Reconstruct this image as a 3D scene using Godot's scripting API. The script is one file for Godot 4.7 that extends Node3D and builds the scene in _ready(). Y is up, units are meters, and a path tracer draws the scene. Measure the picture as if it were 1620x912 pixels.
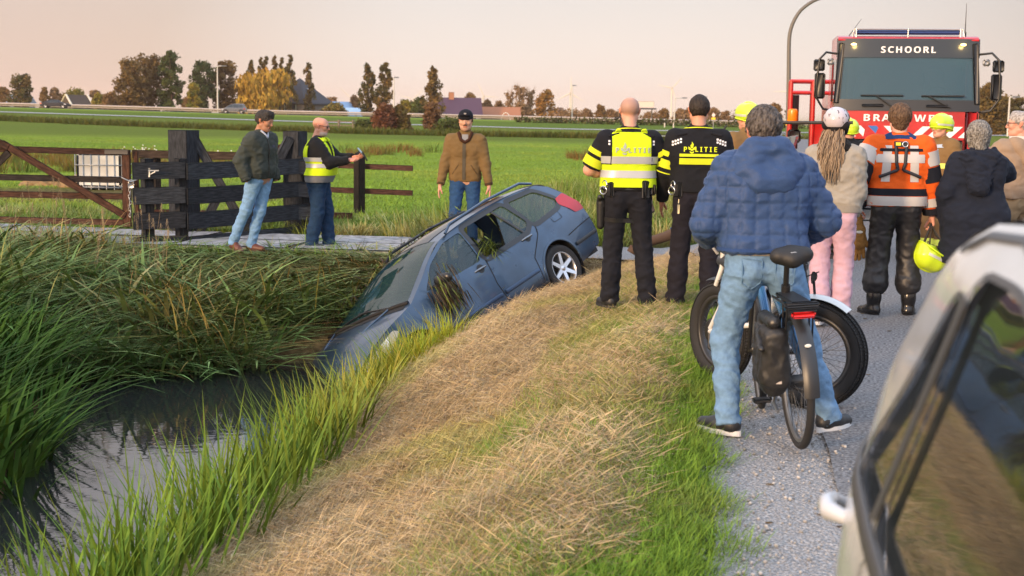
extends Node3D
# A car nosed into a ditch beside a dyke road at dusk, onlookers and rescuers round it.

const ROAD_YAW := 0.16741
const WATER := -0.92
var rng := RandomNumberGenerator.new()
var tex := {}
var mats := {}
var n3 := FastNoiseLite.new()
var n_fold := FastNoiseLite.new()
var names := {}


# ------------------------------------------------------------------ mesh buffer
class MB:
	var v := PackedVector3Array()
	var ix := PackedInt32Array()
	var col := PackedColorArray()
	var tint := Color.WHITE
	var has_col := false

	func p(a: Vector3) -> int:
		v.append(a)
		col.append(tint)
		return v.size() - 1

	func tri(a: int, b: int, c: int) -> void:   # counter-clockwise seen from outside
		ix.append(a); ix.append(c); ix.append(b)

	func quad(a: int, b: int, c: int, d: int) -> void:
		tri(a, b, c); tri(a, c, d)

	func face(pts: Array) -> void:   # flat polygon fan with its own vertices
		var i0 := v.size()
		for q in pts: p(q)
		for i in range(1, pts.size() - 1): tri(i0, i0 + i, i0 + i + 1)

	func box(t: Transform3D, size: Vector3, bev := 0.0) -> void:
		var h := size * 0.5
		bev = minf(bev, minf(h.x, minf(h.y, h.z)) * 0.6)
		if bev <= 0.0:
			for ax in 3:
				for s in [-1.0, 1.0]:
					var n := Vector3.ZERO; n[ax] = s * h[ax]
					var u := Vector3.ZERO; u[(ax + 1) % 3] = h[(ax + 1) % 3]
					var w := Vector3.ZERO; w[(ax + 2) % 3] = h[(ax + 2) % 3] * s
					face([t * (n - u - w), t * (n + u - w), t * (n + u + w), t * (n - u + w)])
			return
		# 24 vertices: per corner one on each of the three faces
		var id := {}
		for sx in [-1, 1]:
			for sy in [-1, 1]:
				for sz in [-1, 1]:
					var sg := Vector3(sx, sy, sz)
					for ax in 3:
						var q := sg * h
						for k in 3:
							if k != ax: q[k] -= sg[k] * bev
						id[[sx, sy, sz, ax]] = p(t * q)
		for ax in 3:
			var b := (ax + 1) % 3
			var c := (ax + 2) % 3
			for s in [-1, 1]:
				var f := []
				for e in [[-1, -1], [1, -1], [1, 1], [-1, 1]]:
					var k := [0, 0, 0]
					k[ax] = s; k[b] = e[0]; k[c] = e[1] * s
					f.append(id[[k[0], k[1], k[2], ax]])
				quad(f[0], f[1], f[2], f[3])
			for s1 in [-1, 1]:   # edge strips along axis ax
				for s2 in [-1, 1]:
					var k0 := [0, 0, 0]; var k1 := [0, 0, 0]
					k0[ax] = -1; k1[ax] = 1
					k0[b] = s1; k1[b] = s1; k0[c] = s2; k1[c] = s2
					var a0 = id[[k0[0], k0[1], k0[2], b]]; var a1 = id[[k1[0], k1[1], k1[2], b]]
					var b0 = id[[k0[0], k0[1], k0[2], c]]; var b1 = id[[k1[0], k1[1], k1[2], c]]
					if s1 * s2 > 0: quad(a0, a1, b1, b0)
					else: quad(b0, b1, a1, a0)
		for sx in [-1, 1]:
			for sy in [-1, 1]:
				for sz in [-1, 1]:
					var a = id[[sx, sy, sz, 0]]; var b = id[[sx, sy, sz, 1]]; var c = id[[sx, sy, sz, 2]]
					if sx * sy * sz > 0: tri(a, b, c)
					else: tri(a, c, b)

	func bar(a: Vector3, b: Vector3, w: float, d: float, up := Vector3.UP, bev := 0.004) -> void:
		# a plank from a to b: w across (in the plane of up), d thick
		var dir := (b - a).normalized()
		var side := dir.cross(up)
		if side.length() < 0.01: side = dir.cross(Vector3.RIGHT)
		side = side.normalized()
		var u := side.cross(dir).normalized()
		box(Transform3D(Basis(dir, u, side), (a + b) * 0.5), Vector3((b - a).length(), w, d), bev)

	func tube(pts: Array, rad, sides := 10, cap := true, flat := Vector3.ONE) -> void:
		var rings := []
		var n := pts.size()
		var ref := Vector3.UP
		var d0: Vector3 = (pts[1] - pts[0]).normalized()
		if absf(d0.dot(ref)) > 0.9: ref = Vector3.RIGHT
		for i in n:
			var d: Vector3
			if i == 0: d = pts[1] - pts[0]
			elif i == n - 1: d = pts[n - 1] - pts[n - 2]
			else: d = (pts[i + 1] - pts[i]).normalized() + (pts[i] - pts[i - 1]).normalized()
			d = d.normalized()
			var x := ref.cross(d).normalized()
			ref = d.cross(x).normalized()
			var r: float = rad[i] if rad is Array or rad is PackedFloat32Array else rad
			var ring := []
			for k in sides:
				var a := TAU * k / sides
				ring.append(p(pts[i] + (x * cos(a) + ref * sin(a)) * r * flat))
			rings.append(ring)
		for i in n - 1:
			for k in sides:
				var k2 := (k + 1) % sides
				quad(rings[i][k], rings[i][k2], rings[i + 1][k2], rings[i + 1][k])
		if cap:
			for e in [0, n - 1]:
				var c: Vector3 = pts[e]
				var ci := p(c)
				for k in sides:
					var q0 := p(v[rings[e][k]]); var q1 := p(v[rings[e][(k + 1) % sides]])
					if e == 0: tri(ci, q1, q0)
					else: tri(ci, q0, q1)

	func torus(t: Transform3D, big: float, small: float, sides := 40, ring := 10, wide := 1.0) -> void:
		# axis is local z
		var i0 := v.size()
		for i in sides:
			var a := TAU * i / sides
			for k in ring:
				var b := TAU * k / ring
				var r := big + cos(b) * small
				p(t * Vector3(cos(a) * r, sin(a) * r, sin(b) * small * wide))
		for i in sides:
			for k in ring:
				var i2 := (i + 1) % sides; var k2 := (k + 1) % ring
				quad(i0 + i * ring + k, i0 + i2 * ring + k, i0 + i2 * ring + k2, i0 + i * ring + k2)

	func lathe(t: Transform3D, prof: Array, sides := 24) -> void:
		# prof: Vector2(radius, along local z)
		var i0 := v.size()
		var m := prof.size()
		for i in sides:
			var a := TAU * i / sides
			for q in prof:
				p(t * Vector3(cos(a) * q.x, sin(a) * q.x, q.y))
		for i in sides:
			var i2 := (i + 1) % sides
			for k in m - 1:
				quad(i0 + i * m + k, i0 + i2 * m + k, i0 + i2 * m + k + 1, i0 + i * m + k + 1)

	func ball(t: Transform3D, seg := 12, rows := 8) -> void:
		var i0 := v.size()
		for j in rows + 1:
			var f := PI * j / rows
			for i in seg:
				var a := TAU * i / seg
				p(t * Vector3(sin(f) * cos(a), cos(f), sin(f) * sin(a)))
		for j in rows:
			for i in seg:
				var i2 := (i + 1) % seg
				quad(i0 + j * seg + i, i0 + j * seg + i2, i0 + (j + 1) * seg + i2, i0 + (j + 1) * seg + i)

	func prism(t: Transform3D, poly: PackedVector2Array, depth: float) -> void:
		# polygon in local xy, from z = 0 to z = depth
		var tr := Geometry2D.triangulate_polygon(poly)
		var ccw := not Geometry2D.is_polygon_clockwise(poly)
		for side in 2:
			var i0 := v.size()
			for q in poly: p(t * Vector3(q.x, q.y, depth * side))
			for i in range(0, tr.size(), 3):
				var a := Vector3(poly[tr[i]].x, poly[tr[i]].y, 0); var b := Vector3(poly[tr[i + 1]].x, poly[tr[i + 1]].y, 0); var c := Vector3(poly[tr[i + 2]].x, poly[tr[i + 2]].y, 0)
				var up := (b - a).cross(c - a).z > 0
				if up == (side == 1): tri(i0 + tr[i], i0 + tr[i + 1], i0 + tr[i + 2])
				else: tri(i0 + tr[i], i0 + tr[i + 2], i0 + tr[i + 1])
		for i in poly.size():
			var a := poly[i]; var b := poly[(i + 1) % poly.size()]
			if not ccw:
				var sw := a; a = b; b = sw
			face([t * Vector3(a.x, a.y, 0), t * Vector3(b.x, b.y, 0), t * Vector3(b.x, b.y, depth), t * Vector3(a.x, a.y, depth)])

	func blade(base: Vector3, dir: Vector3, length: float, width: float, bend: Vector3, seg := 4, face_dir := Vector3.ZERO) -> void:
		var side := dir.cross(bend if face_dir == Vector3.ZERO else face_dir)
		if side.length() < 0.001: side = dir.cross(Vector3(0.3, 0.1, 0.9))
		side = side.normalized()
		var i0 := v.size()
		for i in seg + 1:
			var f := float(i) / seg
			var c := base + dir * length * f + bend * f * f * length
			var w := width * (1.0 - f * f) * 0.5 * (0.7 + 0.6 * minf(f * 3.0, 0.5))
			if i == seg:
				p(c)
			else:
				p(c - side * w); p(c + side * w)
		for i in seg:
			var a := i0 + i * 2
			if i == seg - 1: tri(a, a + 1, a + 2)
			else: quad(a, a + 1, a + 3, a + 2)

	func add(o: MB, t := Transform3D(), c = null) -> void:
		var i0 := v.size()
		for i in o.v.size():
			v.append(t * o.v[i])
			col.append(o.col[i] if c == null else c)
		for i in o.ix: ix.append(i0 + i)

	func normals() -> PackedVector3Array:
		var n := PackedVector3Array()
		n.resize(v.size())
		for i in range(0, ix.size(), 3):
			var a := ix[i]; var b := ix[i + 1]; var c := ix[i + 2]
			var m := (v[c] - v[a]).cross(v[b] - v[a])
			n[a] += m; n[b] += m; n[c] += m
		for i in n.size():
			n[i] = n[i].normalized() if n[i].length_squared() > 1e-20 else Vector3.UP
		return n

	func mesh() -> ArrayMesh:
		var a := []
		a.resize(Mesh.ARRAY_MAX)
		a[Mesh.ARRAY_VERTEX] = v
		a[Mesh.ARRAY_NORMAL] = normals()
		a[Mesh.ARRAY_INDEX] = ix
		if has_col: a[Mesh.ARRAY_COLOR] = col
		var m := ArrayMesh.new()
		m.add_surface_from_arrays(Mesh.PRIMITIVE_TRIANGLES, a)
		return m


func V(x: float, y: float, z: float) -> Vector3: return Vector3(x, y, z)
func P(x: float, y: float) -> Vector2: return Vector2(x, y)
func at3(p: Vector3) -> Transform3D: return Transform3D(Basis(), p)


# ------------------------------------------------------------------ nodes
func numbered(called: String) -> String:
	var k: int = names.get(called, 0)
	names[called] = k + 1
	return called if k == 0 else "%s_%03d" % [called, k]


func obj(called: String, shape, m: Material, parent: Node = null) -> MeshInstance3D:
	var o := MeshInstance3D.new()
	o.mesh = shape.mesh() if shape is MB else shape
	o.material_override = m
	if parent == null:
		o.name = numbered(called)
		add_child(o, true)
	else:
		var k := 0
		var nm := called
		while parent.has_node(NodePath(nm)):
			k += 1
			nm = "%s_%03d" % [called, k]
		o.name = nm
		parent.add_child(o, true)
	return o


func thing(called: String, label: String, category: String, at := Vector3.ZERO, turn := 0.0, group := "") -> Node3D:
	var o := Node3D.new()
	o.name = numbered(called)
	add_child(o, true)
	o.position = at
	o.rotation.y = turn
	tag(o, label, category, group)
	return o


func tag(o: Node, label: String, category: String, group := "", kind := "") -> Node:
	o.set_meta("label", label)
	o.set_meta("category", category)
	if group: o.set_meta("group", group)
	if kind: o.set_meta("kind", kind)
	return o


func struct(called: String, shape, m: Material, label: String, category: String) -> MeshInstance3D:
	var o := obj(called, shape, m)
	tag(o, label, category, "", "structure")
	return o


func copy(o: Node3D, label := "") -> Node3D:
	var c: Node3D = o.duplicate()
	var base := String(o.name)
	var cut := RegEx.create_from_string("_\\d{3}$").search(base)
	if cut: base = base.substr(0, cut.get_start())
	c.name = numbered(base)
	add_child(c, true)
	if label: c.set_meta("label", label)
	return c


func scatter(called: String, mesh: Mesh, m: Material, xf: Array, cols: Array, label: String, category: String) -> MultiMeshInstance3D:
	var mm := MultiMesh.new()
	mm.transform_format = MultiMesh.TRANSFORM_3D
	mm.use_colors = true
	mm.mesh = mesh
	mm.instance_count = xf.size()
	for i in xf.size():
		mm.set_instance_transform(i, xf[i])
		mm.set_instance_color(i, cols[i])
	var o := MultiMeshInstance3D.new()
	o.multimesh = mm
	o.material_override = m
	o.name = numbered(called)
	add_child(o, true)
	tag(o, label, category, "", "stuff")
	return o


# ------------------------------------------------------------------ materials
func noise_tex(key: String, freq: float, lo: float, hi: float, oct := 4, kind := FastNoiseLite.TYPE_SIMPLEX_SMOOTH, size := 512, warp := false) -> NoiseTexture2D:
	if tex.has(key): return tex[key]
	var f := FastNoiseLite.new()
	f.seed = key.hash() % 1000
	f.noise_type = kind
	f.frequency = freq
	f.fractal_octaves = oct
	if warp:
		f.domain_warp_enabled = true
		f.domain_warp_amplitude = 30.0
	var g := Gradient.new()
	g.set_color(0, Color(lo, lo, lo)); g.set_color(1, Color(hi, hi, hi))
	var t := NoiseTexture2D.new()
	t.width = size; t.height = size
	t.seamless = true
	t.noise = f
	t.color_ramp = g
	tex[key] = t
	return t


func ramp_tex(key: String, freq: float, cols: Array, oct := 5, kind := FastNoiseLite.TYPE_SIMPLEX_SMOOTH, size := 512) -> NoiseTexture2D:
	if tex.has(key): return tex[key]
	var f := FastNoiseLite.new()
	f.seed = key.hash() % 1000
	f.noise_type = kind
	f.frequency = freq
	f.fractal_octaves = oct
	var g := Gradient.new()
	g.offsets = PackedFloat32Array(range(cols.size()).map(func(i): return 0.2 + 0.6 * i / maxf(1.0, cols.size() - 1)))
	g.colors = PackedColorArray(cols)
	var t := NoiseTexture2D.new()
	t.width = size; t.height = size
	t.seamless = true
	t.noise = f
	t.color_ramp = g
	tex[key] = t
	return t


func normal_tex(key: String, freq: float, strength: float, oct := 4, kind := FastNoiseLite.TYPE_SIMPLEX_SMOOTH) -> NoiseTexture2D:
	if tex.has(key): return tex[key]
	var f := FastNoiseLite.new()
	f.seed = key.hash() % 1000
	f.noise_type = kind
	f.frequency = freq
	f.fractal_octaves = oct
	var t := NoiseTexture2D.new()
	t.width = 512; t.height = 512
	t.seamless = true
	t.as_normal_map = true
	t.bump_strength = strength
	t.noise = f
	tex[key] = t
	return t


func lin(r: float, g: float, b: float) -> Color:   # linear base colour for albedo_color
	return Color(r, g, b).linear_to_srgb()


func plain(r: float, g: float, b: float, rough := 0.6, metal := 0.0) -> StandardMaterial3D:
	var key := "p%.3f_%.3f_%.3f_%.2f_%.2f" % [r, g, b, rough, metal]
	if mats.has(key): return mats[key]
	var m := StandardMaterial3D.new()
	m.albedo_color = lin(r, g, b)
	m.roughness = rough
	m.metallic = metal
	mats[key] = m
	return m


func textured(m: StandardMaterial3D, t: Texture2D, scale: float, nt: Texture2D = null, nscale := 1.0, world := false) -> StandardMaterial3D:
	m.albedo_texture = t
	m.uv1_triplanar = true
	m.uv1_world_triplanar = world
	m.uv1_scale = Vector3.ONE * scale
	if nt:
		m.normal_enabled = true
		m.normal_texture = nt
		m.normal_scale = nscale
	return m


func cloth(r: float, g: float, b: float, sheen := 0.2, scale := 2.2, bump := 0.6) -> StandardMaterial3D:
	var key := "c%.3f_%.3f_%.3f_%.2f_%.2f" % [r, g, b, sheen, scale]
	if mats.has(key): return mats[key]
	var m := StandardMaterial3D.new()
	m.albedo_color = lin(r, g, b)
	m.roughness = 0.85
	m.metallic_specular = 0.3
	m.rim_enabled = sheen > 0
	m.rim = sheen
	textured(m, noise_tex("weave", 0.16, 0.78, 1.0, 3), scale, normal_tex("clothn", 0.14, 4.0, 2), bump * 0.6)
	mats[key] = m
	return m


func denim(r: float, g: float, b: float) -> StandardMaterial3D:
	var key := "d%.3f_%.3f_%.3f" % [r, g, b]
	if mats.has(key): return mats[key]
	var m := StandardMaterial3D.new()
	m.albedo_color = lin(r, g, b)
	m.roughness = 0.9
	m.metallic_specular = 0.25
	textured(m, noise_tex("denimt", 0.05, 0.84, 1.0, 5), 1.3, normal_tex("clothn", 0.14, 4.0, 2), 0.3)
	mats[key] = m
	return m


func vcol(rough := 0.7, back := 0.0, spec := 0.4) -> StandardMaterial3D:
	var key := "v%.2f_%.2f_%.2f" % [rough, back, spec]
	if mats.has(key): return mats[key]
	var m := StandardMaterial3D.new()
	m.vertex_color_use_as_albedo = true
	m.roughness = rough
	m.metallic_specular = spec
	if back > 0:
		m.backlight_enabled = true
		m.backlight = Color(back, back, back * 0.5)
	mats[key] = m
	return m


func paint(r: float, g: float, b: float, rough := 0.28, metal := 0.0) -> StandardMaterial3D:
	var key := "k%.3f_%.3f_%.3f_%.2f_%.2f" % [r, g, b, rough, metal]
	if mats.has(key): return mats[key]
	var m := StandardMaterial3D.new()
	m.albedo_color = lin(r, g, b)
	m.roughness = rough
	m.metallic = metal
	m.clearcoat_enabled = true
	m.clearcoat = 0.55
	m.clearcoat_roughness = 0.06
	textured(m, noise_tex("dust", 0.006, 0.8, 1.0, 5), 0.8)
	m.roughness_texture = noise_tex("dustr", 0.01, 0.7, 1.0, 5)
	mats[key] = m
	return m


func pane(alpha := 0.35, r := 0.02, g := 0.03, b := 0.03) -> StandardMaterial3D:
	var key := "g%.2f_%.2f_%.2f_%.2f" % [alpha, r, g, b]
	if mats.has(key): return mats[key]
	var m := StandardMaterial3D.new()
	m.transparency = BaseMaterial3D.TRANSPARENCY_ALPHA
	m.albedo_color = Color(lin(r, g, b), alpha)
	m.roughness = 0.03
	m.metallic_specular = 0.42
	mats[key] = m
	return m


func wood(r: float, g: float, b: float, rough := 0.75) -> StandardMaterial3D:
	var key := "w%.3f_%.3f_%.3f" % [r, g, b]
	if mats.has(key): return mats[key]
	var m := StandardMaterial3D.new()
	m.albedo_color = lin(r, g, b)
	m.roughness = rough
	m.metallic_specular = 0.3
	textured(m, noise_tex("grain", 0.02, 0.45, 1.0, 5, FastNoiseLite.TYPE_SIMPLEX_SMOOTH, 512, true), 1.0, normal_tex("grainn", 0.03, 4.0), 0.6)
	m.uv1_scale = Vector3(0.5, 4.0, 4.0)
	mats[key] = m
	return m


# ------------------------------------------------------------------ places
func rc(s: float, t: float, y := 0.0) -> Vector3:   # along the road, to its right
	return Vector3(t * cos(ROAD_YAW) + s * sin(ROAD_YAW), y, t * sin(ROAD_YAW) - s * cos(ROAD_YAW))


func to_rc(x: float, z: float) -> Vector2:
	return Vector2(x * sin(ROAD_YAW) - z * cos(ROAD_YAW), x * cos(ROAD_YAW) + z * sin(ROAD_YAW))


func knots(x: float, xs: Array, ys: Array) -> float:
	if x <= xs[0]: return ys[0]
	for i in range(1, xs.size()):
		if x <= xs[i]:
			var f: float = (x - xs[i - 1]) / (xs[i] - xs[i - 1])
			return lerpf(ys[i - 1], ys[i], f)
	return ys[-1]


const BT := [-40.0, -8.0, -6.2, -5.15, -4.8, -4.3, -3.6, -3.1, -2.6, -1.83, -1.2, -0.75, -0.3, 0.0, 5.3, 6.2, 40.0]
const BY := [-0.15, -0.15, -0.3, -0.8, -1.3, -1.6, -1.25, -0.92, -0.74, -0.42, -0.12, 0.04, 0.0, -0.035, -0.035, -0.1, -0.2]
const CT := [-5.0, -4.4, -3.7, -3.3, -2.9, -2.5, -1.97, -1.2, -0.75]
const CY := [-1.6, -1.5, -1.1, -0.86, -0.58, -0.35, -0.19, -0.05, 0.04]


func path_y(x: float) -> float:
	return knots(x, [-140.0, -65.0, -30.0, 7.0, 60.0], [2.3, 1.24, 0.6, 0.06, 0.02])


func main_y(x: float) -> float:
	return knots(x, [-140.0, -74.0, -45.0, 9.0, 60.0, 140.0], [2.6, 1.86, 1.4, 0.93, 0.5, 0.2])


func ground(x: float, z: float) -> float:
	var q := to_rc(x, z)
	var s := q.x
	var t := q.y
	if s > 26.0:
		var d := -z
		var fy := -0.15
		if d > 110.0:
			fy = knots(d, [110.0, 165.0, 180.0, 186.0, 229.0, 233.0, 246.0, 275.0], [-0.15, path_y(x) - 0.35, path_y(x), path_y(x) + 0.05, main_y(x) - 0.25, main_y(x), main_y(x), -0.15])
		if t > -1.0 and t < 6.0 and s < 90.0: fy = lerpf(-0.035, fy, smoothstep(60.0, 90.0, s))
		return fy
	var shift := -clampf(0.42 * (s - 9.0), -0.6, 1.7)
	var tb := t if t > -4.6 else minf(-4.5, t - shift)
	var y := knots(tb, BT, BY)
	if t > -4.8 and t < -0.75 and s > 9.0: y = lerpf(y, knots(t, CT, CY), smoothstep(9.0, 13.0, s))
	if t < -0.6:
		var k := lerpf(0.84 / maxf(1.5, 2.9 - 0.75 * (t + 4.3)), 1.6, smoothstep(-4.3, -3.7, t))
		var top := -0.08
		var crest := lerpf(17.1, 16.75, smoothstep(-4.3, -3.7, t))
		var dam := top - maxf(0.0, crest - s) * k
		if s > 17.1: dam = lerpf(top, -0.15, smoothstep(20.0, 24.0, s))
		y = maxf(y, dam) if s < 17.1 else lerpf(y, dam, smoothstep(-0.6, -1.2, t))
	if t < -0.6 and t > -3.6 and s < 16.5:
		y += 0.03 * n3.get_noise_2d(s * 60.0, t * 60.0) * smoothstep(-0.6, -1.0, t)
	return y


func on_ground(s: float, t: float, dy := 0.0) -> Vector3:
	var p := rc(s, t)
	p.y = ground(p.x, p.z) + dy
	return p


func bearing(px: float, d: float, y := 0.0) -> Vector3:   # a spot d metres off on the bearing that far things were measured on
	return Vector3((px - 813.8) * 0.9928 / 2250.0 * d, y, -d)


# ------------------------------------------------------------------ rounded bodies from tapered capsules
# a prim: [a, b, ra, rb, blend, clip plane or null]   (clip keeps the side below the plane)
func sdf(prims: Array, p: Vector3) -> float:
	var f := 1.0
	for q in prims:
		var a: Vector3 = q[0]
		var ab: Vector3 = q[1] - a
		var t := clampf((p - a).dot(ab) / maxf(ab.length_squared(), 1e-9), 0.0, 1.0)
		var d: float = p.distance_to(a + ab * t) - lerpf(q[2], q[3], t)
		if q[5] != null: d = maxf(d, (q[5] as Plane).distance_to(p))
		var k: float = q[4]
		var h := k - absf(f - d)
		f = minf(f, d)
		if h > 0.0: f -= h * h / (4.0 * k)
	return f


func cap(a: Vector3, b: Vector3, ra: float, rb: float, k := 0.03, clip = null) -> Array:
	return [a, b, ra, rb, k, clip]


func skin(prims: Array, cell: float, tint = null) -> MB:
	var box := AABB(prims[0][0], Vector3.ZERO)
	var biggest := 0.0
	for q in prims:
		var r: float = maxf(q[2], q[3])
		biggest = maxf(biggest, r)
		for e in 2:
			box = box.expand(q[e] + Vector3.ONE * r)
			box = box.expand(q[e] - Vector3.ONE * r)
	box = box.grow(cell * 2.5)
	var o := box.position
	var nx := int(ceil(box.size.x / cell)) + 1
	var ny := int(ceil(box.size.y / cell)) + 1
	var nz := int(ceil(box.size.z / cell)) + 1
	var F := PackedFloat32Array()
	F.resize(nx * ny * nz)
	F.fill(1.0)
	for q in prims:
		var a: Vector3 = q[0]
		var b: Vector3 = q[1]
		var ra: float = q[2]
		var dr: float = q[3] - ra
		var k: float = q[4]
		var k4 := 0.25 / k
		var has_clip: bool = q[5] != null
		var pl: Plane = q[5] if has_clip else Plane()
		var ab := b - a
		var inv := 1.0 / maxf(ab.length_squared(), 1e-9)
		var m := maxf(ra, ra + dr) + k + cell * 1.8
		var lo := (Vector3(minf(a.x, b.x), minf(a.y, b.y), minf(a.z, b.z)) - Vector3.ONE * m - o) / cell
		var hi := (Vector3(maxf(a.x, b.x), maxf(a.y, b.y), maxf(a.z, b.z)) + Vector3.ONE * m - o) / cell
		var x0 := maxi(0, int(lo.x)); var x1 := mini(nx - 1, int(hi.x) + 1)
		var y0 := maxi(0, int(lo.y)); var y1 := mini(ny - 1, int(hi.y) + 1)
		var z0 := maxi(0, int(lo.z)); var z1 := mini(nz - 1, int(hi.z) + 1)
		for z in range(z0, z1 + 1):
			for y in range(y0, y1 + 1):
				var i := (z * ny + y) * nx + x0
				var p := o + Vector3(x0, y, z) * cell
				var pa := p - a
				for x in range(x0, x1 + 1):
					var t := clampf(pa.dot(ab) * inv, 0.0, 1.0)
					var d := (pa - ab * t).length() - ra - dr * t
					if has_clip: d = maxf(d, pl.distance_to(pa + a))
					var f := F[i]
					var h := k - absf(f - d)
					if h > 0.0: F[i] = minf(f, d) - h * h * k4
					elif d < f: F[i] = d
					i += 1
					pa.x += cell
	# surface nets
	var mb := MB.new()
	if tint != null: mb.tint = tint
	var cv := PackedInt32Array()
	cv.resize(nx * ny * nz)
	cv.fill(-1)
	var sx := 1
	var sy := nx
	var sz := nx * ny
	var step := [sx, sy, sz]
	var n := nx * ny * nz
	for i in range(sz + sy + 1, n - sz - sy - 1):
		if F[i] >= 0.0: continue
		for ax in 3:
			for dirn in 2:
				var st: int = step[ax]
				var j := i + st if dirn == 1 else i - st
				if F[j] < 0.0: continue
				var e := i if dirn == 1 else j      # lower end of the edge
				var u: int = step[(ax + 1) % 3]
				var w: int = step[(ax + 2) % 3]
				var c0 := e - u - w; var c1 := e - w; var c2 := e; var c3 := e - u
				var q0 := cv[c0]; var q1 := cv[c1]; var q2 := cv[c2]; var q3 := cv[c3]
				if q0 < 0:
					q0 = _net(mb, F, c0, nx, ny, o, cell); cv[c0] = q0
				if q1 < 0:
					q1 = _net(mb, F, c1, nx, ny, o, cell); cv[c1] = q1
				if q2 < 0:
					q2 = _net(mb, F, c2, nx, ny, o, cell); cv[c2] = q2
				if q3 < 0:
					q3 = _net(mb, F, c3, nx, ny, o, cell); cv[c3] = q3
				if dirn == 1: mb.quad(q0, q1, q2, q3)
				else: mb.quad(q0, q3, q2, q1)
	return mb


func _net(mb: MB, F: PackedFloat32Array, c: int, nx: int, ny: int, o: Vector3, cell: float) -> int:
	var sy := nx
	var sz := nx * ny
	var f000 := F[c]; var f100 := F[c + 1]; var f010 := F[c + sy]; var f110 := F[c + sy + 1]
	var f001 := F[c + sz]; var f101 := F[c + sz + 1]; var f011 := F[c + sz + sy]; var f111 := F[c + sz + sy + 1]
	var s := Vector3.ZERO
	var k := 0
	if (f000 < 0) != (f100 < 0): s += Vector3(f000 / (f000 - f100), 0, 0); k += 1
	if (f010 < 0) != (f110 < 0): s += Vector3(f010 / (f010 - f110), 1, 0); k += 1
	if (f001 < 0) != (f101 < 0): s += Vector3(f001 / (f001 - f101), 0, 1); k += 1
	if (f011 < 0) != (f111 < 0): s += Vector3(f011 / (f011 - f111), 1, 1); k += 1
	if (f000 < 0) != (f010 < 0): s += Vector3(0, f000 / (f000 - f010), 0); k += 1
	if (f100 < 0) != (f110 < 0): s += Vector3(1, f100 / (f100 - f110), 0); k += 1
	if (f001 < 0) != (f011 < 0): s += Vector3(0, f001 / (f001 - f011), 1); k += 1
	if (f101 < 0) != (f111 < 0): s += Vector3(1, f101 / (f101 - f111), 1); k += 1
	if (f000 < 0) != (f001 < 0): s += Vector3(0, 0, f000 / (f000 - f001)); k += 1
	if (f100 < 0) != (f101 < 0): s += Vector3(1, 0, f100 / (f100 - f101)); k += 1
	if (f010 < 0) != (f011 < 0): s += Vector3(0, 1, f010 / (f010 - f011)); k += 1
	if (f110 < 0) != (f111 < 0): s += Vector3(1, 1, f110 / (f110 - f111)); k += 1
	s /= maxi(k, 1)
	var z := c / sz
	var r := c - z * sz
	var y := r / sy
	var x := r - y * sy
	return mb.p(o + (Vector3(x, y, z) + s) * cell)


func rumple(mb: MB, amp: float, freq := 9.0, squash := Vector3(0.7, 1.5, 0.7), offset := 0.0, fine := 0.35) -> MB:
	var nn := mb.normals()
	for i in mb.v.size():
		var p := mb.v[i]
		var q := p * squash * freq
		var f := 0.55 - 1.7 * absf(n_fold.get_noise_3d(q.x + offset, q.y + 0.35 * q.x, q.z)) + fine * n_fold.get_noise_3d(q.x * 2.7 + offset, q.y * 2.7 + 9.0, q.z * 2.7)
		mb.v[i] = p + nn[i] * f * amp
	return mb


func cast(prims: Array, from: Vector3, dir: Vector3, far := 1.0) -> Vector3:
	var t := 0.0
	for i in 40:
		var d := sdf(prims, from + dir * t)
		if d < 0.0015: break
		t += d * 0.85
		if t > far: break
	return from + dir * t


func band(prims: Array, axis: Vector3, y0: float, y1: float, a0: float, a1: float, off: float, na := 28, ny := 4, up0 := 0.0, thick := 0.004) -> MB:
	# a strip laid on a body round an upright axis: angles from -z (the front) towards +x
	var mb := MB.new()
	var outer := []
	var inner := []
	for j in ny + 1:
		var ro := []
		var ri := []
		for i in na + 1:
			var a := lerpf(a0, a1, float(i) / na)
			var dir := Vector3(sin(a), 0, -cos(a))
			var y := lerpf(y0, y1, float(j) / ny) + up0 * cos(a)
			var h := cast(prims, Vector3(axis.x, y, axis.z) + dir * 0.6, -dir, 0.6)
			ro.append(h + dir * off)
			ri.append(h + dir * (off - thick))
		outer.append(ro)
		inner.append(ri)
	_sheet(mb, outer, inner)
	return mb


func _sheet(mb: MB, outer: Array, inner: Array) -> void:
	# a thick sheet from two grids of points; outer faces away from the body
	var nj := outer.size() - 1
	var ni: int = outer[0].size() - 1
	var io := []
	var ii := []
	for j in nj + 1:
		var a := []
		var b := []
		for i in ni + 1:
			a.append(mb.p(outer[j][i])); b.append(mb.p(inner[j][i]))
		io.append(a); ii.append(b)
	for j in nj:
		for i in ni:
			mb.quad(io[j][i + 1], io[j][i], io[j + 1][i], io[j + 1][i + 1])
			mb.quad(ii[j][i], ii[j][i + 1], ii[j + 1][i + 1], ii[j + 1][i])
	for i in ni:
		mb.face([outer[0][i], outer[0][i + 1], inner[0][i + 1], inner[0][i]])
		mb.face([outer[nj][i + 1], outer[nj][i], inner[nj][i], inner[nj][i + 1]])
	for j in nj:
		mb.face([outer[j + 1][0], outer[j][0], inner[j][0], inner[j + 1][0]])
		mb.face([outer[j][ni], outer[j + 1][ni], inner[j + 1][ni], inner[j][ni]])


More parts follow.
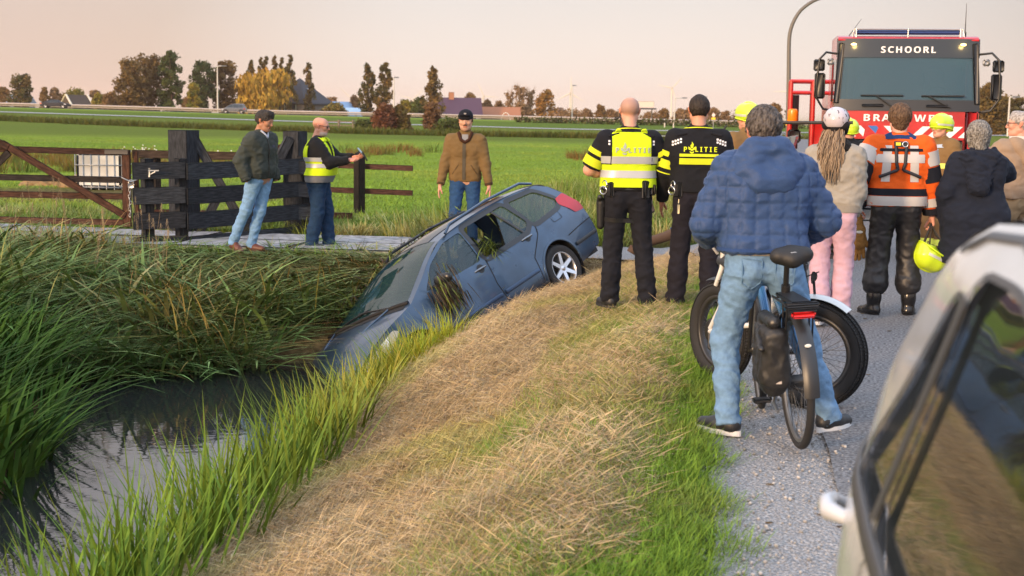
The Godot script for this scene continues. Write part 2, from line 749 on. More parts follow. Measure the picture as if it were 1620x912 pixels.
func limb_band(prims: Array, a: Vector3, b: Vector3, f0: float, f1: float, off: float, na := 16, thick := 0.003) -> MB:
	# a ring round a limb between two shares of its length
	var mb := MB.new()
	var d := (b - a).normalized()
	var x := d.cross(Vector3(0.2, 0.1, 1)).normalized()
	var y := d.cross(x)
	var outer := []
	var inner := []
	for j in 3:
		var c := a.lerp(b, lerpf(f0, f1, j / 2.0))
		var ro := []
		var ri := []
		for i in na + 1:
			var ang := TAU * i / na
			var dir := x * cos(ang) + y * sin(ang)
			var h := cast(prims, c + dir * 0.2, -dir, 0.2)
			ro.append(h + dir * off); ri.append(h + dir * (off - thick))
		outer.append(ro); inner.append(ri)
	_sheet(mb, outer, inner)
	return mb


func back_patch(prims: Array, x0: float, x1: float, y0: float, y1: float, side: float, off: float, nx := 10, ny := 8, skew := 0.0) -> MB:
	# a patch laid on the back (side 1, +z) or chest (side -1) of a body
	var mb := MB.new()
	var outer := []
	var inner := []
	for j in ny + 1:
		var ro := []
		var ri := []
		for i in nx + 1:
			var y := lerpf(y0, y1, float(j) / ny)
			var x := lerpf(x0, x1, float(i) / nx) + skew * float(j) / ny
			var h := cast(prims, Vector3(x, y, 0.6 * side), Vector3(0, 0, -side), 0.7)
			ro.append(h + Vector3(0, 0, side * off)); ri.append(h + Vector3(0, 0, side * (off - 0.003)))
		if side < 0:
			outer.append(ro); inner.append(ri)
		else:
			ro.reverse(); ri.reverse()
			outer.append(ro); inner.append(ri)
	_sheet(mb, outer, inner)
	return mb


func drape_line(prims: Array, pts: Array, side: float, off: float, r: float, n := 14, flat := Vector3.ONE) -> MB:
	# a strap or seam over the back or chest through 2-D points
	var mb := MB.new()
	var c := Curve3D.new()
	for q in pts: c.add_point(Vector3(q.x, q.y, 0))
	var line := []
	var total := c.get_baked_length()
	for i in n + 1:
		var q := c.sample_baked(total * i / n)
		var h := cast(prims, Vector3(q.x, q.y, 0.6 * side), Vector3(0, 0, -side), 0.7)
		line.append(h + Vector3(0, 0, side * off))
	mb.tube(line, r, 6, true, flat)
	return mb


func letters(words: String, height: float, weight := 700, spacing := 0, depth := 0.003, font := "Droid Sans") -> ArrayMesh:
	var f := SystemFont.new()
	f.font_names = PackedStringArray([font])
	f.font_weight = weight
	var t := TextMesh.new()
	var fv := FontVariation.new()
	fv.base_font = f
	fv.spacing_glyph = spacing
	t.font = fv
	t.text = words
	t.font_size = 64
	t.pixel_size = height / 46.0
	t.depth = depth
	t.curve_step = 2.0
	var out := ArrayMesh.new()
	out.add_surface_from_arrays(Mesh.PRIMITIVE_TRIANGLES, t.get_mesh_arrays())
	return out


func laid_letters(prims: Array, words: String, height: float, centre: Vector2, side: float, off: float, spacing := 0, stretch := 1.0, bold := 0.0) -> MB:
	# lettering that follows the cloth of a back
	var src := letters(words, height, 700, spacing)
	var a := src.surface_get_arrays(0)
	var vv: PackedVector3Array = a[Mesh.ARRAY_VERTEX]
	var id = a[Mesh.ARRAY_INDEX]
	var mb := MB.new()
	for q in vv:
		var x := centre.x + q.x * side * stretch
		var y := centre.y + q.y
		var h := cast(prims, Vector3(x, y, 0.6 * side), Vector3(0, 0, -side), 0.7)
		mb.p(h + Vector3(0, 0, side * (off + q.z)))
	if id != null and id.size():
		for i in id: mb.ix.append(i)
	else:
		for i in vv.size(): mb.ix.append(i)
	return mb


# ------------------------------------------------------------------ people
var head_cache := {}
var hand_cache := {}
var shoe_cache := {}


func bend(a: Vector3, c: Vector3, l1: float, l2: float, pole: Vector3) -> Vector3:
	var d := c - a
	var l := minf(d.length(), (l1 + l2) * 0.999)
	var n := d.normalized()
	var x := (l1 * l1 - l2 * l2 + l * l) / (2.0 * l)
	var h := sqrt(maxf(l1 * l1 - x * x, 0.0))
	var side := (pole - n * pole.dot(n)).normalized()
	return a + n * x + side * h


func head_shape(kind: String) -> MB:
	if head_cache.has(kind): return head_cache[kind]
	var big := 1.08 if kind == "round" else 1.0
	var pr := [
		cap(V(0, 0.036, 0.03), V(0, 0.034, -0.022), 0.079, 0.077, 0.02),
		cap(V(0, -0.005, -0.035), V(0, -0.072, -0.055), 0.064, 0.044 * big, 0.03),
		cap(V(-0.03, -0.085, -0.042), V(0.03, -0.085, -0.042), 0.03 * big, 0.03 * big, 0.03),
		cap(V(-0.048, -0.05, -0.005), V(-0.012, -0.098, -0.075), 0.03, 0.018 * big, 0.025),
		cap(V(0.048, -0.05, -0.005), V(0.012, -0.098, -0.075), 0.03, 0.018 * big, 0.025),
		cap(V(-0.04, -0.018, -0.068), V(0.04, -0.018, -0.068), 0.03, 0.03, 0.02),
		cap(V(-0.036, 0.026, -0.088), V(0.036, 0.026, -0.088), 0.013, 0.013, 0.018),
		cap(V(0, 0.018, -0.097), V(0, -0.026, -0.119), 0.009, 0.012, 0.012),
		cap(V(-0.012, -0.03, -0.104), V(0.012, -0.03, -0.104), 0.009, 0.009, 0.008),
		cap(V(-0.017, -0.057, -0.094), V(0.017, -0.057, -0.094), 0.009, 0.009, 0.008),
		cap(V(-0.014, -0.068, -0.093), V(0.014, -0.068, -0.093), 0.009, 0.009, 0.008),
		cap(V(0, -0.07, 0.018), V(0, -0.19, 0.035), 0.056, 0.062 * big, 0.03),
	]
	for s in [-1.0, 1.0]:
		pr.append(cap(V(0.079 * s, 0.012, 0.014), V(0.076 * s, -0.022, 0.006), 0.015, 0.01, 0.008))
		pr.append(cap(V(0.084 * s, 0.02, 0.024), V(0.083 * s, -0.01, 0.022), 0.009, 0.007, 0.006))
	if kind == "round":
		pr.append(cap(V(-0.035, -0.1, -0.03), V(0.035, -0.1, -0.03), 0.034, 0.034, 0.03))
	var mb := skin(pr, 0.0055)
	for i in mb.v.size():   # lips and the hollow of the eyes keep their own colour
		var p := mb.v[i]
		var c := Color.WHITE
		if p.z < -0.088 and p.y < -0.05 and p.y > -0.076 and absf(p.x) < 0.024: c = Color(0.78, 0.52, 0.5)
		if absf(p.x) > 0.07 and p.y > -0.04 and p.y < 0.035: c = Color(1.02, 0.82, 0.78)
		if p.z < -0.11 and p.y < 0.0 and p.y > -0.045: c = Color(1.0, 0.86, 0.82)
		mb.col[i] = c
	head_cache[kind] = mb
	return mb


func hand_shape(pose: String, s: float) -> MB:
	# wrist at the origin, fingers down -y, palm towards -x for s = 1 (a right hand hanging), thumb to the front (-z)
	var key := pose + str(s)
	if hand_cache.has(key): return hand_cache[key]
	var curl: float = {"relaxed": 0.35, "grip": 1.15, "hold": 0.75}[pose]
	var pr := []
	pr.append(cap(V(0, 0.02, 0), V(0, -0.02, 0), 0.026, 0.024, 0.012))
	pr.append(cap(V(0, -0.025, -0.018), V(0, -0.085, -0.026), 0.017, 0.014, 0.015))
	pr.append(cap(V(0, -0.025, 0.0), V(0, -0.09, -0.004), 0.017, 0.014, 0.015))
	pr.append(cap(V(0, -0.025, 0.016), V(0, -0.084, 0.024), 0.016, 0.013, 0.015))
	var len := [0.072, 0.08, 0.074, 0.058]
	for f in 4:
		var z := -0.03 + 0.0195 * f
		var p := V(0, -0.084 - (0.006 if f == 1 or f == 2 else 0.0), z)
		var c := curl * (0.8 + 0.12 * f)
		var ang := c * 0.5
		var r := 0.0092 if f < 3 else 0.0078
		for j in 3:
			var l: float = len[f] * [0.45, 0.32, 0.23][j]
			var q := p + V(-sin(ang) * s, -cos(ang), 0.02 * (f - 1.5) * l) * l
			pr.append(cap(p, q, r, r * 0.9, 0.004))
			p = q
			r *= 0.92
			ang += c * 0.62
	var t0 := V(-0.006 * s, -0.03, -0.03)
	var t1 := t0 + V(-0.014 * s, -0.032, -0.02)
	var t2 := t1 + V(-0.012 * s * (1.0 + curl), -0.026, -0.004 + 0.012 * curl)
	var t3 := t2 + V(-0.008 * s * (1.0 + curl), -0.02, 0.004 + 0.01 * curl)
	pr.append(cap(V(0, -0.02, -0.014), t1, 0.017, 0.013, 0.012))
	pr.append(cap(t1, t2, 0.0115, 0.0105, 0.005))
	pr.append(cap(t2, t3, 0.0105, 0.0085, 0.004))
	var mb := skin(pr, 0.0045)
	hand_cache[key] = mb
	return mb


func shoe_shape(kind: String) -> Dictionary:
	if shoe_cache.has(kind): return shoe_cache[kind]
	# ankle over the origin at ground height 0, toe to -z
	var up := []
	var sole := MB.new()
	var r := 0.044
	var floor_cut := Plane(V(0, -1, 0), -0.018)
	up.append(cap(V(0, 0.05, 0.035), V(0, 0.045, -0.06), 0.042, 0.045, 0.03, floor_cut))
	up.append(cap(V(0, 0.042, -0.06), V(0.004, 0.036, -0.16), 0.046, 0.036, 0.03, floor_cut))
	if kind == "rubber":
		up.append(cap(V(0, 0.06, 0.005), V(0, 0.16, 0.012), 0.05, 0.054, 0.04, floor_cut))
		up.append(cap(V(0, 0.16, 0.012), V(0, 0.34, 0.01), 0.054, 0.066, 0.04, Plane(Vector3.UP, 0.33)))
	elif kind == "boot":
		up.append(cap(V(0, 0.06, 0.01), V(0, 0.17, 0.012), 0.05, 0.053, 0.04, Plane(Vector3.UP, 0.17)))
	else:
		up.append(cap(V(0, 0.06, 0.012), V(0, 0.1, 0.014), 0.044, 0.044, 0.03, Plane(Vector3.UP, 0.1)))
	var outline := PackedVector2Array()
	for i in 28:
		var a := TAU * i / 28
		var z := -0.06 - cos(a) * 0.145
		var w := 0.05 - 0.008 * smoothstep(-0.05, 0.08, z) + 0.0 * r
		outline.append(P(sin(a) * w, z))
	var hgt := 0.028 if kind == "sneaker" else 0.024
	sole.prism(Transform3D(Basis(V(1, 0, 0), V(0, 0, 1), V(0, -1, 0)), V(0, hgt, 0)), outline, hgt)
	var d := {"upper": skin(up, 0.0085), "sole": sole}
	shoe_cache[kind] = d
	return d


func person(label: String, at: Vector3, yaw: float, d: Dictionary) -> Dictionary:
	var root := thing("person", label, "person", at, yaw, d.get("group", ""))
	var H: float = d.get("H", 1.8)
	var s := H / 1.8
	var g: float = d.get("girth", 1.0)
	var pel: Vector3 = V(0, 0.93 * s, 0) + d.get("pel", Vector3.ZERO)
	var lean: Vector3 = d.get("lean", Vector3.ZERO)
	var twist: float = d.get("twist", 0.0)
	var tw := Basis(Vector3.UP, twist)
	var shc := pel + V(0, 0.5 * s, 0.01) + lean
	var chest := pel.lerp(shc, 0.66)
	var belly := pel.lerp(shc, 0.33)
	var sw: float = d.get("shoulder", 0.185) * s
	var j := {"s": s, "pel": pel, "shc": shc, "chest": chest, "belly": belly}
	var neck := shc + V(0, 0.055 * s, 0.0) + lean * 0.06
	var head: Vector3 = neck + V(0, 0.165 * s, -0.025 * s) + d.get("head", Vector3.ZERO)
	j.neck = neck; j.headc = head
	var hb := Basis.from_euler(V(d.get("nod", 0.0), d.get("look", 0.0), d.get("tilt", 0.0))) * s * float(d.get("head_size", 1.0))
	j.headx = Transform3D(hb, head)
	var feet: Array = d.get("feet", [V(-0.12, 0, 0), V(0.12, 0, 0)])
	var toes: Array = d.get("toes", [0.2, -0.2])
	var hands: Array = d.get("hands", [V(-0.28, 0.83, -0.04), V(0.28, 0.83, -0.04)])
	var elbows: Array = d.get("elbows", [V(-0.4, 0, 1), V(0.4, 0, 1)])
	var drop: float = d.get("shoulder_drop", 0.0)
	for k in 2:
		var sd := -1.0 if k == 0 else 1.0
		var hip := pel + V(0.095 * s * sd, 0, 0)
		var ankle: Vector3 = feet[k] + V(0, 0.085, 0)
		var kn := bend(hip, ankle, 0.43 * s, 0.42 * s, (d.get("knees", [V(-0.15, 0, -1), V(0.15, 0, -1)]) as Array)[k])
		var sh := shc + tw * V(sw * sd, -0.015 - drop, 0.0)
		var hand: Vector3 = hands[k]
		var el := bend(sh, hand, 0.3 * s, 0.265 * s, elbows[k])
		if (hand - el).length() > 0.27 * s: hand = el + (hand - el).normalized() * 0.27 * s
		var nm := "L" if k == 0 else "R"
		j["hip" + nm] = hip; j["ankle" + nm] = ankle; j["knee" + nm] = kn
		j["sh" + nm] = sh; j["el" + nm] = el; j["wr" + nm] = hand
	# bare body under the clothes, one surface with the head and the hands
	var slim := 0.78
	var pr := [
		cap(shc + tw * V(-0.12 * s, -0.02, 0), shc + tw * V(0.12 * s, -0.02, 0), 0.066 * s, 0.066 * s, 0.06),
		cap(chest + V(-0.08, 0, 0), chest + V(0.08, 0, 0), 0.098 * g, 0.098 * g, 0.06),
		cap(belly + V(-0.06, 0, 0), belly + V(0.06, 0, 0), 0.09 * g, 0.09 * g, 0.06),
		cap(pel + V(-0.07, 0, 0), pel + V(0.07, 0, 0), 0.095 * g, 0.095 * g, 0.06),
		cap(shc, neck + V(0, 0.06 * s, -0.005), 0.06 * s, 0.053 * s, 0.05),
	]
	var bare: bool = d.get("bare_arms", false)
	for nm in ["L", "R"]:
		pr.append(cap(j["hip" + nm], j["knee" + nm], 0.09 * slim * g, 0.062 * slim, 0.04))
		pr.append(cap(j["knee" + nm], j["ankle" + nm], 0.06 * slim, 0.042 * slim, 0.03))
		var fat := 1.12 if bare else slim
		pr.append(cap(j["sh" + nm], j["el" + nm], 0.052 * fat, 0.045 * fat, 0.03))
		if bare:
			var mid: Vector3 = j["el" + nm].lerp(j["wr" + nm], 0.3)
			pr.append(cap(j["el" + nm], mid, 0.046, 0.05, 0.03))
			pr.append(cap(mid, j["wr" + nm], 0.048, 0.032, 0.03))
		else:
			pr.append(cap(j["el" + nm], j["wr" + nm], 0.042 * slim, 0.034 * slim, 0.03))
	var tone: Color = d.get("skin", Color(0.5, 0.27, 0.18))
	var mb := skin(pr, 0.016 if bare else 0.024)
	for i in mb.col.size(): mb.col[i] = tone
	var hx: Transform3D = j.headx
	var hs := head_shape(d.get("face", "plain"))
	var i0 := mb.v.size()
	mb.add(hs, hx)
	for i in range(i0, mb.v.size()):
		mb.col[i] = hs.col[i - i0] * tone
	var shade = d.get("scalp", null)
	if shade != null:
		for i in range(i0, mb.v.size()):
			var q := hs.v[i - i0]
			var f: float = smoothstep(-0.03, 0.0, q.y + 0.4 * q.z * 0.0) * smoothstep(-0.045, -0.01, q.z) * smoothstep(0.105, 0.07, q.y - 0.2 * q.z) * (1.0 if absf(q.x) < 0.078 else 0.0)
			mb.col[i] = mb.col[i].lerp(shade, f * 0.75)
	var beard = d.get("beard", null)
	if beard != null:
		for i in range(i0, mb.v.size()):
			var q := hs.v[i - i0]
			var f: float = smoothstep(-0.062, -0.08, q.y) * smoothstep(0.0, -0.03, q.z) * (1.0 if q.y > -0.125 else 0.0)
			mb.col[i] = mb.col[i].lerp(beard, f * float(d.get("beard_f", 0.6)))
	var poses: Array = d.get("pose", ["relaxed", "relaxed"])
	var palm: Array = d.get("palm", [0.0, 0.0])
	for k in 2:
		if poses[k] == "none": continue
		var nm: String = ["L", "R"][k]
		var y: Vector3 = (j["el" + nm] - j["wr" + nm]).normalized()
		var hd: Vector3 = d.get("hand_dir", [Vector3.ZERO, Vector3.ZERO])[k]
		if hd != Vector3.ZERO: y = -hd.normalized()
		var z := V(0, 0, 1) - y * y.z
		if z.length() < 0.2: z = V(0, 1, 0) - y * y.y
		z = z.normalized()
		var x := y.cross(z)
		var bs := Basis(x, y, z).rotated(y, palm[k])
		var t := Transform3D(bs * s, j["wr" + nm])
		j["hand" + nm] = t
		mb.add(hand_shape(poses[k], -1.0 if k == 0 else 1.0), t, tone * Color(1.05, 0.92, 0.9))
	mb.has_col = true
	obj("body", mb, vcol(0.55, 0.0, 0.45), root)
	# eyes and brows
	if d.get("face_on", false):
		var em := MB.new()
		var ew := MB.new()
		var br := MB.new()
		for sd in [-1.0, 1.0]:
			ew.ball(hx * Transform3D(Basis().scaled(V(0.013, 0.0075, 0.008)), V(0.031 * sd, 0.006, -0.0905)), 10, 6)
			em.ball(hx * Transform3D(Basis().scaled(V(0.0065, 0.0065, 0.005)), V(0.031 * sd, 0.006, -0.0965)), 10, 6)
			br.tube([hx * V(0.014 * sd, 0.024, -0.1), hx * V(0.034 * sd, 0.029, -0.1), hx * V(0.052 * sd, 0.022, -0.086)], [0.0045 * s, 0.005 * s, 0.003 * s], 6)
		obj("eye_white", ew, plain(0.5, 0.47, 0.44, 0.3), root)
		obj("iris", em, plain(0.03, 0.02, 0.015, 0.2), root)
		var bc: Color = d.get("brow", Color(0.04, 0.03, 0.025))
		obj("eyebrow", br, plain(bc.r, bc.g, bc.b, 0.9), root)
	# shoes
	var kind: String = d.get("shoe", "boot")
	var sc: Color = d.get("shoe_col", Color(0.015, 0.015, 0.017))
	var shp := shoe_shape(kind)
	for k in 2:
		if d.get("no_shoes", false): break
		var f: Vector3 = feet[k]
		var pitch: float = (d.get("foot_pitch", [0.0, 0.0]) as Array)[k]
		var t := Transform3D(Basis(Vector3.UP, toes[k]) * Basis(Vector3.RIGHT, pitch) * float(s), f)
		var u := MB.new(); u.add(shp.upper, t)
		var so := MB.new(); so.add(shp.sole, t)
		var sh_o := obj("shoe" if kind != "rubber" else "rubber_boot", u, plain(sc.r, sc.g, sc.b, d.get("shoe_rough", 0.5)), root)
		var s2: Color = d.get("sole_col", sc)
		obj("sole", so, plain(s2.r, s2.g, s2.b, 0.7), sh_o)
	j.root = root
	j.torso = []
	j.sleeves = []
	j.legs = []
	return j


func trousers(j: Dictionary, m: Material, o := {}) -> MB:
	var s: float = j.s
	var g: float = o.get("girth", 1.0)
	var leg: float = o.get("leg", 1.0)
	var hem: float = o.get("hem", 0.05)
	var flare: float = o.get("flare", 1.0)
	var pel: Vector3 = j.pel
	var waist := Plane(Vector3.UP, pel.y + float(o.get("rise", 0.13)) * s)
	var pr := [
		cap(pel + V(-0.075 * g, 0.1 * s, 0), pel + V(0.075 * g, 0.1 * s, 0), 0.098 * g, 0.098 * g, 0.06, waist),
		cap(pel + V(-0.08 * g, -0.0, 0.018), pel + V(0.08 * g, -0.0, 0.018), 0.108 * g, 0.108 * g, 0.06, waist),
	]
	for nm in ["L", "R"]:
		var hip: Vector3 = j["hip" + nm]
		var kn: Vector3 = j["knee" + nm]
		var an: Vector3 = j["ankle" + nm]
		var dn := (an - kn).normalized()
		var cut := Plane(dn, dn.dot(an) + 0.085 - hem)
		pr.append(cap(hip + V(0, -0.01, 0.008), kn, 0.1 * g, 0.07 * leg, 0.03))
		pr.append(cap(hip + V(0, -0.03, 0.045), hip.lerp(kn, 0.3) + V(0, 0, 0.03), 0.082 * g, 0.075 * g, 0.04))
		pr.append(cap(kn, kn.lerp(an, 0.55) + V(0, 0, 0.012), 0.07 * leg, 0.063 * leg * flare, 0.03))
		pr.append(cap(kn.lerp(an, 0.5) + V(0, 0, 0.01), an + dn * 0.08, 0.063 * leg * flare, 0.062 * leg * flare, 0.02, cut))
	j.legs = pr
	var mb := skin(pr, o.get("cell", 0.0135))
	rumple(mb, o.get("fold", 0.011) * 0.7, 6.5, V(0.9, 1.2, 0.9), pel.x * 7.0 + s * 31.0)
	# bunched cloth above the hem and behind the knee
	var nn := mb.normals()
	for i in mb.v.size():
		var p := mb.v[i]
		var low := smoothstep(0.36, 0.12, p.y) * float(o.get("bunch", 1.0))
		mb.v[i] = p + nn[i] * low * 0.004 * sin(p.y * 62.0 + 2.0 * sin(p.x * 22.0) + p.z * 14.0)
	obj("trousers", mb, m, j.root)
	return mb


func top(j: Dictionary, called: String, m: Material, o := {}) -> MB:
	var s: float = j.s
	var g: float = o.get("girth", 1.0)
	var puff: float = o.get("puff", 0.0)
	var arm: float = o.get("arm", 1.0)
	var shc: Vector3 = j.shc
	var pel: Vector3 = j.pel
	var hem_y: float = pel.y + float(o.get("hem", -0.02))
	var cut := Plane(V(0, -1, 0), -hem_y)
	var hg: float = o.get("hem_girth", 1.0)
	var shl: Vector3 = j.shL
	var shr: Vector3 = j.shR
	var bl: Vector3 = o.get("belly", Vector3.ZERO)
	var tor := [
		cap(shc.lerp(shl, 0.78) + V(0, -0.025, 0), shc.lerp(shr, 0.78) + V(0, -0.025, 0), 0.072 * s + puff, 0.072 * s + puff, 0.08, cut),
		cap(shc + V(-0.055, 0.012, 0.004), shc + V(0.055, 0.012, 0.004), 0.064 * s + puff, 0.064 * s + puff, 0.07, cut),
		cap(j.chest + V(-0.1 * g, 0.02, 0), j.chest + V(0.1 * g, 0.02, 0), 0.122 * g + puff, 0.122 * g + puff, 0.09, cut),
		cap(j.belly + bl + V(-0.085 * g, 0, 0), j.belly + bl + V(0.085 * g, 0, 0), 0.116 * g + puff, 0.116 * g + puff, 0.09, cut),
		cap(pel + V(-0.095 * g * hg, 0.03, 0.008), pel + V(0.095 * g * hg, 0.03, 0.008), 0.118 * g * hg + puff, 0.118 * g * hg + puff, 0.09, cut),
	]
	if hem_y < pel.y - 0.1:
		tor.append(cap(V(pel.x - 0.1 * g * hg, pel.y - 0.05, pel.z + 0.01), V(pel.x - 0.115 * g * hg, hem_y - 0.06, pel.z), 0.115 * g * hg + puff, 0.12 * g * hg + puff, 0.1, cut))
		tor.append(cap(V(pel.x + 0.1 * g * hg, pel.y - 0.05, pel.z + 0.01), V(pel.x + 0.115 * g * hg, hem_y - 0.06, pel.z), 0.115 * g * hg + puff, 0.12 * g * hg + puff, 0.1, cut))
		tor.append(cap(V(pel.x, pel.y - 0.05, pel.z + 0.01), V(pel.x, hem_y - 0.06, pel.z + 0.01), 0.125 * g * hg + puff, 0.135 * g * hg + puff, 0.1, cut))
	if o.get("collar", true):
		var nk: Vector3 = j.neck
		tor.append(cap(nk + V(0, -0.03, 0.0), nk + V(0, float(o.get("collar_h", 0.045)) * s, 0.008), 0.078 * s, 0.07 * s, 0.025, Plane(V(0, 1, 0.25).normalized(), V(0, 1, 0.25).normalized().dot(nk + V(0, float(o.get("collar_h", 0.045)) * s, 0)))))
	j.torso = tor
	var slv := []
	var sleeve: float = o.get("sleeve", 1.0)
	var cuff: float = o.get("cuff", 0.8)
	for nm in ["L", "R"]:
		var sh: Vector3 = j["sh" + nm]
		var el: Vector3 = j["el" + nm]
		var wr: Vector3 = j["wr" + nm]
		if sleeve < 0.6:
			var e2 := sh.lerp(el, sleeve * 2.0)
			var dn := (el - sh).normalized()
			slv.append(cap(sh, sh.lerp(el, minf(1.0, sleeve * 2.0 + 0.15)), (0.068 + puff) * arm, (0.07 + puff) * arm, 0.05, Plane(dn, dn.dot(e2))))
		else:
			var dn := (wr - el).normalized()
			var cutw := Plane(dn, dn.dot(el.lerp(wr, sleeve)))
			slv.append(cap(sh, el, (0.07 + puff) * arm, (0.06 + puff) * arm, 0.05))
			slv.append(cap(el, el.lerp(wr, 1.1), (0.061 + puff) * arm, (0.05 + puff) * arm * cuff, 0.025, cutw))
	j.sleeves = slv
	var mb := skin(tor + slv, o.get("cell", 0.0135))
	rumple(mb, o.get("fold", 0.012) * 0.75, o.get("freq", 6.0), o.get("squash", V(0.8, 1.3, 0.8)), s * 57.0 + pel.z * 11.0 + called.length() * 3.0)
	if o.has("quilt"):
		var nn := mb.normals()
		var q: Vector2 = o.quilt
		for i in mb.v.size():
			var p := mb.v[i]
			var ang := atan2(p.x - pel.x, maxf(0.08, p.z - pel.z + 0.2)) * 0.34
			var u := ang if absf(p.x - pel.x) < 0.26 else p.x * 0.9 + p.z * 0.6
			var a := pow(absf(sin(PI * u / q.x)), 0.32)
			var b := pow(absf(sin(PI * p.y / q.y)), 0.3)
			mb.v[i] = p + nn[i] * (minf(a, b) - 0.7) * 0.015
	obj(called, mb, m, j.root)
	return mb


func hair(j: Dictionary, prims: Array, c: Color, o := {}) -> void:
	var t: Transform3D = j.headx
	var mb := skin(prims, o.get("cell", 0.006))
	rumple(mb, o.get("amp", 0.006), o.get("freq", 40.0), o.get("squash", V(1.4, 0.5, 0.8)), 3.0, 0.6)
	var out := MB.new()
	out.add(mb, t)
	out.has_col = true
	var c2: Color = o.get("c2", c * 0.55)
	for i in out.v.size():
		var q: Vector3 = mb.v[i] * o.get("streak", V(60, 14, 30))
		var f := clampf(n3.get_noise_3d(q.x * 70.0, q.y * 70.0, q.z * 70.0) * 1.5 + 0.5, 0.0, 1.0)
		out.col[i] = c2.lerp(c, f)
	obj("hair", out, vcol(0.6, 0.0, 0.35), j.root)


func short_hair(full := 1.0, front := -0.02) -> Array:
	# covers the skull behind a plane that runs from the forehead to the nape
	var face_cut := Plane(V(0, -0.55, -0.83).normalized(), 0.052 + front * 0.0)
	var nape := Plane(V(0, -0.94, 0.34).normalized(), 0.062)
	return [
		cap(V(0, 0.04, 0.032), V(0, 0.042, -0.02), 0.084 * full, 0.082 * full, 0.02, face_cut),
		cap(V(0, 0.0, 0.04), V(0, -0.035, 0.042), 0.077 * full, 0.06 * full, 0.03, nape),
	]


func glasses(j: Dictionary, dark: bool) -> void:
	var t: Transform3D = j.headx
	var f := MB.new()
	var l := MB.new()
	for sd in [-1.0, 1.0]:
		f.tube([t * V(0.06 * sd, 0.012, -0.1), t * V(0.082 * sd, 0.012, -0.06), t * V(0.083 * sd, 0.014, 0.01)], 0.0035, 6)
		f.torus(t * Transform3D(Basis().scaled(V(1.25, 0.9, 1)), V(0.033 * sd, 0.004, -0.108)), 0.021, 0.0028, 18, 6)
		l.ball(t * Transform3D(Basis().scaled(V(0.026, 0.018, 0.003)), V(0.033 * sd, 0.004, -0.108)), 12, 6)
	f.tube([t * V(-0.01, 0.01, -0.112), t * V(0.01, 0.01, -0.112)], 0.003, 6)
	obj("glasses", f, plain(0.015, 0.015, 0.015, 0.3), j.root)
	obj("lens", l, plain(0.02, 0.02, 0.022, 0.08) if dark else pane(0.12, 0.2, 0.2, 0.2), j.root)


func fire_helmet(parent: Node, t: Transform3D) -> void:
	# shell with a comb, a brim that dips at the neck, reflective side strips and a dark lining edge; fitted to a head at the origin facing -z
	var up := Plane(V(0, -1, 0.18).normalized(), 0.012)
	var pr := [
		cap(V(0, 0.05, 0.045), V(0, 0.055, -0.03), 0.117, 0.112, 0.03, up),
		cap(V(0, 0.02, 0.07), V(0, -0.01, 0.085), 0.1, 0.085, 0.04, Plane(V(0, -1, 0.1).normalized(), 0.055)),
	]
	var mb := skin(pr, 0.008)
	var o := MB.new(); o.add(mb, t)
	var shell := obj("helmet_shell", o, paint(0.62, 0.85, 0.02, 0.4), parent)
	var rim := MB.new()
	var ring := []
	for i in 33:
		var a := TAU * i / 32
		var back := 0.5 - 0.5 * cos(a)
		ring.append(t * V(sin(a) * 0.122, 0.008 - 0.05 * pow(back, 2.0), -cos(a) * 0.148 + 0.012))
	rim.tube(ring, 0.007, 6, false)
	obj("helmet_rim", rim, plain(0.55, 0.75, 0.02, 0.5), shell)
	var comb := MB.new()
	var line := []
	for i in 11:
		var a := lerpf(-1.1, 1.6, i / 10.0)
		line.append(t * V(0, 0.05 + cos(a) * 0.118, sin(a) * 0.152 + 0.008))
	comb.tube(line, 0.014, 8, true, Vector3.ONE)
	obj("helmet_comb", comb, paint(0.66, 0.9, 0.03, 0.35), shell)
	var strip := MB.new()
	for sd in [-1.0, 1.0]:
		var outer := []
		var inner := []
		for jj in 3:
			var ro := []
			var ri := []
			for i in 9:
				var a := lerpf(0.5, 2.3, i / 8.0)
				var y := 0.03 + 0.012 * jj - 0.012 * i / 8.0
				var dir := V(sin(a) * sd, 0, -cos(a))
				var h := cast(pr, V(0, y, 0.01) + dir * 0.3, -dir, 0.3)
				ro.append(t * (h + dir * 0.003)); ri.append(t * (h + dir * 0.0005))
			outer.append(ro); inner.append(ri)
		_sheet(strip, outer, inner)
	obj("reflective_strip", strip, plain(0.55, 0.58, 0.5, 0.3, 0.2), shell)


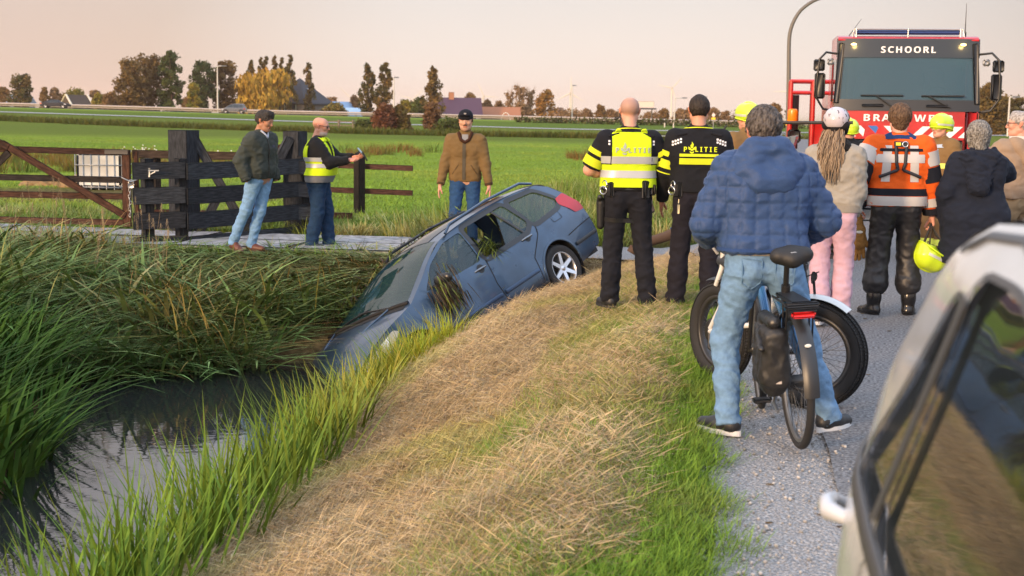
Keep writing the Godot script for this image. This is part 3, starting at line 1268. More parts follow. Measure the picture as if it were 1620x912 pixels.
# ------------------------------------------------------------------ panels cut out of curved car sides
# poly and holes lie in the side view (x forward, y up); width(x, y) is the half width there; s = -1 left, 1 right
func lift(poly: PackedVector2Array, holes: Array, cell: float, width: Callable, s: float, off := 0.0) -> MB:
	var mb := MB.new()
	var lo := poly[0]
	var hi := poly[0]
	for q in poly:
		lo = lo.min(q); hi = hi.max(q)
	var hb := []
	for h in holes:
		var a: Vector2 = h[0]
		var b: Vector2 = h[0]
		for q in h:
			a = a.min(q); b = b.max(q)
		hb.append(Rect2(a, b - a))
	var key := {}
	var nx := int(ceil((hi.x - lo.x) / cell))
	var ny := int(ceil((hi.y - lo.y) / cell))
	for ix in nx:
		for iy in ny:
			var r := Rect2(lo + P(ix, iy) * cell, P(cell, cell))
			var sq := PackedVector2Array([r.position, r.position + P(cell, 0), r.end, r.position + P(0, cell)])
			var parts := Geometry2D.intersect_polygons(sq, poly)
			for k in holes.size():
				if not (hb[k] as Rect2).intersects(r): continue
				var nxt: Array[PackedVector2Array] = []
				for q in parts: nxt.append_array(Geometry2D.clip_polygons(q, holes[k]))
				parts = nxt
			for q in parts:
				if q.size() < 3: continue
				var tr := Geometry2D.triangulate_polygon(q)
				for i in range(0, tr.size(), 3):
					var id := []
					for e in 3:
						var c: Vector2 = q[tr[i + e]]
						var kk := Vector2i(roundi(c.x * 5000), roundi(c.y * 5000))
						if not key.has(kk):
							key[kk] = mb.p(V(c.x, c.y, s * (width.call(c.x, c.y) + off)))
						id.append(key[kk])
					var c0: Vector2 = q[tr[i]]; var c1: Vector2 = q[tr[i + 1]]; var c2: Vector2 = q[tr[i + 2]]
					var ccw := (c1 - c0).cross(c2 - c0) > 0
					if ccw == (s > 0): mb.tri(id[0], id[1], id[2])
					else: mb.tri(id[0], id[2], id[1])
	return mb


func ribbon(pts: Array, wide: float, width: Callable, s: float, off := 0.002, thick := 0.0, n := 24) -> MB:
	# a seam or moulding along a polyline in the side view
	var mb := MB.new()
	var c := Curve2D.new()
	for q in pts: c.add_point(q)
	var total := c.get_baked_length()
	var rows := [[], [], [], []]
	for i in n + 1:
		var a := c.sample_baked(total * i / n)
		var b := c.sample_baked(minf(total, total * i / n + 0.02))
		var a2 := c.sample_baked(maxf(0, total * i / n - 0.02))
		var d := (b - a2).normalized()
		var m := P(-d.y, d.x) * wide * 0.5
		for k in 4:
			var f: float = [-1.0, -0.8, 0.8, 1.0][k]
			var o: float = off if (k == 0 or k == 3) else off + thick
			var q := a + m * f
			rows[k].append(mb.p(V(q.x, q.y, s * (width.call(q.x, q.y) + o))))
	for i in n:
		for k in 3:
			if s > 0: mb.quad(rows[k][i], rows[k][i + 1], rows[k + 1][i + 1], rows[k + 1][i])
			else: mb.quad(rows[k][i], rows[k + 1][i], rows[k + 1][i + 1], rows[k][i + 1])
	return mb


func across(edge: Array, bulge: Array, width: Callable, i0: int, i1: int, n := 16, s0 := -1.0, s1 := 1.0, off := 0.0, sub := 4) -> MB:
	# the skin that spans a car from its left edge line to its right one; edge: Vector2 side-view points, bulge: Vector2 per point
	var mb := MB.new()
	var rows := []
	for i in range(i0, i1):
		for q in (sub if i < i1 - 1 else sub + 1):
			var f := float(q) / sub
			var p0: Vector2 = edge[maxi(i - 1, 0)]; var p1: Vector2 = edge[i]; var p2: Vector2 = edge[i + 1]; var p3: Vector2 = edge[mini(i + 2, edge.size() - 1)]
			var e := p1.cubic_interpolate(p2, p0, p3, f) if edge.size() > 3 else p1.lerp(p2, f)
			var b: Vector2 = (bulge[i] as Vector2).lerp(bulge[i + 1], f)
			var d := (p2 - p1).normalized()
			var nrm := P(-d.y, d.x)
			if nrm.dot(b) < 0: nrm = -nrm
			var w: float = width.call(e.x, e.y)
			var row := []
			for k in n + 1:
				var sv := lerpf(s0, s1, float(k) / n)
				var sh := 1.0 - pow(absf(sv), 2.4)
				var c := e + b * sh + nrm * off
				row.append(mb.p(V(c.x, c.y, w * sv)))
			rows.append(row)
	for i in rows.size() - 1:
		for k in n:
			mb.quad(rows[i][k], rows[i + 1][k], rows[i + 1][k + 1], rows[i][k + 1])
	return mb


func wheel(parent: Node, at: Vector3, r: float, wide: float, side: float, spokes := 6, rim_col := Color(0.5, 0.5, 0.52), turn := 0.0, detail := true) -> void:
	# axle along local z; side -1 shows its face to -z
	var t := Transform3D(Basis(Vector3.UP, turn) * Basis(V(1, 0, 0), V(0, 1, 0), V(0, 0, side)), at)
	if side < 0: t.basis = Basis(Vector3.UP, turn + PI)
	var ty := MB.new()
	var rr := r * 0.66
	ty.lathe(t, [P(rr, -wide / 2), P(r * 0.9, -wide / 2), P(r * 0.985, -wide * 0.38), P(r, -wide * 0.2), P(r, wide * 0.2), P(r * 0.985, wide * 0.38), P(r * 0.92, wide / 2), P(r * 0.82, wide * 0.53), P(rr, wide * 0.46)], 40 if detail else 20)
	var w := obj("wheel", ty, plain(0.012, 0.012, 0.013, 0.75), parent)
	var rim := MB.new()
	rim.lathe(t, [P(rr, wide * 0.46), P(rr * 0.95, wide * 0.47), P(rr * 0.92, wide * 0.3), P(rr * 0.9, -wide * 0.1)], 40 if detail else 20)
	for k in spokes:
		var a := TAU * k / spokes + 0.3
		var d := V(cos(a), sin(a), 0)
		var q := V(-sin(a), cos(a), 0)
		var x := [t * (d * rr * 0.12 + q * rr * 0.14 + V(0, 0, wide * 0.36)), t * (d * rr * 0.96 + q * rr * 0.1 + V(0, 0, wide * 0.45)), t * (d * rr * 0.96 - q * rr * 0.1 + V(0, 0, wide * 0.45)), t * (d * rr * 0.12 - q * rr * 0.14 + V(0, 0, wide * 0.36))]
		rim.face([x[3], x[2], x[1], x[0]])
		var back := t.basis * V(0, 0, -0.03)
		rim.face([x[0], x[1], x[1] + back, x[0] + back])
		rim.face([x[3] + back, x[2] + back, x[2], x[3]])
	rim.lathe(t, [P(0.0, wide * 0.42), P(rr * 0.14, wide * 0.41), P(rr * 0.2, wide * 0.33)], 16)
	obj("rim", rim, plain(rim_col.r, rim_col.g, rim_col.b, 0.28, 0.85), w)
	var hub := MB.new()
	hub.lathe(t, [P(0.0, wide * 0.02), P(rr * 0.9, 0.0)], 24)
	obj("brake_disc", hub, plain(0.03, 0.03, 0.03, 0.5, 0.6), w)


func pts(a: Array) -> PackedVector2Array:
	var o := PackedVector2Array()
	for i in range(0, a.size(), 2): o.append(P(a[i], a[i + 1]))
	return o


func smooth_poly(p: PackedVector2Array, r: float) -> PackedVector2Array:
	# rounds the corners of a polygon
	var o := PackedVector2Array()
	var n := p.size()
	for i in n:
		var a := p[(i + n - 1) % n]; var b := p[i]; var c := p[(i + 1) % n]
		var ra := minf(r, (a - b).length() * 0.45); var rc2 := minf(r, (c - b).length() * 0.45)
		var s := b + (a - b).normalized() * ra
		var e := b + (c - b).normalized() * rc2
		for k in 4:
			var f := k / 3.0
			o.append(s.lerp(b, f).lerp(b.lerp(e, f), f))
	return o


func circle(c: Vector2, r: float, n := 28, a0 := 0.0, a1 := TAU) -> PackedVector2Array:
	var o := PackedVector2Array()
	for i in n: o.append(c + P(cos(lerpf(a0, a1, float(i) / n)), sin(lerpf(a0, a1, float(i) / n))) * r)
	return o


func grown(p: PackedVector2Array, d: float) -> PackedVector2Array:
	var g := Geometry2D.offset_polygon(p, d)
	return g[0] if g.size() else p


func estate_width(x: float, y: float) -> float:
	var b := 0.885 + 0.02 * sin(clampf((y - 0.2) / 0.7, 0.0, 1.0) * PI)
	if y < 0.32: b -= (0.32 - y) * 0.35
	if y > 0.9: b = 0.885 - 0.56 * pow((y - 0.9), 1.0) * (0.9 + 0.35 * (y - 0.9))
	var f := 1.0
	if x > 2.4: f -= 0.30 * pow((x - 2.4) / 1.1, 2.2)
	if x < 0.0: f -= 0.14 * pow(-x / 0.98, 1.8)
	return b * f


func sunk_estate() -> void:
	var root := thing("estate_car", "blue-grey estate car nose down in the ditch with its front in the water", "car")
	var sc := 0.88
	root.transform = Transform3D(Basis(V(-0.5937, -0.3196, 0.7385), V(-0.4879, 0.8728, -0.0145), V(-0.6399, -0.369, -0.6741)) * sc, V(0.2206, -0.5258, -16.3057))
	var W := estate_width
	var blue := paint(0.045, 0.088, 0.155, 0.36, 0.45)
	var black := plain(0.012, 0.013, 0.015, 0.35)
	var rubber := plain(0.015, 0.016, 0.018, 0.55)
	var body := pts([-0.9, 0.3, -0.4, 0.22, 3.2, 0.22, 3.44, 0.3, 3.5, 0.46, 3.47, 0.58, 3.22, 0.74, 2.9, 0.86, 2.5, 0.95, 2.15, 1.1, 1.75, 1.28, 1.42, 1.39, 0.95, 1.44, 0.4, 1.455, -0.15, 1.43, -0.55, 1.375, -0.72, 1.28, -0.86, 1.08, -0.94, 0.9, -0.985, 0.7, -0.985, 0.45])
	var win_f := smooth_poly(pts([2.22, 0.965, 1.22, 0.94, 1.08, 1.36, 1.42, 1.345, 1.85, 1.2]), 0.05)
	var win_r := smooth_poly(pts([1.13, 0.94, 0.3, 0.955, 0.14, 1.04, 0.2, 1.375, 1.0, 1.365]), 0.05)
	var win_q := smooth_poly(pts([0.09, 0.985, -0.5, 1.02, -0.62, 1.08, -0.42, 1.32, 0.1, 1.365]), 0.06)
	var arches := [circle(P(0, 0.3), 0.365), circle(P(2.725, 0.3), 0.365)]
	var wins := [win_f, win_r, win_q]
	for s in [-1.0, 1.0]:
		var shell := obj("body_side", lift(body, arches + wins, 0.07, W, s), blue, root)
		var band_poly := grown(Geometry2D.merge_polygons(Geometry2D.merge_polygons(grown(win_f, 0.02), grown(win_r, 0.05))[0], grown(win_q, 0.05))[0], 0.012)
		obj("window_surround", lift(band_poly, wins, 0.09, W, s, 0.004), black, root)
		for k in 3:
			var wp: PackedVector2Array = wins[k]
			if k == 1 and s < 0:   # lowered pane: its front upper corner is open
				wp = Geometry2D.intersect_polygons(wp, pts([0.0, 0.8, 0.82, 0.8, 0.3, 1.42, 0.0, 1.42]))[0]
			var g := obj("window", lift(grown(wp, 0.012), [], 0.12, W, s, -0.012), pane(0.55, 0.02, 0.045, 0.06), root)
			g.name = "window" if k == 0 and s < 0 else g.name
		obj("window_divider", ribbon([P(0.33, 0.96), P(0.42, 1.37)], 0.035, W, s, 0.002, 0.006), black, root)
		# doors and trim
		for seam in [[P(2.2, 0.95), P(2.26, 0.6), P(2.2, 0.3)], [P(1.16, 0.93), P(1.2, 0.6), P(1.14, 0.28)], [P(0.08, 1.0), P(0.16, 0.84), P(0.42, 0.62), P(0.44, 0.3)], [P(2.2, 0.285), P(1.3, 0.275), P(0.43, 0.285)], [P(-0.34, 0.62), P(-0.62, 0.645), P(-0.98, 0.66)]]:
			obj("panel_gap", ribbon(seam, 0.014, W, s, 0.0015), plain(0.004, 0.004, 0.005, 0.8), root)
		for part in [[P(2.22, 0.46), P(1.22, 0.455)], [P(1.14, 0.455), P(0.46, 0.46)]]:
			obj("side_moulding", ribbon(part, 0.055, W, s, 0.002, 0.014), paint(0.022, 0.06, 0.135, 0.42, 0.5), root)
		obj("sill_trim", ribbon([P(2.35, 0.255), P(1.3, 0.245), P(0.38, 0.255)], 0.06, W, s, 0.002, 0.012), rubber, root)
		obj("bumper_moulding", ribbon([P(-0.4, 0.47), P(-0.7, 0.47), P(-0.97, 0.47)], 0.05, W, s, 0.002, 0.015), rubber, root)
		obj("arch_lip", ribbon(Array(circle(P(0, 0.3), 0.375, 24, -0.15, PI + 0.2)), 0.03, W, s, 0.003, 0.008), blue, root)
		for hx in [[1.32, 0.865], [0.36, 0.885]]:
			var h := MB.new()
			var c := P(hx[0], hx[1])
			var w: float = s * W.call(c.x, c.y)
			h.tube([V(c.x - 0.1, c.y - 0.01, w - s * 0.005), V(c.x - 0.07, c.y, w + s * 0.028), V(c.x + 0.06, c.y, w + s * 0.03), V(c.x + 0.1, c.y - 0.006, w - s * 0.005)], [0.011, 0.015, 0.015, 0.011], 8)
			obj("door_handle", h, plain(0.22, 0.24, 0.27, 0.2, 0.8), root)
			obj("handle_recess", lift(grown(circle(c + P(-0.01, -0.004), 0.052, 18), 0.004), [], 0.06, W, s, 0.002), plain(0.006, 0.007, 0.008, 0.5), root)
		if s < 0:
			obj("fuel_flap", ribbon(Array(smooth_poly(pts([-0.42, 0.86, -0.22, 0.86, -0.22, 1.0, -0.42, 1.0, -0.42, 0.86]), 0.03)), 0.009, W, s, 0.0015, 0.0, 60), plain(0.015, 0.02, 0.03, 0.6), root)
		var lamp := smooth_poly(pts([-0.6, 1.1, -0.56, 1.02, -0.74, 0.82, -0.965, 0.8, -0.94, 0.92, -0.82, 1.12]), 0.03)
		obj("tail_light", lift(lamp, [], 0.06, W, s, 0.006), plain(0.42, 0.004, 0.012, 0.3), root)
		var head := smooth_poly(pts([3.4, 0.6, 3.42, 0.49, 3.15, 0.55, 2.86, 0.75, 2.93, 0.8, 3.2, 0.7]), 0.03)
		obj("headlight", lift(head, [], 0.06, W, s, 0.008), plain(0.75, 0.77, 0.78, 0.08, 0.5), root)
		# mirror
		var mr := MB.new()
		var mz: float = s * 0.99
		var mprims := [cap(V(2.04, 1.0, mz - s * 0.05), V(2.0, 1.0, mz + s * 0.07), 0.075, 0.062, 0.02)]
		mr = skin(mprims, 0.012)
		for i in mr.v.size(): mr.v[i].x = 2.02 + (mr.v[i].x - 2.02) * 0.75
		var mo := obj("door_mirror", mr, blue if s > 0 else black, root)
		var mg := MB.new()
		mg.box(Transform3D(Basis(Vector3.UP, s * 0.15), V(1.955, 1.0, mz + s * 0.01)), V(0.006, 0.1, 0.15), 0.002)
		obj("mirror_glass", mg, plain(0.6, 0.62, 0.65, 0.05, 0.9), mo)
		var arm := MB.new()
		arm.tube([V(2.06, 0.96, s * 0.84), V(2.04, 0.97, s * 0.93)], 0.03, 8)
		obj("mirror_arm", arm, black, mo)
	# the skin across: nose, bonnet, windscreen, roof, tail
	var edge := [P(3.44, 0.3), P(3.5, 0.46), P(3.47, 0.58), P(3.22, 0.74), P(2.9, 0.86), P(2.5, 0.95), P(2.15, 1.1), P(1.75, 1.28), P(1.42, 1.39), P(0.95, 1.44), P(0.4, 1.455), P(-0.15, 1.43), P(-0.55, 1.375), P(-0.72, 1.28), P(-0.86, 1.08), P(-0.94, 0.9), P(-0.985, 0.7), P(-0.985, 0.45), P(-0.9, 0.3)]
	var bul := [P(0.1, 0), P(0.14, 0), P(0.12, 0.03), P(0.07, 0.07), P(0.06, 0.075), P(0.14, 0.05), P(0.14, 0.06), P(0.1, 0.07), P(0.03, 0.07), P(0, 0.06), P(0, 0.055), P(0, 0.055), P(-0.04, 0.05), P(-0.05, 0.04), P(-0.07, 0.02), P(-0.08, 0), P(-0.08, 0), P(-0.08, 0), P(-0.05, 0)]
	obj("front_bumper", across(edge, bul, W, 0, 2), blue, root)
	var hood := obj("bonnet", across(edge, bul, W, 2, 5, 20), blue, root)
	for sd in [-1.0, 1.0]:
		var crease := MB.new()
		crease.tube([V(3.3, 0.78, 0.3 * sd), V(2.9, 0.935, 0.42 * sd), V(2.6, 1.0, 0.55 * sd)], 0.012, 6)
		obj("bonnet_crease", crease, blue, hood)
	var cowl := MB.new()
	cowl.add(across(edge, bul, W, 4, 5, 20, -0.93, 0.93, 0.006, 8))
	# keep only the last rows as the black scuttle below the glass
	var keep := MB.new()
	for i in 9 * 21: keep.p(cowl.v[i])
	for r in range(6, 8):
		for k in 20: keep.quad(r * 21 + k, (r + 1) * 21 + k, (r + 1) * 21 + k + 1, r * 21 + k + 1)
	var scut := obj("scuttle", keep, plain(0.006, 0.006, 0.007, 0.7), root)
	var lip := []
	for i in 21:
		var sv := lerpf(-0.95, 0.95, i / 20.0)
		var sh := 1.0 - pow(absf(sv), 2.4)
		lip.append(V(2.49 + 0.14 * sh, 0.965 + 0.05 * sh, W.call(2.5, 0.95) * sv))
	var lm := MB.new()
	lm.tube(lip, 0.026, 6)
	obj("scuttle_seal", lm, plain(0.004, 0.004, 0.005, 0.8), scut)
	var pillar := MB.new()
	pillar.add(across(edge, bul, W, 5, 8, 3, -1.0, -0.9))
	pillar.add(across(edge, bul, W, 5, 8, 3, 0.9, 1.0))
	obj("windscreen_pillar", pillar, blue, root)
	obj("windscreen", across(edge, bul, W, 5, 8, 20, -0.91, 0.91, 0.002), pane(0.72, 0.01, 0.035, 0.04), root)
	for sd in [-1.0, 1.0]:
		var wiper := MB.new()
		wiper.tube([V(2.58, 1.02, 0.5 * sd), V(2.56, 1.06, 0.2 * sd), V(2.5, 1.08, -0.1 * sd)], 0.012, 6)
		obj("wiper", wiper, black, root)
	var roof := obj("roof", across(edge, bul, W, 8, 12, 18), blue, root)
	obj("roof_glass", across(edge, bul, W, 8, 11, 16, -0.72, 0.72, 0.006), plain(0.012, 0.014, 0.016, 0.05), roof)
	for sd in [-1.0, 1.0]:
		var rail := MB.new()
		rail.tube([V(1.3, 1.43, 0.62 * sd), V(1.15, 1.5, 0.6 * sd), V(0.4, 1.53, 0.585 * sd), V(-0.3, 1.5, 0.58 * sd), V(-0.5, 1.42, 0.58 * sd)], 0.018, 8)
		obj("roof_rail", rail, blue if sd < 0 else black, root)
	obj("spoiler", across(edge, bul, W, 12, 13, 14, -0.95, 0.95, 0.012), blue, root)
	obj("rear_window", across(edge, bul, W, 13, 15, 14, -0.88, 0.88, 0.003), pane(0.4, 0.02, 0.03, 0.03), root)
	var frame := MB.new()
	frame.add(across(edge, bul, W, 13, 15, 3, -1.0, -0.88)); frame.add(across(edge, bul, W, 13, 15, 3, 0.88, 1.0))
	obj("tailgate_frame", frame, blue, root)
	obj("tailgate", across(edge, bul, W, 15, 16, 14), blue, root)
	obj("rear_bumper", across(edge, bul, W, 16, 18, 14), blue, root)
	# floor and cabin
	var fl := MB.new()
	fl.box(at3(V(1.35, 0.25, 0)), V(4.4, 0.06, 1.5), 0.0)
	fl.box(at3(V(2.5, 0.6, 0)), V(0.06, 0.66, 1.5), 0.0)
	obj("floor_pan", fl, plain(0.02, 0.02, 0.022, 0.8), root)
	var dash := MB.new()
	dash.box(Transform3D(Basis(V(0, 0, 1), 0.1), V(2.2, 0.84, 0)), V(0.55, 0.18, 1.4), 0.06)
	obj("dashboard", dash, plain(0.03, 0.03, 0.032, 0.7), root)
	for r in 2:
		for sd in [-1.0, 1.0]:
			var st := skin([cap(V(1.15 - r * 0.85, 0.5, 0.38 * sd - 0.12), V(1.15 - r * 0.85, 0.5, 0.38 * sd + 0.12), 0.11, 0.11, 0.06), cap(V(1.55 - r * 0.85, 0.52, 0.38 * sd), V(1.2 - r * 0.85, 0.5, 0.38 * sd), 0.13, 0.13, 0.08), cap(V(1.1 - r * 0.85, 0.55, 0.38 * sd), V(0.95 - r * 0.85, 0.98, 0.38 * sd), 0.15, 0.12, 0.08), cap(V(0.93 - r * 0.85, 1.12, 0.38 * sd - 0.06), V(0.93 - r * 0.85, 1.12, 0.38 * sd + 0.06), 0.06, 0.06, 0.03)], 0.03)
			obj("seat", st, cloth(0.05, 0.05, 0.055), root)
	for wx in [0.0, 2.725]:
		for sd in [-1.0, 1.0]:
			wheel(root, V(wx, 0.3, 0.78 * sd), 0.32, 0.2, sd, 6, Color(0.62, 0.62, 0.64))
			var well := MB.new()
			well.lathe(at3(V(wx, 0.3, 0.55 * sd)), [P(0.0, 0.0), P(0.37, 0.0), P(0.37, 0.32 * sd)], 24)
			obj("wheel_arch", well, plain(0.008, 0.008, 0.008, 0.9), root)


func far_car(called: String, label: String, at: Vector3, yaw: float, m: Material, boxy: bool) -> void:
	# far cars: loft of side panels with cut windows, roof, four wheels
	var root := thing(called, label, "car", at, yaw)
	var W := func(x: float, y: float) -> float:
		var b := 0.88 - (0.0 if y < 0.85 else (y - 0.85) * 0.5)
		return b * (1.0 - 0.14 * pow(absf(x) / 2.3, 4.0))
	var body: PackedVector2Array
	var edge := []
	var win := []
	if boxy:
		body = pts([-2.0, 0.3, 2.05, 0.3, 2.1, 0.6, 1.95, 0.8, 1.25, 0.98, 0.55, 1.5, -0.2, 1.62, -1.5, 1.58, -1.85, 1.2, -2.02, 0.8])
		win = [smooth_poly(pts([1.05, 1.0, 0.1, 0.98, 0.1, 1.5, 0.5, 1.44]), 0.05), smooth_poly(pts([0.02, 0.98, -0.9, 0.98, -0.9, 1.5, 0.02, 1.5]), 0.05), smooth_poly(pts([-0.98, 0.98, -1.6, 1.05, -1.45, 1.46, -0.98, 1.5]), 0.05)]
	else:
		body = pts([-2.3, 0.3, 2.35, 0.3, 2.4, 0.55, 2.2, 0.75, 1.1, 0.95, 0.35, 1.36, -0.5, 1.44, -1.2, 1.3, -1.85, 1.02, -2.35, 0.95, -2.4, 0.6])
		win = [smooth_poly(pts([0.9, 0.95, -0.15, 0.93, -0.2, 1.32, 0.32, 1.28]), 0.05), smooth_poly(pts([-0.25, 0.93, -1.2, 0.96, -1.05, 1.2, -0.5, 1.34, -0.3, 1.33]), 0.05)]
	for q in body:
		edge.append(q)
	edge = edge.slice(1) + edge.slice(0, 1)
	var bul := []
	for q in edge: bul.append(P(0, 0.04))
	var wb := 1.3 if boxy else 1.45
	for s in [-1.0, 1.0]:
		obj("body_side", lift(body, win + [circle(P(-wb, 0.33), 0.38, 16), circle(P(wb, 0.33), 0.38, 16)], 0.3, W, s), m, root)
		for w in win: obj("window", lift(w, [], 0.4, W, s, -0.02), plain(0.02, 0.03, 0.035, 0.06), root)
		obj("tail_light", lift(pts([body[body.size() - 1].x + 0.02, 0.7, body[body.size() - 1].x + 0.3, 0.72, body[body.size() - 1].x + 0.32, 0.86, body[body.size() - 1].x + 0.08, 0.88]), [], 0.3, W, s, 0.01), plain(0.4, 0.01, 0.01, 0.2), root)
		obj("headlight", lift(pts([2.0, 0.62, 1.6, 0.68, 1.65, 0.78, 1.95, 0.74]), [], 0.3, W, s, 0.01), plain(0.7, 0.7, 0.72, 0.1), root)
	obj("body_skin", across(edge, bul, W, 0, edge.size() - 1, 6, -1.0, 1.0, 0.0, 2), m, root)
	for x in [-wb, wb]:
		for s in [-1.0, 1.0]: wheel(root, V(x, 0.33, 0.74 * s), 0.33, 0.22, s, 5, Color(0.55, 0.55, 0.57), 0.0, false)


func hatch_width(x: float, y: float) -> float:
	# x measured forward from the tail of the near car
	var b := 0.86 + 0.03 * sin(clampf((y - 0.2) / 0.75, 0.0, 1.0) * PI)
	if y > 0.93: b = 0.85 - 0.23 * (y - 0.93) - 3.4 * maxf(0.0, y - 1.36) * maxf(0.0, y - 1.36)
	var f := 1.0
	if x < 0.75: f -= 0.2 * pow((0.75 - x) / 0.75, 2.0)
	return b * f


func near_hatchback() -> void:
	# parked half out of the picture, its tail away from the camera
	var root := thing("hatchback_car", "silver hatchback parked at the right, close by and cut off by the frame", "car")
	# local x forward (towards and past the viewer), y up, z right of the car; its right flank faces the verge
	var fx := -V(sin(ROAD_YAW), 0, -cos(ROAD_YAW))
	var side := V(cos(ROAD_YAW), 0, sin(ROAD_YAW)) * -1.0
	root.transform = Transform3D(Basis(fx, Vector3.UP * 1.035, side), rc(3.34, 0.185 + 0.87, 0.0))
	var W := hatch_width
	var silver := paint(0.66, 0.69, 0.73, 0.3, 0.1)
	var black := plain(0.05, 0.052, 0.056, 0.5)
	var body := pts([0.1, 0.3, 3.7, 0.25, 3.9, 0.6, 3.6, 0.86, 2.95, 0.97, 2.3, 1.3, 1.9, 1.42, 1.4, 1.475, 1.14, 1.46, 1.0, 1.41, 0.68, 1.18, 0.4, 0.985, 0.2, 0.9, 0.06, 0.8, 0.02, 0.5])
	var w1 := smooth_poly(pts([0.6, 0.975, 0.95, 0.962, 1.23, 1.365, 1.16, 1.35, 0.9, 1.16]), 0.04)
	var w2 := smooth_poly(pts([1.0, 0.96, 2.62, 0.985, 2.2, 1.25, 1.9, 1.36, 1.55, 1.405, 1.3, 1.4]), 0.06)
	var wins := [w1, w2]
	for s in [1.0, -1.0]:
		obj("body_side", lift(body, wins + [circle(P(0.62, 0.32), 0.36), circle(P(3.1, 0.32), 0.36)], 0.05 if s > 0 else 0.15, W, s), silver, root)
		obj("window_surround", lift(Geometry2D.merge_polygons(grown(Geometry2D.merge_polygons(grown(w1, 0.06), grown(w2, 0.06))[0], -0.05), grown(w1, 0.01))[0], wins, 0.06, W, s, 0.004), black, root)
		for w in wins:
			obj("window", lift(grown(w, 0.012), [], 0.08, W, s, -0.014), pane(0.86, 0.012, 0.016, 0.016), root)
		obj("waist_seal", ribbon([P(0.25, 0.975), P(1.0, 0.945), P(2.7, 0.96)], 0.03, W, s, 0.004, 0.008, 40), black, root)
		for seam in [[P(0.4, 0.96), P(0.62, 0.74), P(0.86, 0.62), P(0.96, 0.4)], [P(1.05, 0.94), P(1.06, 0.3)]]:
			obj("panel_gap", ribbon(seam, 0.009, W, s, 0.0015), plain(0.02, 0.02, 0.022, 0.6), root)
		for hx in [[0.52, 0.87], [1.2, 0.86]]:
			var h := MB.new()
			var c := P(hx[0], hx[1])
			var w: float = s * W.call(c.x, c.y)
			h.tube([V(c.x - 0.07, c.y - 0.012, w - s * 0.004), V(c.x - 0.055, c.y, w + s * 0.025), V(c.x - 0.02, c.y, w + s * 0.036), V(c.x + 0.04, c.y, w + s * 0.034), V(c.x + 0.07, c.y - 0.006, w - s * 0.004)], [0.012, 0.017, 0.019, 0.019, 0.012], 12)
			obj("door_handle", h, silver, root)
		wheel(root, V(0.62, 0.3, 0.74 * s), 0.3, 0.19, s, 7)
		wheel(root, V(3.1, 0.3, 0.74 * s), 0.3, 0.19, s, 7)
		obj("gutter_strip", ribbon([P(1.05, 1.415), P(1.16, 1.445), P(1.4, 1.457), P(1.9, 1.4)], 0.012, W, s, 0.002, 0.004, 30), black, root)
	var edge := [P(3.7, 0.25), P(3.9, 0.6), P(3.6, 0.86), P(2.95, 0.97), P(2.3, 1.3), P(1.9, 1.42), P(1.4, 1.475), P(1.14, 1.46), P(1.0, 1.41), P(0.68, 1.18), P(0.4, 0.985), P(0.2, 0.9), P(0.06, 0.8), P(0.02, 0.5), P(0.1, 0.3)]
	var bul := []
	for e in edge: bul.append(P(0.0, 0.05) if e.x > 0.7 and e.x < 3.8 else P(-0.09 if e.x < 1 else 0.1, 0.015))
	obj("bonnet", across(edge, bul, W, 0, 3, 14), silver, root)
	obj("windscreen", across(edge, bul, W, 3, 5, 14), pane(0.6, 0.02, 0.02, 0.02), root)
	obj("roof", across(edge, bul, W, 5, 8, 18), silver, root)
	obj("spoiler", across(edge, bul, W, 8, 9, 18), silver, root)
	obj("rear_window", across(edge, bul, W, 9, 11, 18), pane(0.7, 0.02, 0.02, 0.02), root)
	obj("tailgate", across(edge, bul, W, 11, 14, 18), silver, root)
	var cab := MB.new()
	cab.box(at3(V(2.0, 0.3, 0)), V(3.4, 0.1, 1.5))
	for x in [1.0, 1.9]:
		for z in [-0.36, 0.36]:
			cab.add(skin([cap(V(x, 0.55, z), V(x - 0.12, 1.0, z), 0.2, 0.16, 0.06), cap(V(x - 0.14, 1.16, z - 0.06), V(x - 0.14, 1.16, z + 0.06), 0.07, 0.07, 0.03), cap(V(x + 0.4, 0.5, z), V(x, 0.5, z), 0.16, 0.18, 0.06)], 0.04))
	obj("seats", cab, plain(0.03, 0.03, 0.03, 0.9), root)


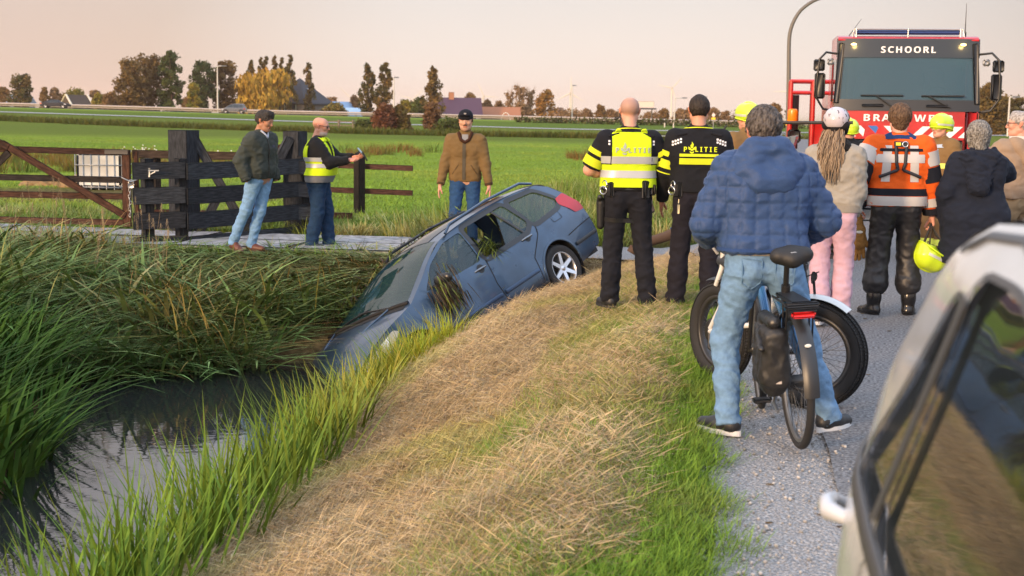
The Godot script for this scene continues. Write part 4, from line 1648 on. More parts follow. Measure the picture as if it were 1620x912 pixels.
# ------------------------------------------------------------------ bicycles
func bike_wheel(parent: Node, c: Vector3, axle: Vector3, r: float, tyre: float, fat: bool, spokes := 28) -> void:
	var z := axle.normalized()
	var y := Vector3.UP - z * z.y
	y = y.normalized()
	var t := Transform3D(Basis(y.cross(z), y, z), c)
	var ty := MB.new()
	ty.torus(t, r - tyre, tyre, 64, 12)
	var w := obj("wheel", ty, plain(0.014, 0.014, 0.015, 0.8), parent)
	if fat:
		var kn := MB.new()
		for i in 96:
			for k in 5:
				var a := TAU * (i + 0.5 * (k % 2)) / 96
				var b := (k - 2) * 0.5
				var rr := r - tyre + cos(b) * tyre
				var q := Basis(V(0, 0, 1), a)
				kn.box(t * Transform3D(q * Basis(V(0, 1, 0), -b), q * V(rr, 0, sin(b) * tyre)), V(0.01, 0.022, 0.018), 0.002)
		tag_stuff(obj("tread_knobs", kn, plain(0.014, 0.014, 0.015, 0.8), w))
	var rim := MB.new()
	var rr := r - tyre * 2.0
	rim.lathe(t, [P(rr + 0.012, -tyre * 0.62), P(rr - 0.012, -tyre * 0.5), P(rr - 0.016, tyre * 0.5), P(rr + 0.012, tyre * 0.62), P(rr + 0.02, 0.0), P(rr + 0.012, -tyre * 0.62)], 56)
	obj("rim", rim, plain(0.05, 0.05, 0.052, 0.4, 0.4) if fat else plain(0.18, 0.18, 0.18, 0.35, 0.7), w)
	var sp := MB.new()
	for i in spokes:
		var a := TAU * i / spokes
		var sd := 1.0 if i % 2 == 0 else -1.0
		var ah := a + (0.5 if i % 4 < 2 else -0.5)
		sp.tube([t * V(cos(ah) * 0.03, sin(ah) * 0.03, 0.03 * sd), t * V(cos(a) * rr, sin(a) * rr, 0.0)], 0.0014, 4, false)
	tag_stuff(obj("spokes", sp, plain(0.12, 0.12, 0.12, 0.4, 0.6), w))
	var hub := MB.new()
	hub.lathe(t, [P(0, -0.06), P(0.016, -0.06), P(0.018, -0.04), P(0.034, -0.034), P(0.034, 0.034), P(0.018, 0.04), P(0.016, 0.06), P(0, 0.06)], 16)
	obj("hub", hub, plain(0.06, 0.06, 0.06, 0.4, 0.6), w)


func tag_stuff(o: Node) -> Node:
	o.set_meta("kind", "stuff")
	return o


func city_bike() -> void:
	# rear contact (1.50, 0, -7.07), heading away and a little left
	var root := thing("bicycle", "dark blue city bicycle with black pannier that the man in the blue jacket straddles", "bicycle", V(1.47, 0.006, -7.08), 0.02)
	root.rotation.z = 0.075
	var black := plain(0.014, 0.014, 0.016, 0.45)
	var blue := paint(0.03, 0.16, 0.36, 0.25, 0.3)
	var rw := V(0, 0.345, 0)
	var fw := V(0, 0.345, -1.0)
	bike_wheel(root, rw, V(1, 0, 0), 0.345, 0.021, false)
	bike_wheel(root, fw, V(1, 0, 0.12), 0.345, 0.021, false)
	var bb := V(0, 0.29, -0.46)
	var seat_top := V(0, 0.8, -0.17)
	var headt := V(0, 0.86, -0.82)
	var headb := V(0, 0.72, -0.865)
	var fr := MB.new()
	fr.tube([bb, seat_top], 0.02, 12); fr.tube([bb, headb], 0.026, 12); fr.tube([seat_top + V(0, -0.16, -0.05), headt], 0.021, 12); fr.tube([headb, headt + V(0, 0.03, 0.01)], 0.022, 12)
	for s in [-1.0, 1.0]:
		fr.tube([bb + V(0.03 * s, 0, 0.03), rw + V(0.062 * s, 0, 0)], 0.01, 8)
		fr.tube([seat_top + V(0.015 * s, -0.12, -0.04), rw + V(0.062 * s, 0, 0)], 0.008, 8)
	obj("frame", fr, blue, root)
	var fk := MB.new()
	for s in [-1.0, 1.0]: fk.tube([headb + V(0.045 * s, -0.01, 0), headb + V(0.05 * s, -0.15, -0.04), fw + V(0.055 * s, 0, 0)], [0.014, 0.013, 0.01], 8)
	obj("fork", fk, black, root)
	var post := MB.new()
	post.tube([seat_top + V(0, -0.05, -0.02), V(0, 0.96, -0.11)], 0.0145, 10)
	obj("seat_post", post, plain(0.03, 0.03, 0.032, 0.35, 0.5), root)
	var collar := MB.new()
	collar.tube([seat_top + V(0, -0.02, -0.008), seat_top + V(0, 0.015, 0.004)], 0.024, 12)
	obj("seat_clamp", collar, black, root)
	var sad := skin([cap(V(-0.06, 0.985, 0.0), V(0.06, 0.985, 0.0), 0.05, 0.05, 0.03), cap(V(0, 0.99, -0.03), V(0, 0.985, -0.2), 0.05, 0.026, 0.04), cap(V(0, 0.96, 0.02), V(0, 0.96, -0.05), 0.05, 0.042, 0.03)], 0.009)
	for i in sad.v.size(): sad.v[i].y = 0.985 + (sad.v[i].y - 0.985) * 0.85
	var so := obj("saddle", sad, plain(0.012, 0.012, 0.013, 0.6), root)
	var lab := MB.new()
	lab.ball(Transform3D(Basis().scaled(V(0.024, 0.007, 0.004)), V(0.0, 1.0, 0.05)), 16, 6)
	obj("saddle_badge", lab, plain(0.45, 0.46, 0.47, 0.4, 0.3), so)
	# mudguard over the rear wheel
	for part in [[rw, 0.2, 2.75, 0.038, "rear_mudguard"], [fw, 0.35, 2.6, 0.036, "front_mudguard"]]:
		var mg := MB.new()
		var rows := []
		for i in 25:
			var a: float = lerpf(part[1], part[2], i / 24.0)
			var row := []
			for k in 7:
				var u := (k - 3) / 3.0
				var r := 0.368 - 0.014 * u * u
				row.append(mg.p(part[0] + V(u * float(part[3]), sin(a - 0.25) * r, cos(a - 0.25) * r)))
			rows.append(row)
		for i in 24:
			for k in 6: mg.quad(rows[i][k], rows[i][k + 1], rows[i + 1][k + 1], rows[i + 1][k])
		obj(part[4], mg, plain(0.02, 0.021, 0.023, 0.4), root)
	var sticker := MB.new()
	sticker.ball(Transform3D(Basis(Vector3.RIGHT, -0.4).scaled(V(0.017, 0.009, 0.003)), rw + V(0, 0.23, 0.302)), 14, 6)
	obj("reflector_sticker", sticker, plain(0.6, 0.62, 0.6, 0.3), root)
	# rack, lamp
	var rk := MB.new()
	for s in [-1.0, 1.0]:
		rk.tube([V(0.06 * s, 0.755, -0.22), V(0.065 * s, 0.755, 0.18), V(0.04 * s, 0.755, 0.21)], 0.006, 6)
		rk.tube([V(0.065 * s, 0.755, 0.06), V(0.07 * s, 0.345, 0.0)], 0.005, 6)
		rk.tube([V(0.065 * s, 0.755, 0.16), V(0.07 * s, 0.345, 0.01)], 0.005, 6)
	for z in [-0.15, 0.0, 0.15]: rk.tube([V(-0.065, 0.757, z), V(0.065, 0.757, z)], 0.005, 6)
	rk.box(at3(V(0, 0.768, 0.0)), V(0.1, 0.02, 0.4), 0.006)
	rk.box(at3(V(0.0, 0.758, 0.19)), V(0.17, 0.03, 0.06), 0.01)
	obj("carrier_rack", rk, black, root)
	var tl := MB.new()
	tl.box(at3(V(0, 0.716, 0.225)), V(0.118, 0.034, 0.03), 0.012)
	var tm := plain(0.6, 0.012, 0.01, 0.15)
	obj("tail_lamp", tl, tm, root)
	var tlb := MB.new()
	tlb.box(at3(V(0, 0.735, 0.215)), V(0.13, 0.012, 0.04), 0.004)
	obj("lamp_housing", tlb, black, root)
	# roll-top pannier hung on the left
	var bag := skin([cap(V(-0.09, 0.37, -0.11), V(-0.1, 0.6, -0.12), 0.045, 0.042, 0.05), cap(V(-0.16, 0.38, -0.1), V(-0.145, 0.6, -0.12), 0.04, 0.034, 0.05), cap(V(-0.09, 0.37, 0.08), V(-0.1, 0.6, 0.11), 0.045, 0.042, 0.05), cap(V(-0.16, 0.38, 0.07), V(-0.145, 0.6, 0.11), 0.04, 0.034, 0.05), cap(V(-0.125, 0.38, -0.02), V(-0.125, 0.6, 0.0), 0.07, 0.055, 0.06), cap(V(-0.12, 0.33, -0.06), V(-0.12, 0.33, 0.04), 0.045, 0.045, 0.05)], 0.011)
	rumple(bag, 0.009, 9.0, V(1, 0.8, 1), 5.0)
	var bo := obj("pannier_bag", bag, plain(0.014, 0.014, 0.015, 0.55), root)
	var fl := skin([cap(V(-0.125, 0.67, -0.12), V(-0.125, 0.67, 0.12), 0.032, 0.032, 0.03), cap(V(-0.16, 0.62, -0.11), V(-0.19, 0.54, 0.11), 0.02, 0.02, 0.05)], 0.011)
	rumple(fl, 0.005, 9.0)
	obj("bag_flap", fl, plain(0.016, 0.016, 0.017, 0.4), bo)
	var rf := MB.new()
	rf.prism(Transform3D(Basis(V(0.9, 0, 0.3).normalized(), Vector3.UP, V(-0.3, 0, 0.9).normalized()), V(-0.115, 0.36, 0.118)), pts([-0.022, 0.0, 0.018, 0.0, 0.016, 0.11, -0.01, 0.08]), 0.004)
	obj("bag_reflector", rf, plain(0.4, 0.36, 0.34, 0.5), bo)
	# cranks, stand, bars
	var ck := MB.new()
	ck.lathe(Transform3D(Basis(Vector3.UP, PI / 2), bb + V(0.045, 0, 0)), [P(0, 0), P(0.085, 0), P(0.085, 0.012), P(0, 0.012)], 28)
	ck.tube([bb + V(0.06, 0, 0), bb + V(0.075, 0.1, -0.14)], 0.011, 8); ck.box(Transform3D(Basis(), bb + V(0.12, 0.1, -0.14)), V(0.09, 0.022, 0.07), 0.005)
	ck.tube([bb + V(-0.06, 0, 0), bb + V(-0.075, -0.1, 0.14)], 0.011, 8); ck.box(Transform3D(Basis(), bb + V(-0.12, -0.1, 0.14)), V(0.09, 0.022, 0.07), 0.005)
	obj("crankset", ck, plain(0.03, 0.03, 0.032, 0.4, 0.5), root)
	var ks := MB.new()
	ks.tube([rw + V(-0.07, -0.04, -0.12), rw + V(-0.12, -0.1, 0.02), rw + V(-0.13, -0.115, 0.16)], [0.012, 0.01, 0.009], 8)
	obj("kickstand", ks, plain(0.16, 0.17, 0.18, 0.35, 0.6), root)
	var hb := MB.new()
	hb.tube([headt, V(0, 1.04, -0.8)], 0.014, 10)
	hb.tube([V(-0.31, 1.03, -0.62), V(-0.26, 1.06, -0.72), V(-0.1, 1.06, -0.8), V(0.1, 1.06, -0.8), V(0.26, 1.06, -0.72), V(0.31, 1.03, -0.62)], 0.0125, 10)
	obj("handlebar", hb, black, root)
	for s in [-1.0, 1.0]:
		var gp := MB.new()
		gp.tube([V(0.27 * s, 1.055, -0.7), V(0.32 * s, 1.028, -0.6)], 0.018, 10)
		obj("grip", gp, black, root)


func fat_bike() -> void:
	# front wheel at right, rear wheel at left, rear further off
	var f0 := V(1.76, 0, -8.2)
	var r0 := V(1.35, -0.015, -9.05)
	var dir := (f0 - r0)
	var root := thing("fat_bike", "electric bike with fat black tyres standing across the verge behind the blue city bicycle", "bicycle", r0, atan2(-dir.x, -dir.z))
	# local -z runs from the rear wheel to the front one
	var wb := P(dir.x, dir.z).length()
	var white := paint(0.72, 0.72, 0.7, 0.3)
	var black := plain(0.014, 0.014, 0.015, 0.5)
	var R := 0.322
	var rw := V(0, R, 0)
	var fw := V(0, R, -wb)
	bike_wheel(root, rw, V(1, 0, 0.0), R, 0.05, true, 36)
	bike_wheel(root, fw, V(1, 0, -0.75), R, 0.05, true, 36)
	var fr := MB.new()
	fr.tube([rw + V(0.085, 0, 0), V(0.06, 0.4, -0.3), V(0, 0.42, -0.42)], 0.018, 10)
	fr.tube([rw + V(-0.085, 0, 0), V(-0.06, 0.4, -0.3), V(0, 0.42, -0.42)], 0.018, 10)
	fr.tube([rw + V(0.085, 0.02, 0), V(0.06, 0.62, -0.16), V(0.03, 0.72, -0.2)], 0.015, 10)
	fr.tube([rw + V(-0.085, 0.02, 0), V(-0.06, 0.62, -0.16), V(-0.03, 0.72, -0.2)], 0.015, 10)
	fr.tube([V(0, 0.42, -0.42), V(0, 0.75, -wb + 0.2)], 0.038, 12)
	fr.tube([V(0, 0.72, -0.1), V(0, 0.74, -0.45), V(0, 0.86, -wb + 0.22)], 0.026, 12)
	obj("frame", fr, white, root)
	var fk := MB.new()
	var hx := V(0, 0.86, -wb + 0.16)
	var ax := V(1, 0, -0.75).normalized()
	for s in [-1.0, 1.0]: fk.tube([hx + ax * 0.085 * s + V(0, -0.06, 0), fw + ax * 0.085 * s], [0.022, 0.016], 10)
	fk.box(Transform3D(Basis(ax, Vector3.UP, ax.cross(Vector3.UP)), hx + V(0, -0.05, 0)), V(0.22, 0.05, 0.06), 0.01)
	obj("fork", fk, black, root)
	for part in [[fw, -0.75, 0.9, 2.0, "front_mudguard"], [rw, 0.0, 0.5, 1.9, "rear_mudguard"]]:
		var mg := MB.new()
		var n := V(1, 0, part[1]).normalized()
		var fwd := n.cross(Vector3.UP)
		var rows := []
		for i in 15:
			var a: float = lerpf(part[2], part[3], i / 14.0)
			var row := []
			for k in 7:
				var u := (k - 3) / 3.0
				var r := R + 0.03 - 0.02 * u * u
				row.append(mg.p(part[0] + n * u * 0.06 + (Vector3.UP * sin(a) - fwd * cos(a)) * r))
			rows.append(row)
		for i in 14:
			for k in 6: mg.quad(rows[i][k], rows[i][k + 1], rows[i + 1][k + 1], rows[i + 1][k])
		obj(part[4], mg, white if part[4] == "front_mudguard" else black, root)
	var seat := skin([cap(V(-0.03, 0.78, -0.04), V(-0.02, 0.78, -0.4), 0.042, 0.038, 0.04), cap(V(0.03, 0.78, -0.04), V(0.02, 0.78, -0.4), 0.042, 0.038, 0.04)], 0.013)
	obj("saddle", seat, plain(0.03, 0.035, 0.045, 0.5), root)
	var br := MB.new()
	br.tube([V(-0.05, 0.62, 0.0), V(-0.05, 0.74, -0.06), V(-0.05, 0.93, -0.07)], 0.016, 8); br.tube([V(0.05, 0.62, 0.0), V(0.05, 0.74, -0.06), V(0.05, 0.93, -0.07)], 0.016, 8)
	obj("backrest_frame", br, white, root)
	var pad := skin([cap(V(-0.06, 0.98, -0.075), V(0.06, 0.98, -0.075), 0.05, 0.05, 0.03), cap(V(-0.06, 0.89, -0.075), V(0.06, 0.89, -0.075), 0.05, 0.05, 0.03)], 0.011)
	obj("backrest", pad, plain(0.016, 0.018, 0.022, 0.5), root)
	var edge := MB.new()
	edge.tube([V(-0.08, 0.83, -0.05), V(-0.115, 0.87, -0.05), V(-0.115, 0.99, -0.05), V(-0.08, 1.03, -0.05), V(0.08, 1.03, -0.05), V(0.115, 0.99, -0.05), V(0.115, 0.87, -0.05), V(0.08, 0.83, -0.05)], 0.011, 8)
	obj("backrest_rim", edge, plain(0.5, 0.5, 0.5, 0.3, 0.3), root)
	var hb := MB.new()
	var top_at := V(0, 1.09, -wb + 0.3)
	hb.tube([hx, top_at], 0.02, 10)
	hb.tube([top_at - ax * 0.32 + V(0, 0.03, 0.1), top_at - ax * 0.1, top_at + ax * 0.1, top_at + ax * 0.32 + V(0, 0.03, 0.1)], 0.014, 10)
	obj("handlebar", hb, black, root)
	var kit := MB.new()
	for s in [-1.0, 1.0]:
		var g: Vector3 = top_at + ax * 0.22 * s + V(0, 0.02, 0.06)
		kit.tube([g, g + ax * 0.12 * s + V(0, 0.01, 0.05)], 0.02, 10)
		kit.tube([g + V(0, 0, -0.02), g + ax * 0.06 * s + V(0, -0.05, -0.09), g + ax * 0.13 * s + V(0, -0.12, -0.1)], [0.011, 0.009, 0.008], 8)
		kit.box(Transform3D(Basis(Vector3.UP, 0.4), g + V(0, -0.03, -0.02)), V(0.05, 0.06, 0.05), 0.012)
	kit.box(Transform3D(Basis(ax, Vector3.UP, ax.cross(Vector3.UP)), top_at + V(0, 0.035, 0.0)), V(0.09, 0.05, 0.06), 0.01)
	obj("brake_levers", kit, black, root)
	var cable := MB.new()
	for s in [-1.0, 1.0]: cable.tube([top_at + ax * 0.16 * s, top_at + ax * 0.12 * s + V(0, 0.09, -0.1), top_at + ax * 0.04 * s + V(0, -0.02, -0.14), hx + ax * 0.05 * s + V(0, -0.1, -0.05)], 0.005, 6, false)
	cable.tube([hx + ax * 0.02 + V(0, -0.1, -0.06), fw + V(0, R + 0.16, 0) - ax.cross(Vector3.UP) * 0.02], 0.004, 6, false)
	obj("cables", cable, black, root)
	var lamp := MB.new()
	var lp := fw + V(0, R + 0.13, 0) + ax * 0.03
	lamp.lathe(Transform3D(Basis(Vector3.UP.cross(ax).cross(Vector3.UP), Vector3.UP, ax), lp), [P(0, -0.06), P(0.02, -0.055), P(0.034, 0.0), P(0.036, 0.03), P(0.0, 0.03)], 16)
	lamp.tube([lp + V(0, -0.02, 0), fw + V(0, R + 0.03, 0)], 0.008, 6)
	obj("front_lamp", lamp, black, root)
	var tail := MB.new()
	tail.lathe(Transform3D(Basis(Vector3.UP, PI / 2), rw + V(0.06, 0, 0)), [P(0, 0), P(0.07, 0), P(0.085, 0.01), P(0.07, 0.02), P(0, 0.02)], 24)
	tail.tube([rw + V(0.09, 0.0, 0), rw + V(0.1, -0.1, -0.02), rw + V(0.09, -0.13, -0.1)], 0.012, 8)
	obj("derailleur", tail, plain(0.04, 0.04, 0.04, 0.4, 0.6), root)
	var ks := MB.new()
	ks.tube([V(-0.08, 0.36, -0.3), V(-0.2, 0.02, -0.34)], 0.012, 8)
	obj("kickstand", ks, black, root)
	var refl := MB.new()
	refl.ball(Transform3D(Basis(ax, Vector3.UP, ax.cross(Vector3.UP)) * Basis(V(0, 0, 1), 0.6) * Basis().scaled(V(0.035, 0.014, 0.008)), fw - ax.cross(Vector3.UP) * -0.16 + V(0, -0.18, 0)), 12, 6)
	obj("spoke_reflector", refl, plain(0.7, 0.7, 0.66, 0.2), root)


# ------------------------------------------------------------------ fences, gate, tank
func plank(parent: Node, called: String, a: Vector3, b: Vector3, w: float, d: float, m: Material, up := Vector3.UP) -> MeshInstance3D:
	var mb := MB.new()
	var origin := (a + b) * 0.5
	var dir := (b - a).normalized()
	var side := dir.cross(up)
	if side.length() < 0.05: side = dir.cross(V(0.7, 0, 0.7))
	side = side.normalized()
	var u := side.cross(dir).normalized()
	mb.box(Transform3D(Basis(), Vector3.ZERO), V((b - a).length(), w, d), 0.006)
	var o := obj(called, mb, m, parent)
	o.transform = Transform3D(Basis(dir, u, side), origin)
	return o


func fences() -> void:
	var tar := [wood(0.05, 0.056, 0.068), wood(0.065, 0.072, 0.085), wood(0.042, 0.046, 0.055)]
	var brown := [wood(0.12, 0.055, 0.034), wood(0.085, 0.042, 0.028), wood(0.15, 0.075, 0.05), wood(0.05, 0.04, 0.035)]
	var steel := plain(0.35, 0.36, 0.37, 0.35, 0.8)
	# black board fence, nearest at its left end
	var L := V(-4.92, 0, -18.36)
	var M := V(-4.42, 0, -18.75)
	var Rr := V(-3.0, 0, -20.75)
	L = V(-4.98, 0, -18.6); M = V(-4.36, 0, -18.95)
	var f := thing("board_fence", "black tarred board fence of four wide boards behind the man in the bomber jacket", "fence")
	var k := 0
	for y in [1.0, 0.67, 0.34, 0.02]:
		plank(f, "board", L + V(0, y - 0.12, 0), M + V(-0.012, y - 0.11, 0), 0.225, 0.035, tar[k % 3])
		plank(f, "board", M + V(0.012, y - 0.13, 0), Rr + V(0, y - 0.1, 0), 0.225, 0.035, tar[(k + 1) % 3])
		plank(f, "board", Rr + V(-0.25, y - 0.115, 0.2), Rr + V(0.32, y - 0.13, 0.03), 0.2, 0.03, tar[(k + 2) % 3])
		k += 1
	for p in [L + V(0.14, 0, -0.2), M + V(-0.09, 0, -0.1), Rr + V(-0.08, 0, -0.07)]:
		plank(f, "post", p + V(0, -0.5, 0), p + V(0, 1.04, 0), 0.13, 0.13, tar[2])
	var latch := MB.new()
	var lp := L.lerp(M, 0.32) + V(0, 0.86, 0.03)
	latch.box(Transform3D(Basis(), lp), V(0.025, 0.12, 0.015), 0.003); latch.box(Transform3D(Basis(), lp + V(0.06, 0.03, 0.01)), V(0.14, 0.022, 0.02), 0.004); latch.box(Transform3D(Basis(V(0, 0, 1), 0.5), lp + V(0.05, -0.0, 0.012)), V(0.08, 0.02, 0.02), 0.004)
	obj("latch", latch, steel, f)
	var hinge := MB.new()
	hinge.box(Transform3D(Basis(Vector3.UP, 0.95), M.lerp(Rr, 0.14) + V(-0.01, 0.885, 0.025)), V(0.42, 0.05, 0.012), 0.003)
	obj("hinge", hinge, plain(0.05, 0.035, 0.028, 0.6, 0.4), f)
	# two heavy gate posts with braces behind
	for q in [[V(-4.72, -0.1, -20.4), 0.33, "left"], [V(-3.22, -0.1, -21.0), 0.27, "right"]]:
		var g := thing("gate_post", "tall thick black gate post, %s of the pair behind the board fence" % q[2], "post", q[0], 0.35, "heavy black gate posts")
		plank(g, "post", V(0, -0.4, 0), V(0, 1.5, 0), q[1], q[1] * 0.9, tar[0])
		if q[2] == "left":
			plank(g, "brace", V(0.13, 1.42, 0.0), V(0.95, -0.1, 0.1), 0.13, 0.1, tar[1])
			plank(g, "brace", V(0.5, 0.62, 0.1), V(0.14, -0.05, 0.12), 0.12, 0.08, tar[1])
		else:
			plank(g, "brace", V(-0.1, 1.4, 0.1), V(-0.92, -0.15, 0.22), 0.13, 0.1, tar[1])
			plank(g, "brace", V(-0.12, 1.28, -0.08), V(-0.95, 0.85, -0.2), 0.12, 0.08, brown[0])
	# brown field gate at the left
	var gt := thing("field_gate", "weathered brown timber field gate with diagonal braces, left of the black fence", "gate")
	var G := V(-5.62, -0.1, -20.7)
	var E := V(-10.4, -0.1, -20.0)
	var u := (E - G).normalized()
	k = 0
	for y in [[1.16, 1.2], [0.76, 0.79], [0.52, 0.54], [0.14, 0.2]]:
		plank(gt, "rail", G + V(0, y[0], 0), E + V(0, y[1] + 0.05, 0), 0.09, 0.05, brown[[1, 3, 0, 2][k]])
		k += 1
	plank(gt, "stile", G + V(0, 0.08, 0.03), G + V(0, 1.2, 0.03), 0.12, 0.06, brown[0], V(1, 0, 0.1))
	plank(gt, "stile", G + V(0.13, -0.2, -0.02), G + V(0.13, 1.18, -0.02), 0.06, 0.06, brown[0], V(1, 0, 0.1))
	plank(gt, "brace", G + u * 0.02 + V(0, 0.24, 0.05), G + u * 1.72 + V(0, 1.28, 0.05), 0.1, 0.05, brown[0])
	plank(gt, "brace", G + u * 1.62 + V(0, 1.22, 0.06), G + u * 2.9 + V(0, 1.85, 0.06), 0.1, 0.05, brown[1])
	plank(gt, "brace", G + u * 1.62 + V(0, 1.15, 0.06), G + u * 2.6 + V(0, 0.15, 0.06), 0.1, 0.05, brown[3])
	var strap := MB.new()
	strap.box(Transform3D(Basis(Vector3.UP, -0.14), G + u * 0.2 + V(0, 1.17, 0.045)), V(0.5, 0.07, 0.02), 0.003)
	obj("iron_strap", strap, plain(0.03, 0.03, 0.032, 0.5, 0.4), gt)
	var lockb := MB.new()
	lockb.box(Transform3D(Basis(), G + V(0.08, 0.68, 0.09)), V(0.09, 0.07, 0.03), 0.012)
	lockb.torus(Transform3D(Basis(), G + V(0.08, 0.73, 0.09)), 0.035, 0.009, 16, 6)
	obj("padlock", lockb, steel, gt)
	var ch := MB.new()
	for i in 9:
		ch.torus(Transform3D(Basis(Vector3.UP, PI / 2 * (i % 2)) * Basis().scaled(V(0.75, 1.2, 1)), G + V(0.055 + 0.008 * sin(i * 2.0), 0.62 - i * 0.046, 0.08)), 0.02, 0.006, 12, 6)
	ch.tube([G + V(-0.06, 0.8, 0.08), G + V(0.08, 0.74, 0.1), G + V(0.2, 0.79, 0.06)], 0.01, 6)
	obj("chain", ch, steel, gt)
	# brown rail fence behind, a strip ends right of its post
	var rf := thing("rail_fence", "brown three-rail fence with one dark post, ending right of the vest man", "fence")
	for q in [[0.72, 0.1], [0.27, 0.1], [-0.2, 0.1]]:
		plank(rf, "rail", V(-4.1, q[0] + 0.02, -26.2), V(-1.84, q[0] - 0.03, -26.0), q[1], 0.06, wood(0.13, 0.06, 0.045))
	plank(rf, "post", V(-2.81, -0.6, -25.95), V(-2.81, 0.93, -25.95), 0.16, 0.15, wood(0.03, 0.024, 0.022))
	var cp := MB.new()
	cp.lathe(Transform3D(Basis(Vector3.RIGHT, -PI / 2) * Basis(V(0, 0, 1), PI / 4), V(-2.81, 0.93, -25.95)), [P(0.11, 0.0), P(0.09, 0.03), P(0.0, 0.07)], 4)
	obj("post_cap", cp, wood(0.03, 0.024, 0.022), rf)
	var r2 := thing("rail_fence", "low brown rail behind the black board fence, running between the two gate posts", "fence")
	plank(r2, "rail", V(-6.1, 0.98, -22.8), V(-3.2, 0.95, -23.0), 0.13, 0.06, wood(0.09, 0.06, 0.045))
	plank(r2, "rail", V(-6.0, 0.05, -22.8), V(-2.6, 0.02, -23.0), 0.1, 0.06, wood(0.15, 0.06, 0.045))
	for x in [-5.75, -3.3]: plank(r2, "post", V(x, -0.5, -22.95), V(x, 0.95, -22.95), 0.1, 0.1, wood(0.05, 0.035, 0.03))
	# caged water tank
	var tk := thing("water_tank", "white plastic tank in a grey wire cage standing on the field behind the gate", "tank", V(-9.5, -0.2, -33.0), 0.04)
	var tb := MB.new()
	tb.box(at3(V(0, 0.5, 0)), V(1.04, 0.82, 0.9), 0.07)
	var tm := StandardMaterial3D.new()
	tm.albedo_color = lin(0.62, 0.63, 0.6)
	tm.roughness = 0.5
	textured(tm, noise_tex("tankdirt", 0.004, 0.75, 1.0, 4), 0.6)
	obj("tank", tb, tm, tk)
	for i in 7:
		var c := MB.new()
		var x := -0.53 + 1.06 * i / 6.0
		c.tube([V(x, 0.06, 0.47), V(x, 0.93, 0.47), V(x, 0.93, -0.47)], 0.011, 6)
		obj("cage_bar", c, plain(0.34, 0.35, 0.36, 0.4, 0.6), tk)
	for y in [0.12, 0.36, 0.62, 0.92]:
		var c := MB.new()
		c.tube([V(-0.53, y, -0.47), V(-0.53, y, 0.485), V(0.53, y, 0.485), V(0.53, y, -0.47)], 0.012, 6)
		obj("cage_hoop", c, plain(0.34, 0.35, 0.36, 0.4, 0.6), tk)
	var pl := MB.new()
	for x in [-0.42, 0.0, 0.42]: pl.box(at3(V(x, 0.03, 0)), V(0.12, 0.08, 0.95), 0.01)
	obj("pallet", pl, wood(0.2, 0.14, 0.08), tk)
	# old hay heap beside the tank
	var hp := skin([cap(V(-11.6, -0.3, -34.2), V(-9.6, -0.25, -34.6), 0.3, 0.36, 0.2), cap(V(-10.5, -0.25, -33.6), V(-10.2, -0.2, -34.0), 0.26, 0.4, 0.2)], 0.06)
	rumple(hp, 0.08, 5.0)
	tag(obj("hay_heap", hp, ground_mat("heap", [Color(0.16, 0.1, 0.05), Color(0.3, 0.2, 0.1), Color(0.2, 0.13, 0.06)], 1.2)), "low heap of old brown hay beside the caged tank", "hay heap")


func ground_mat(key: String, cols: Array, scale: float, bump := 1.0) -> StandardMaterial3D:
	var m := StandardMaterial3D.new()
	m.roughness = 0.95
	m.metallic_specular = 0.2
	var c2 := []
	for c in cols: c2.append((c as Color).linear_to_srgb())
	textured(m, ramp_tex(key, 0.02, c2, 5), scale, normal_tex("groundn", 0.03, 8.0, 5), bump, true)
	return m


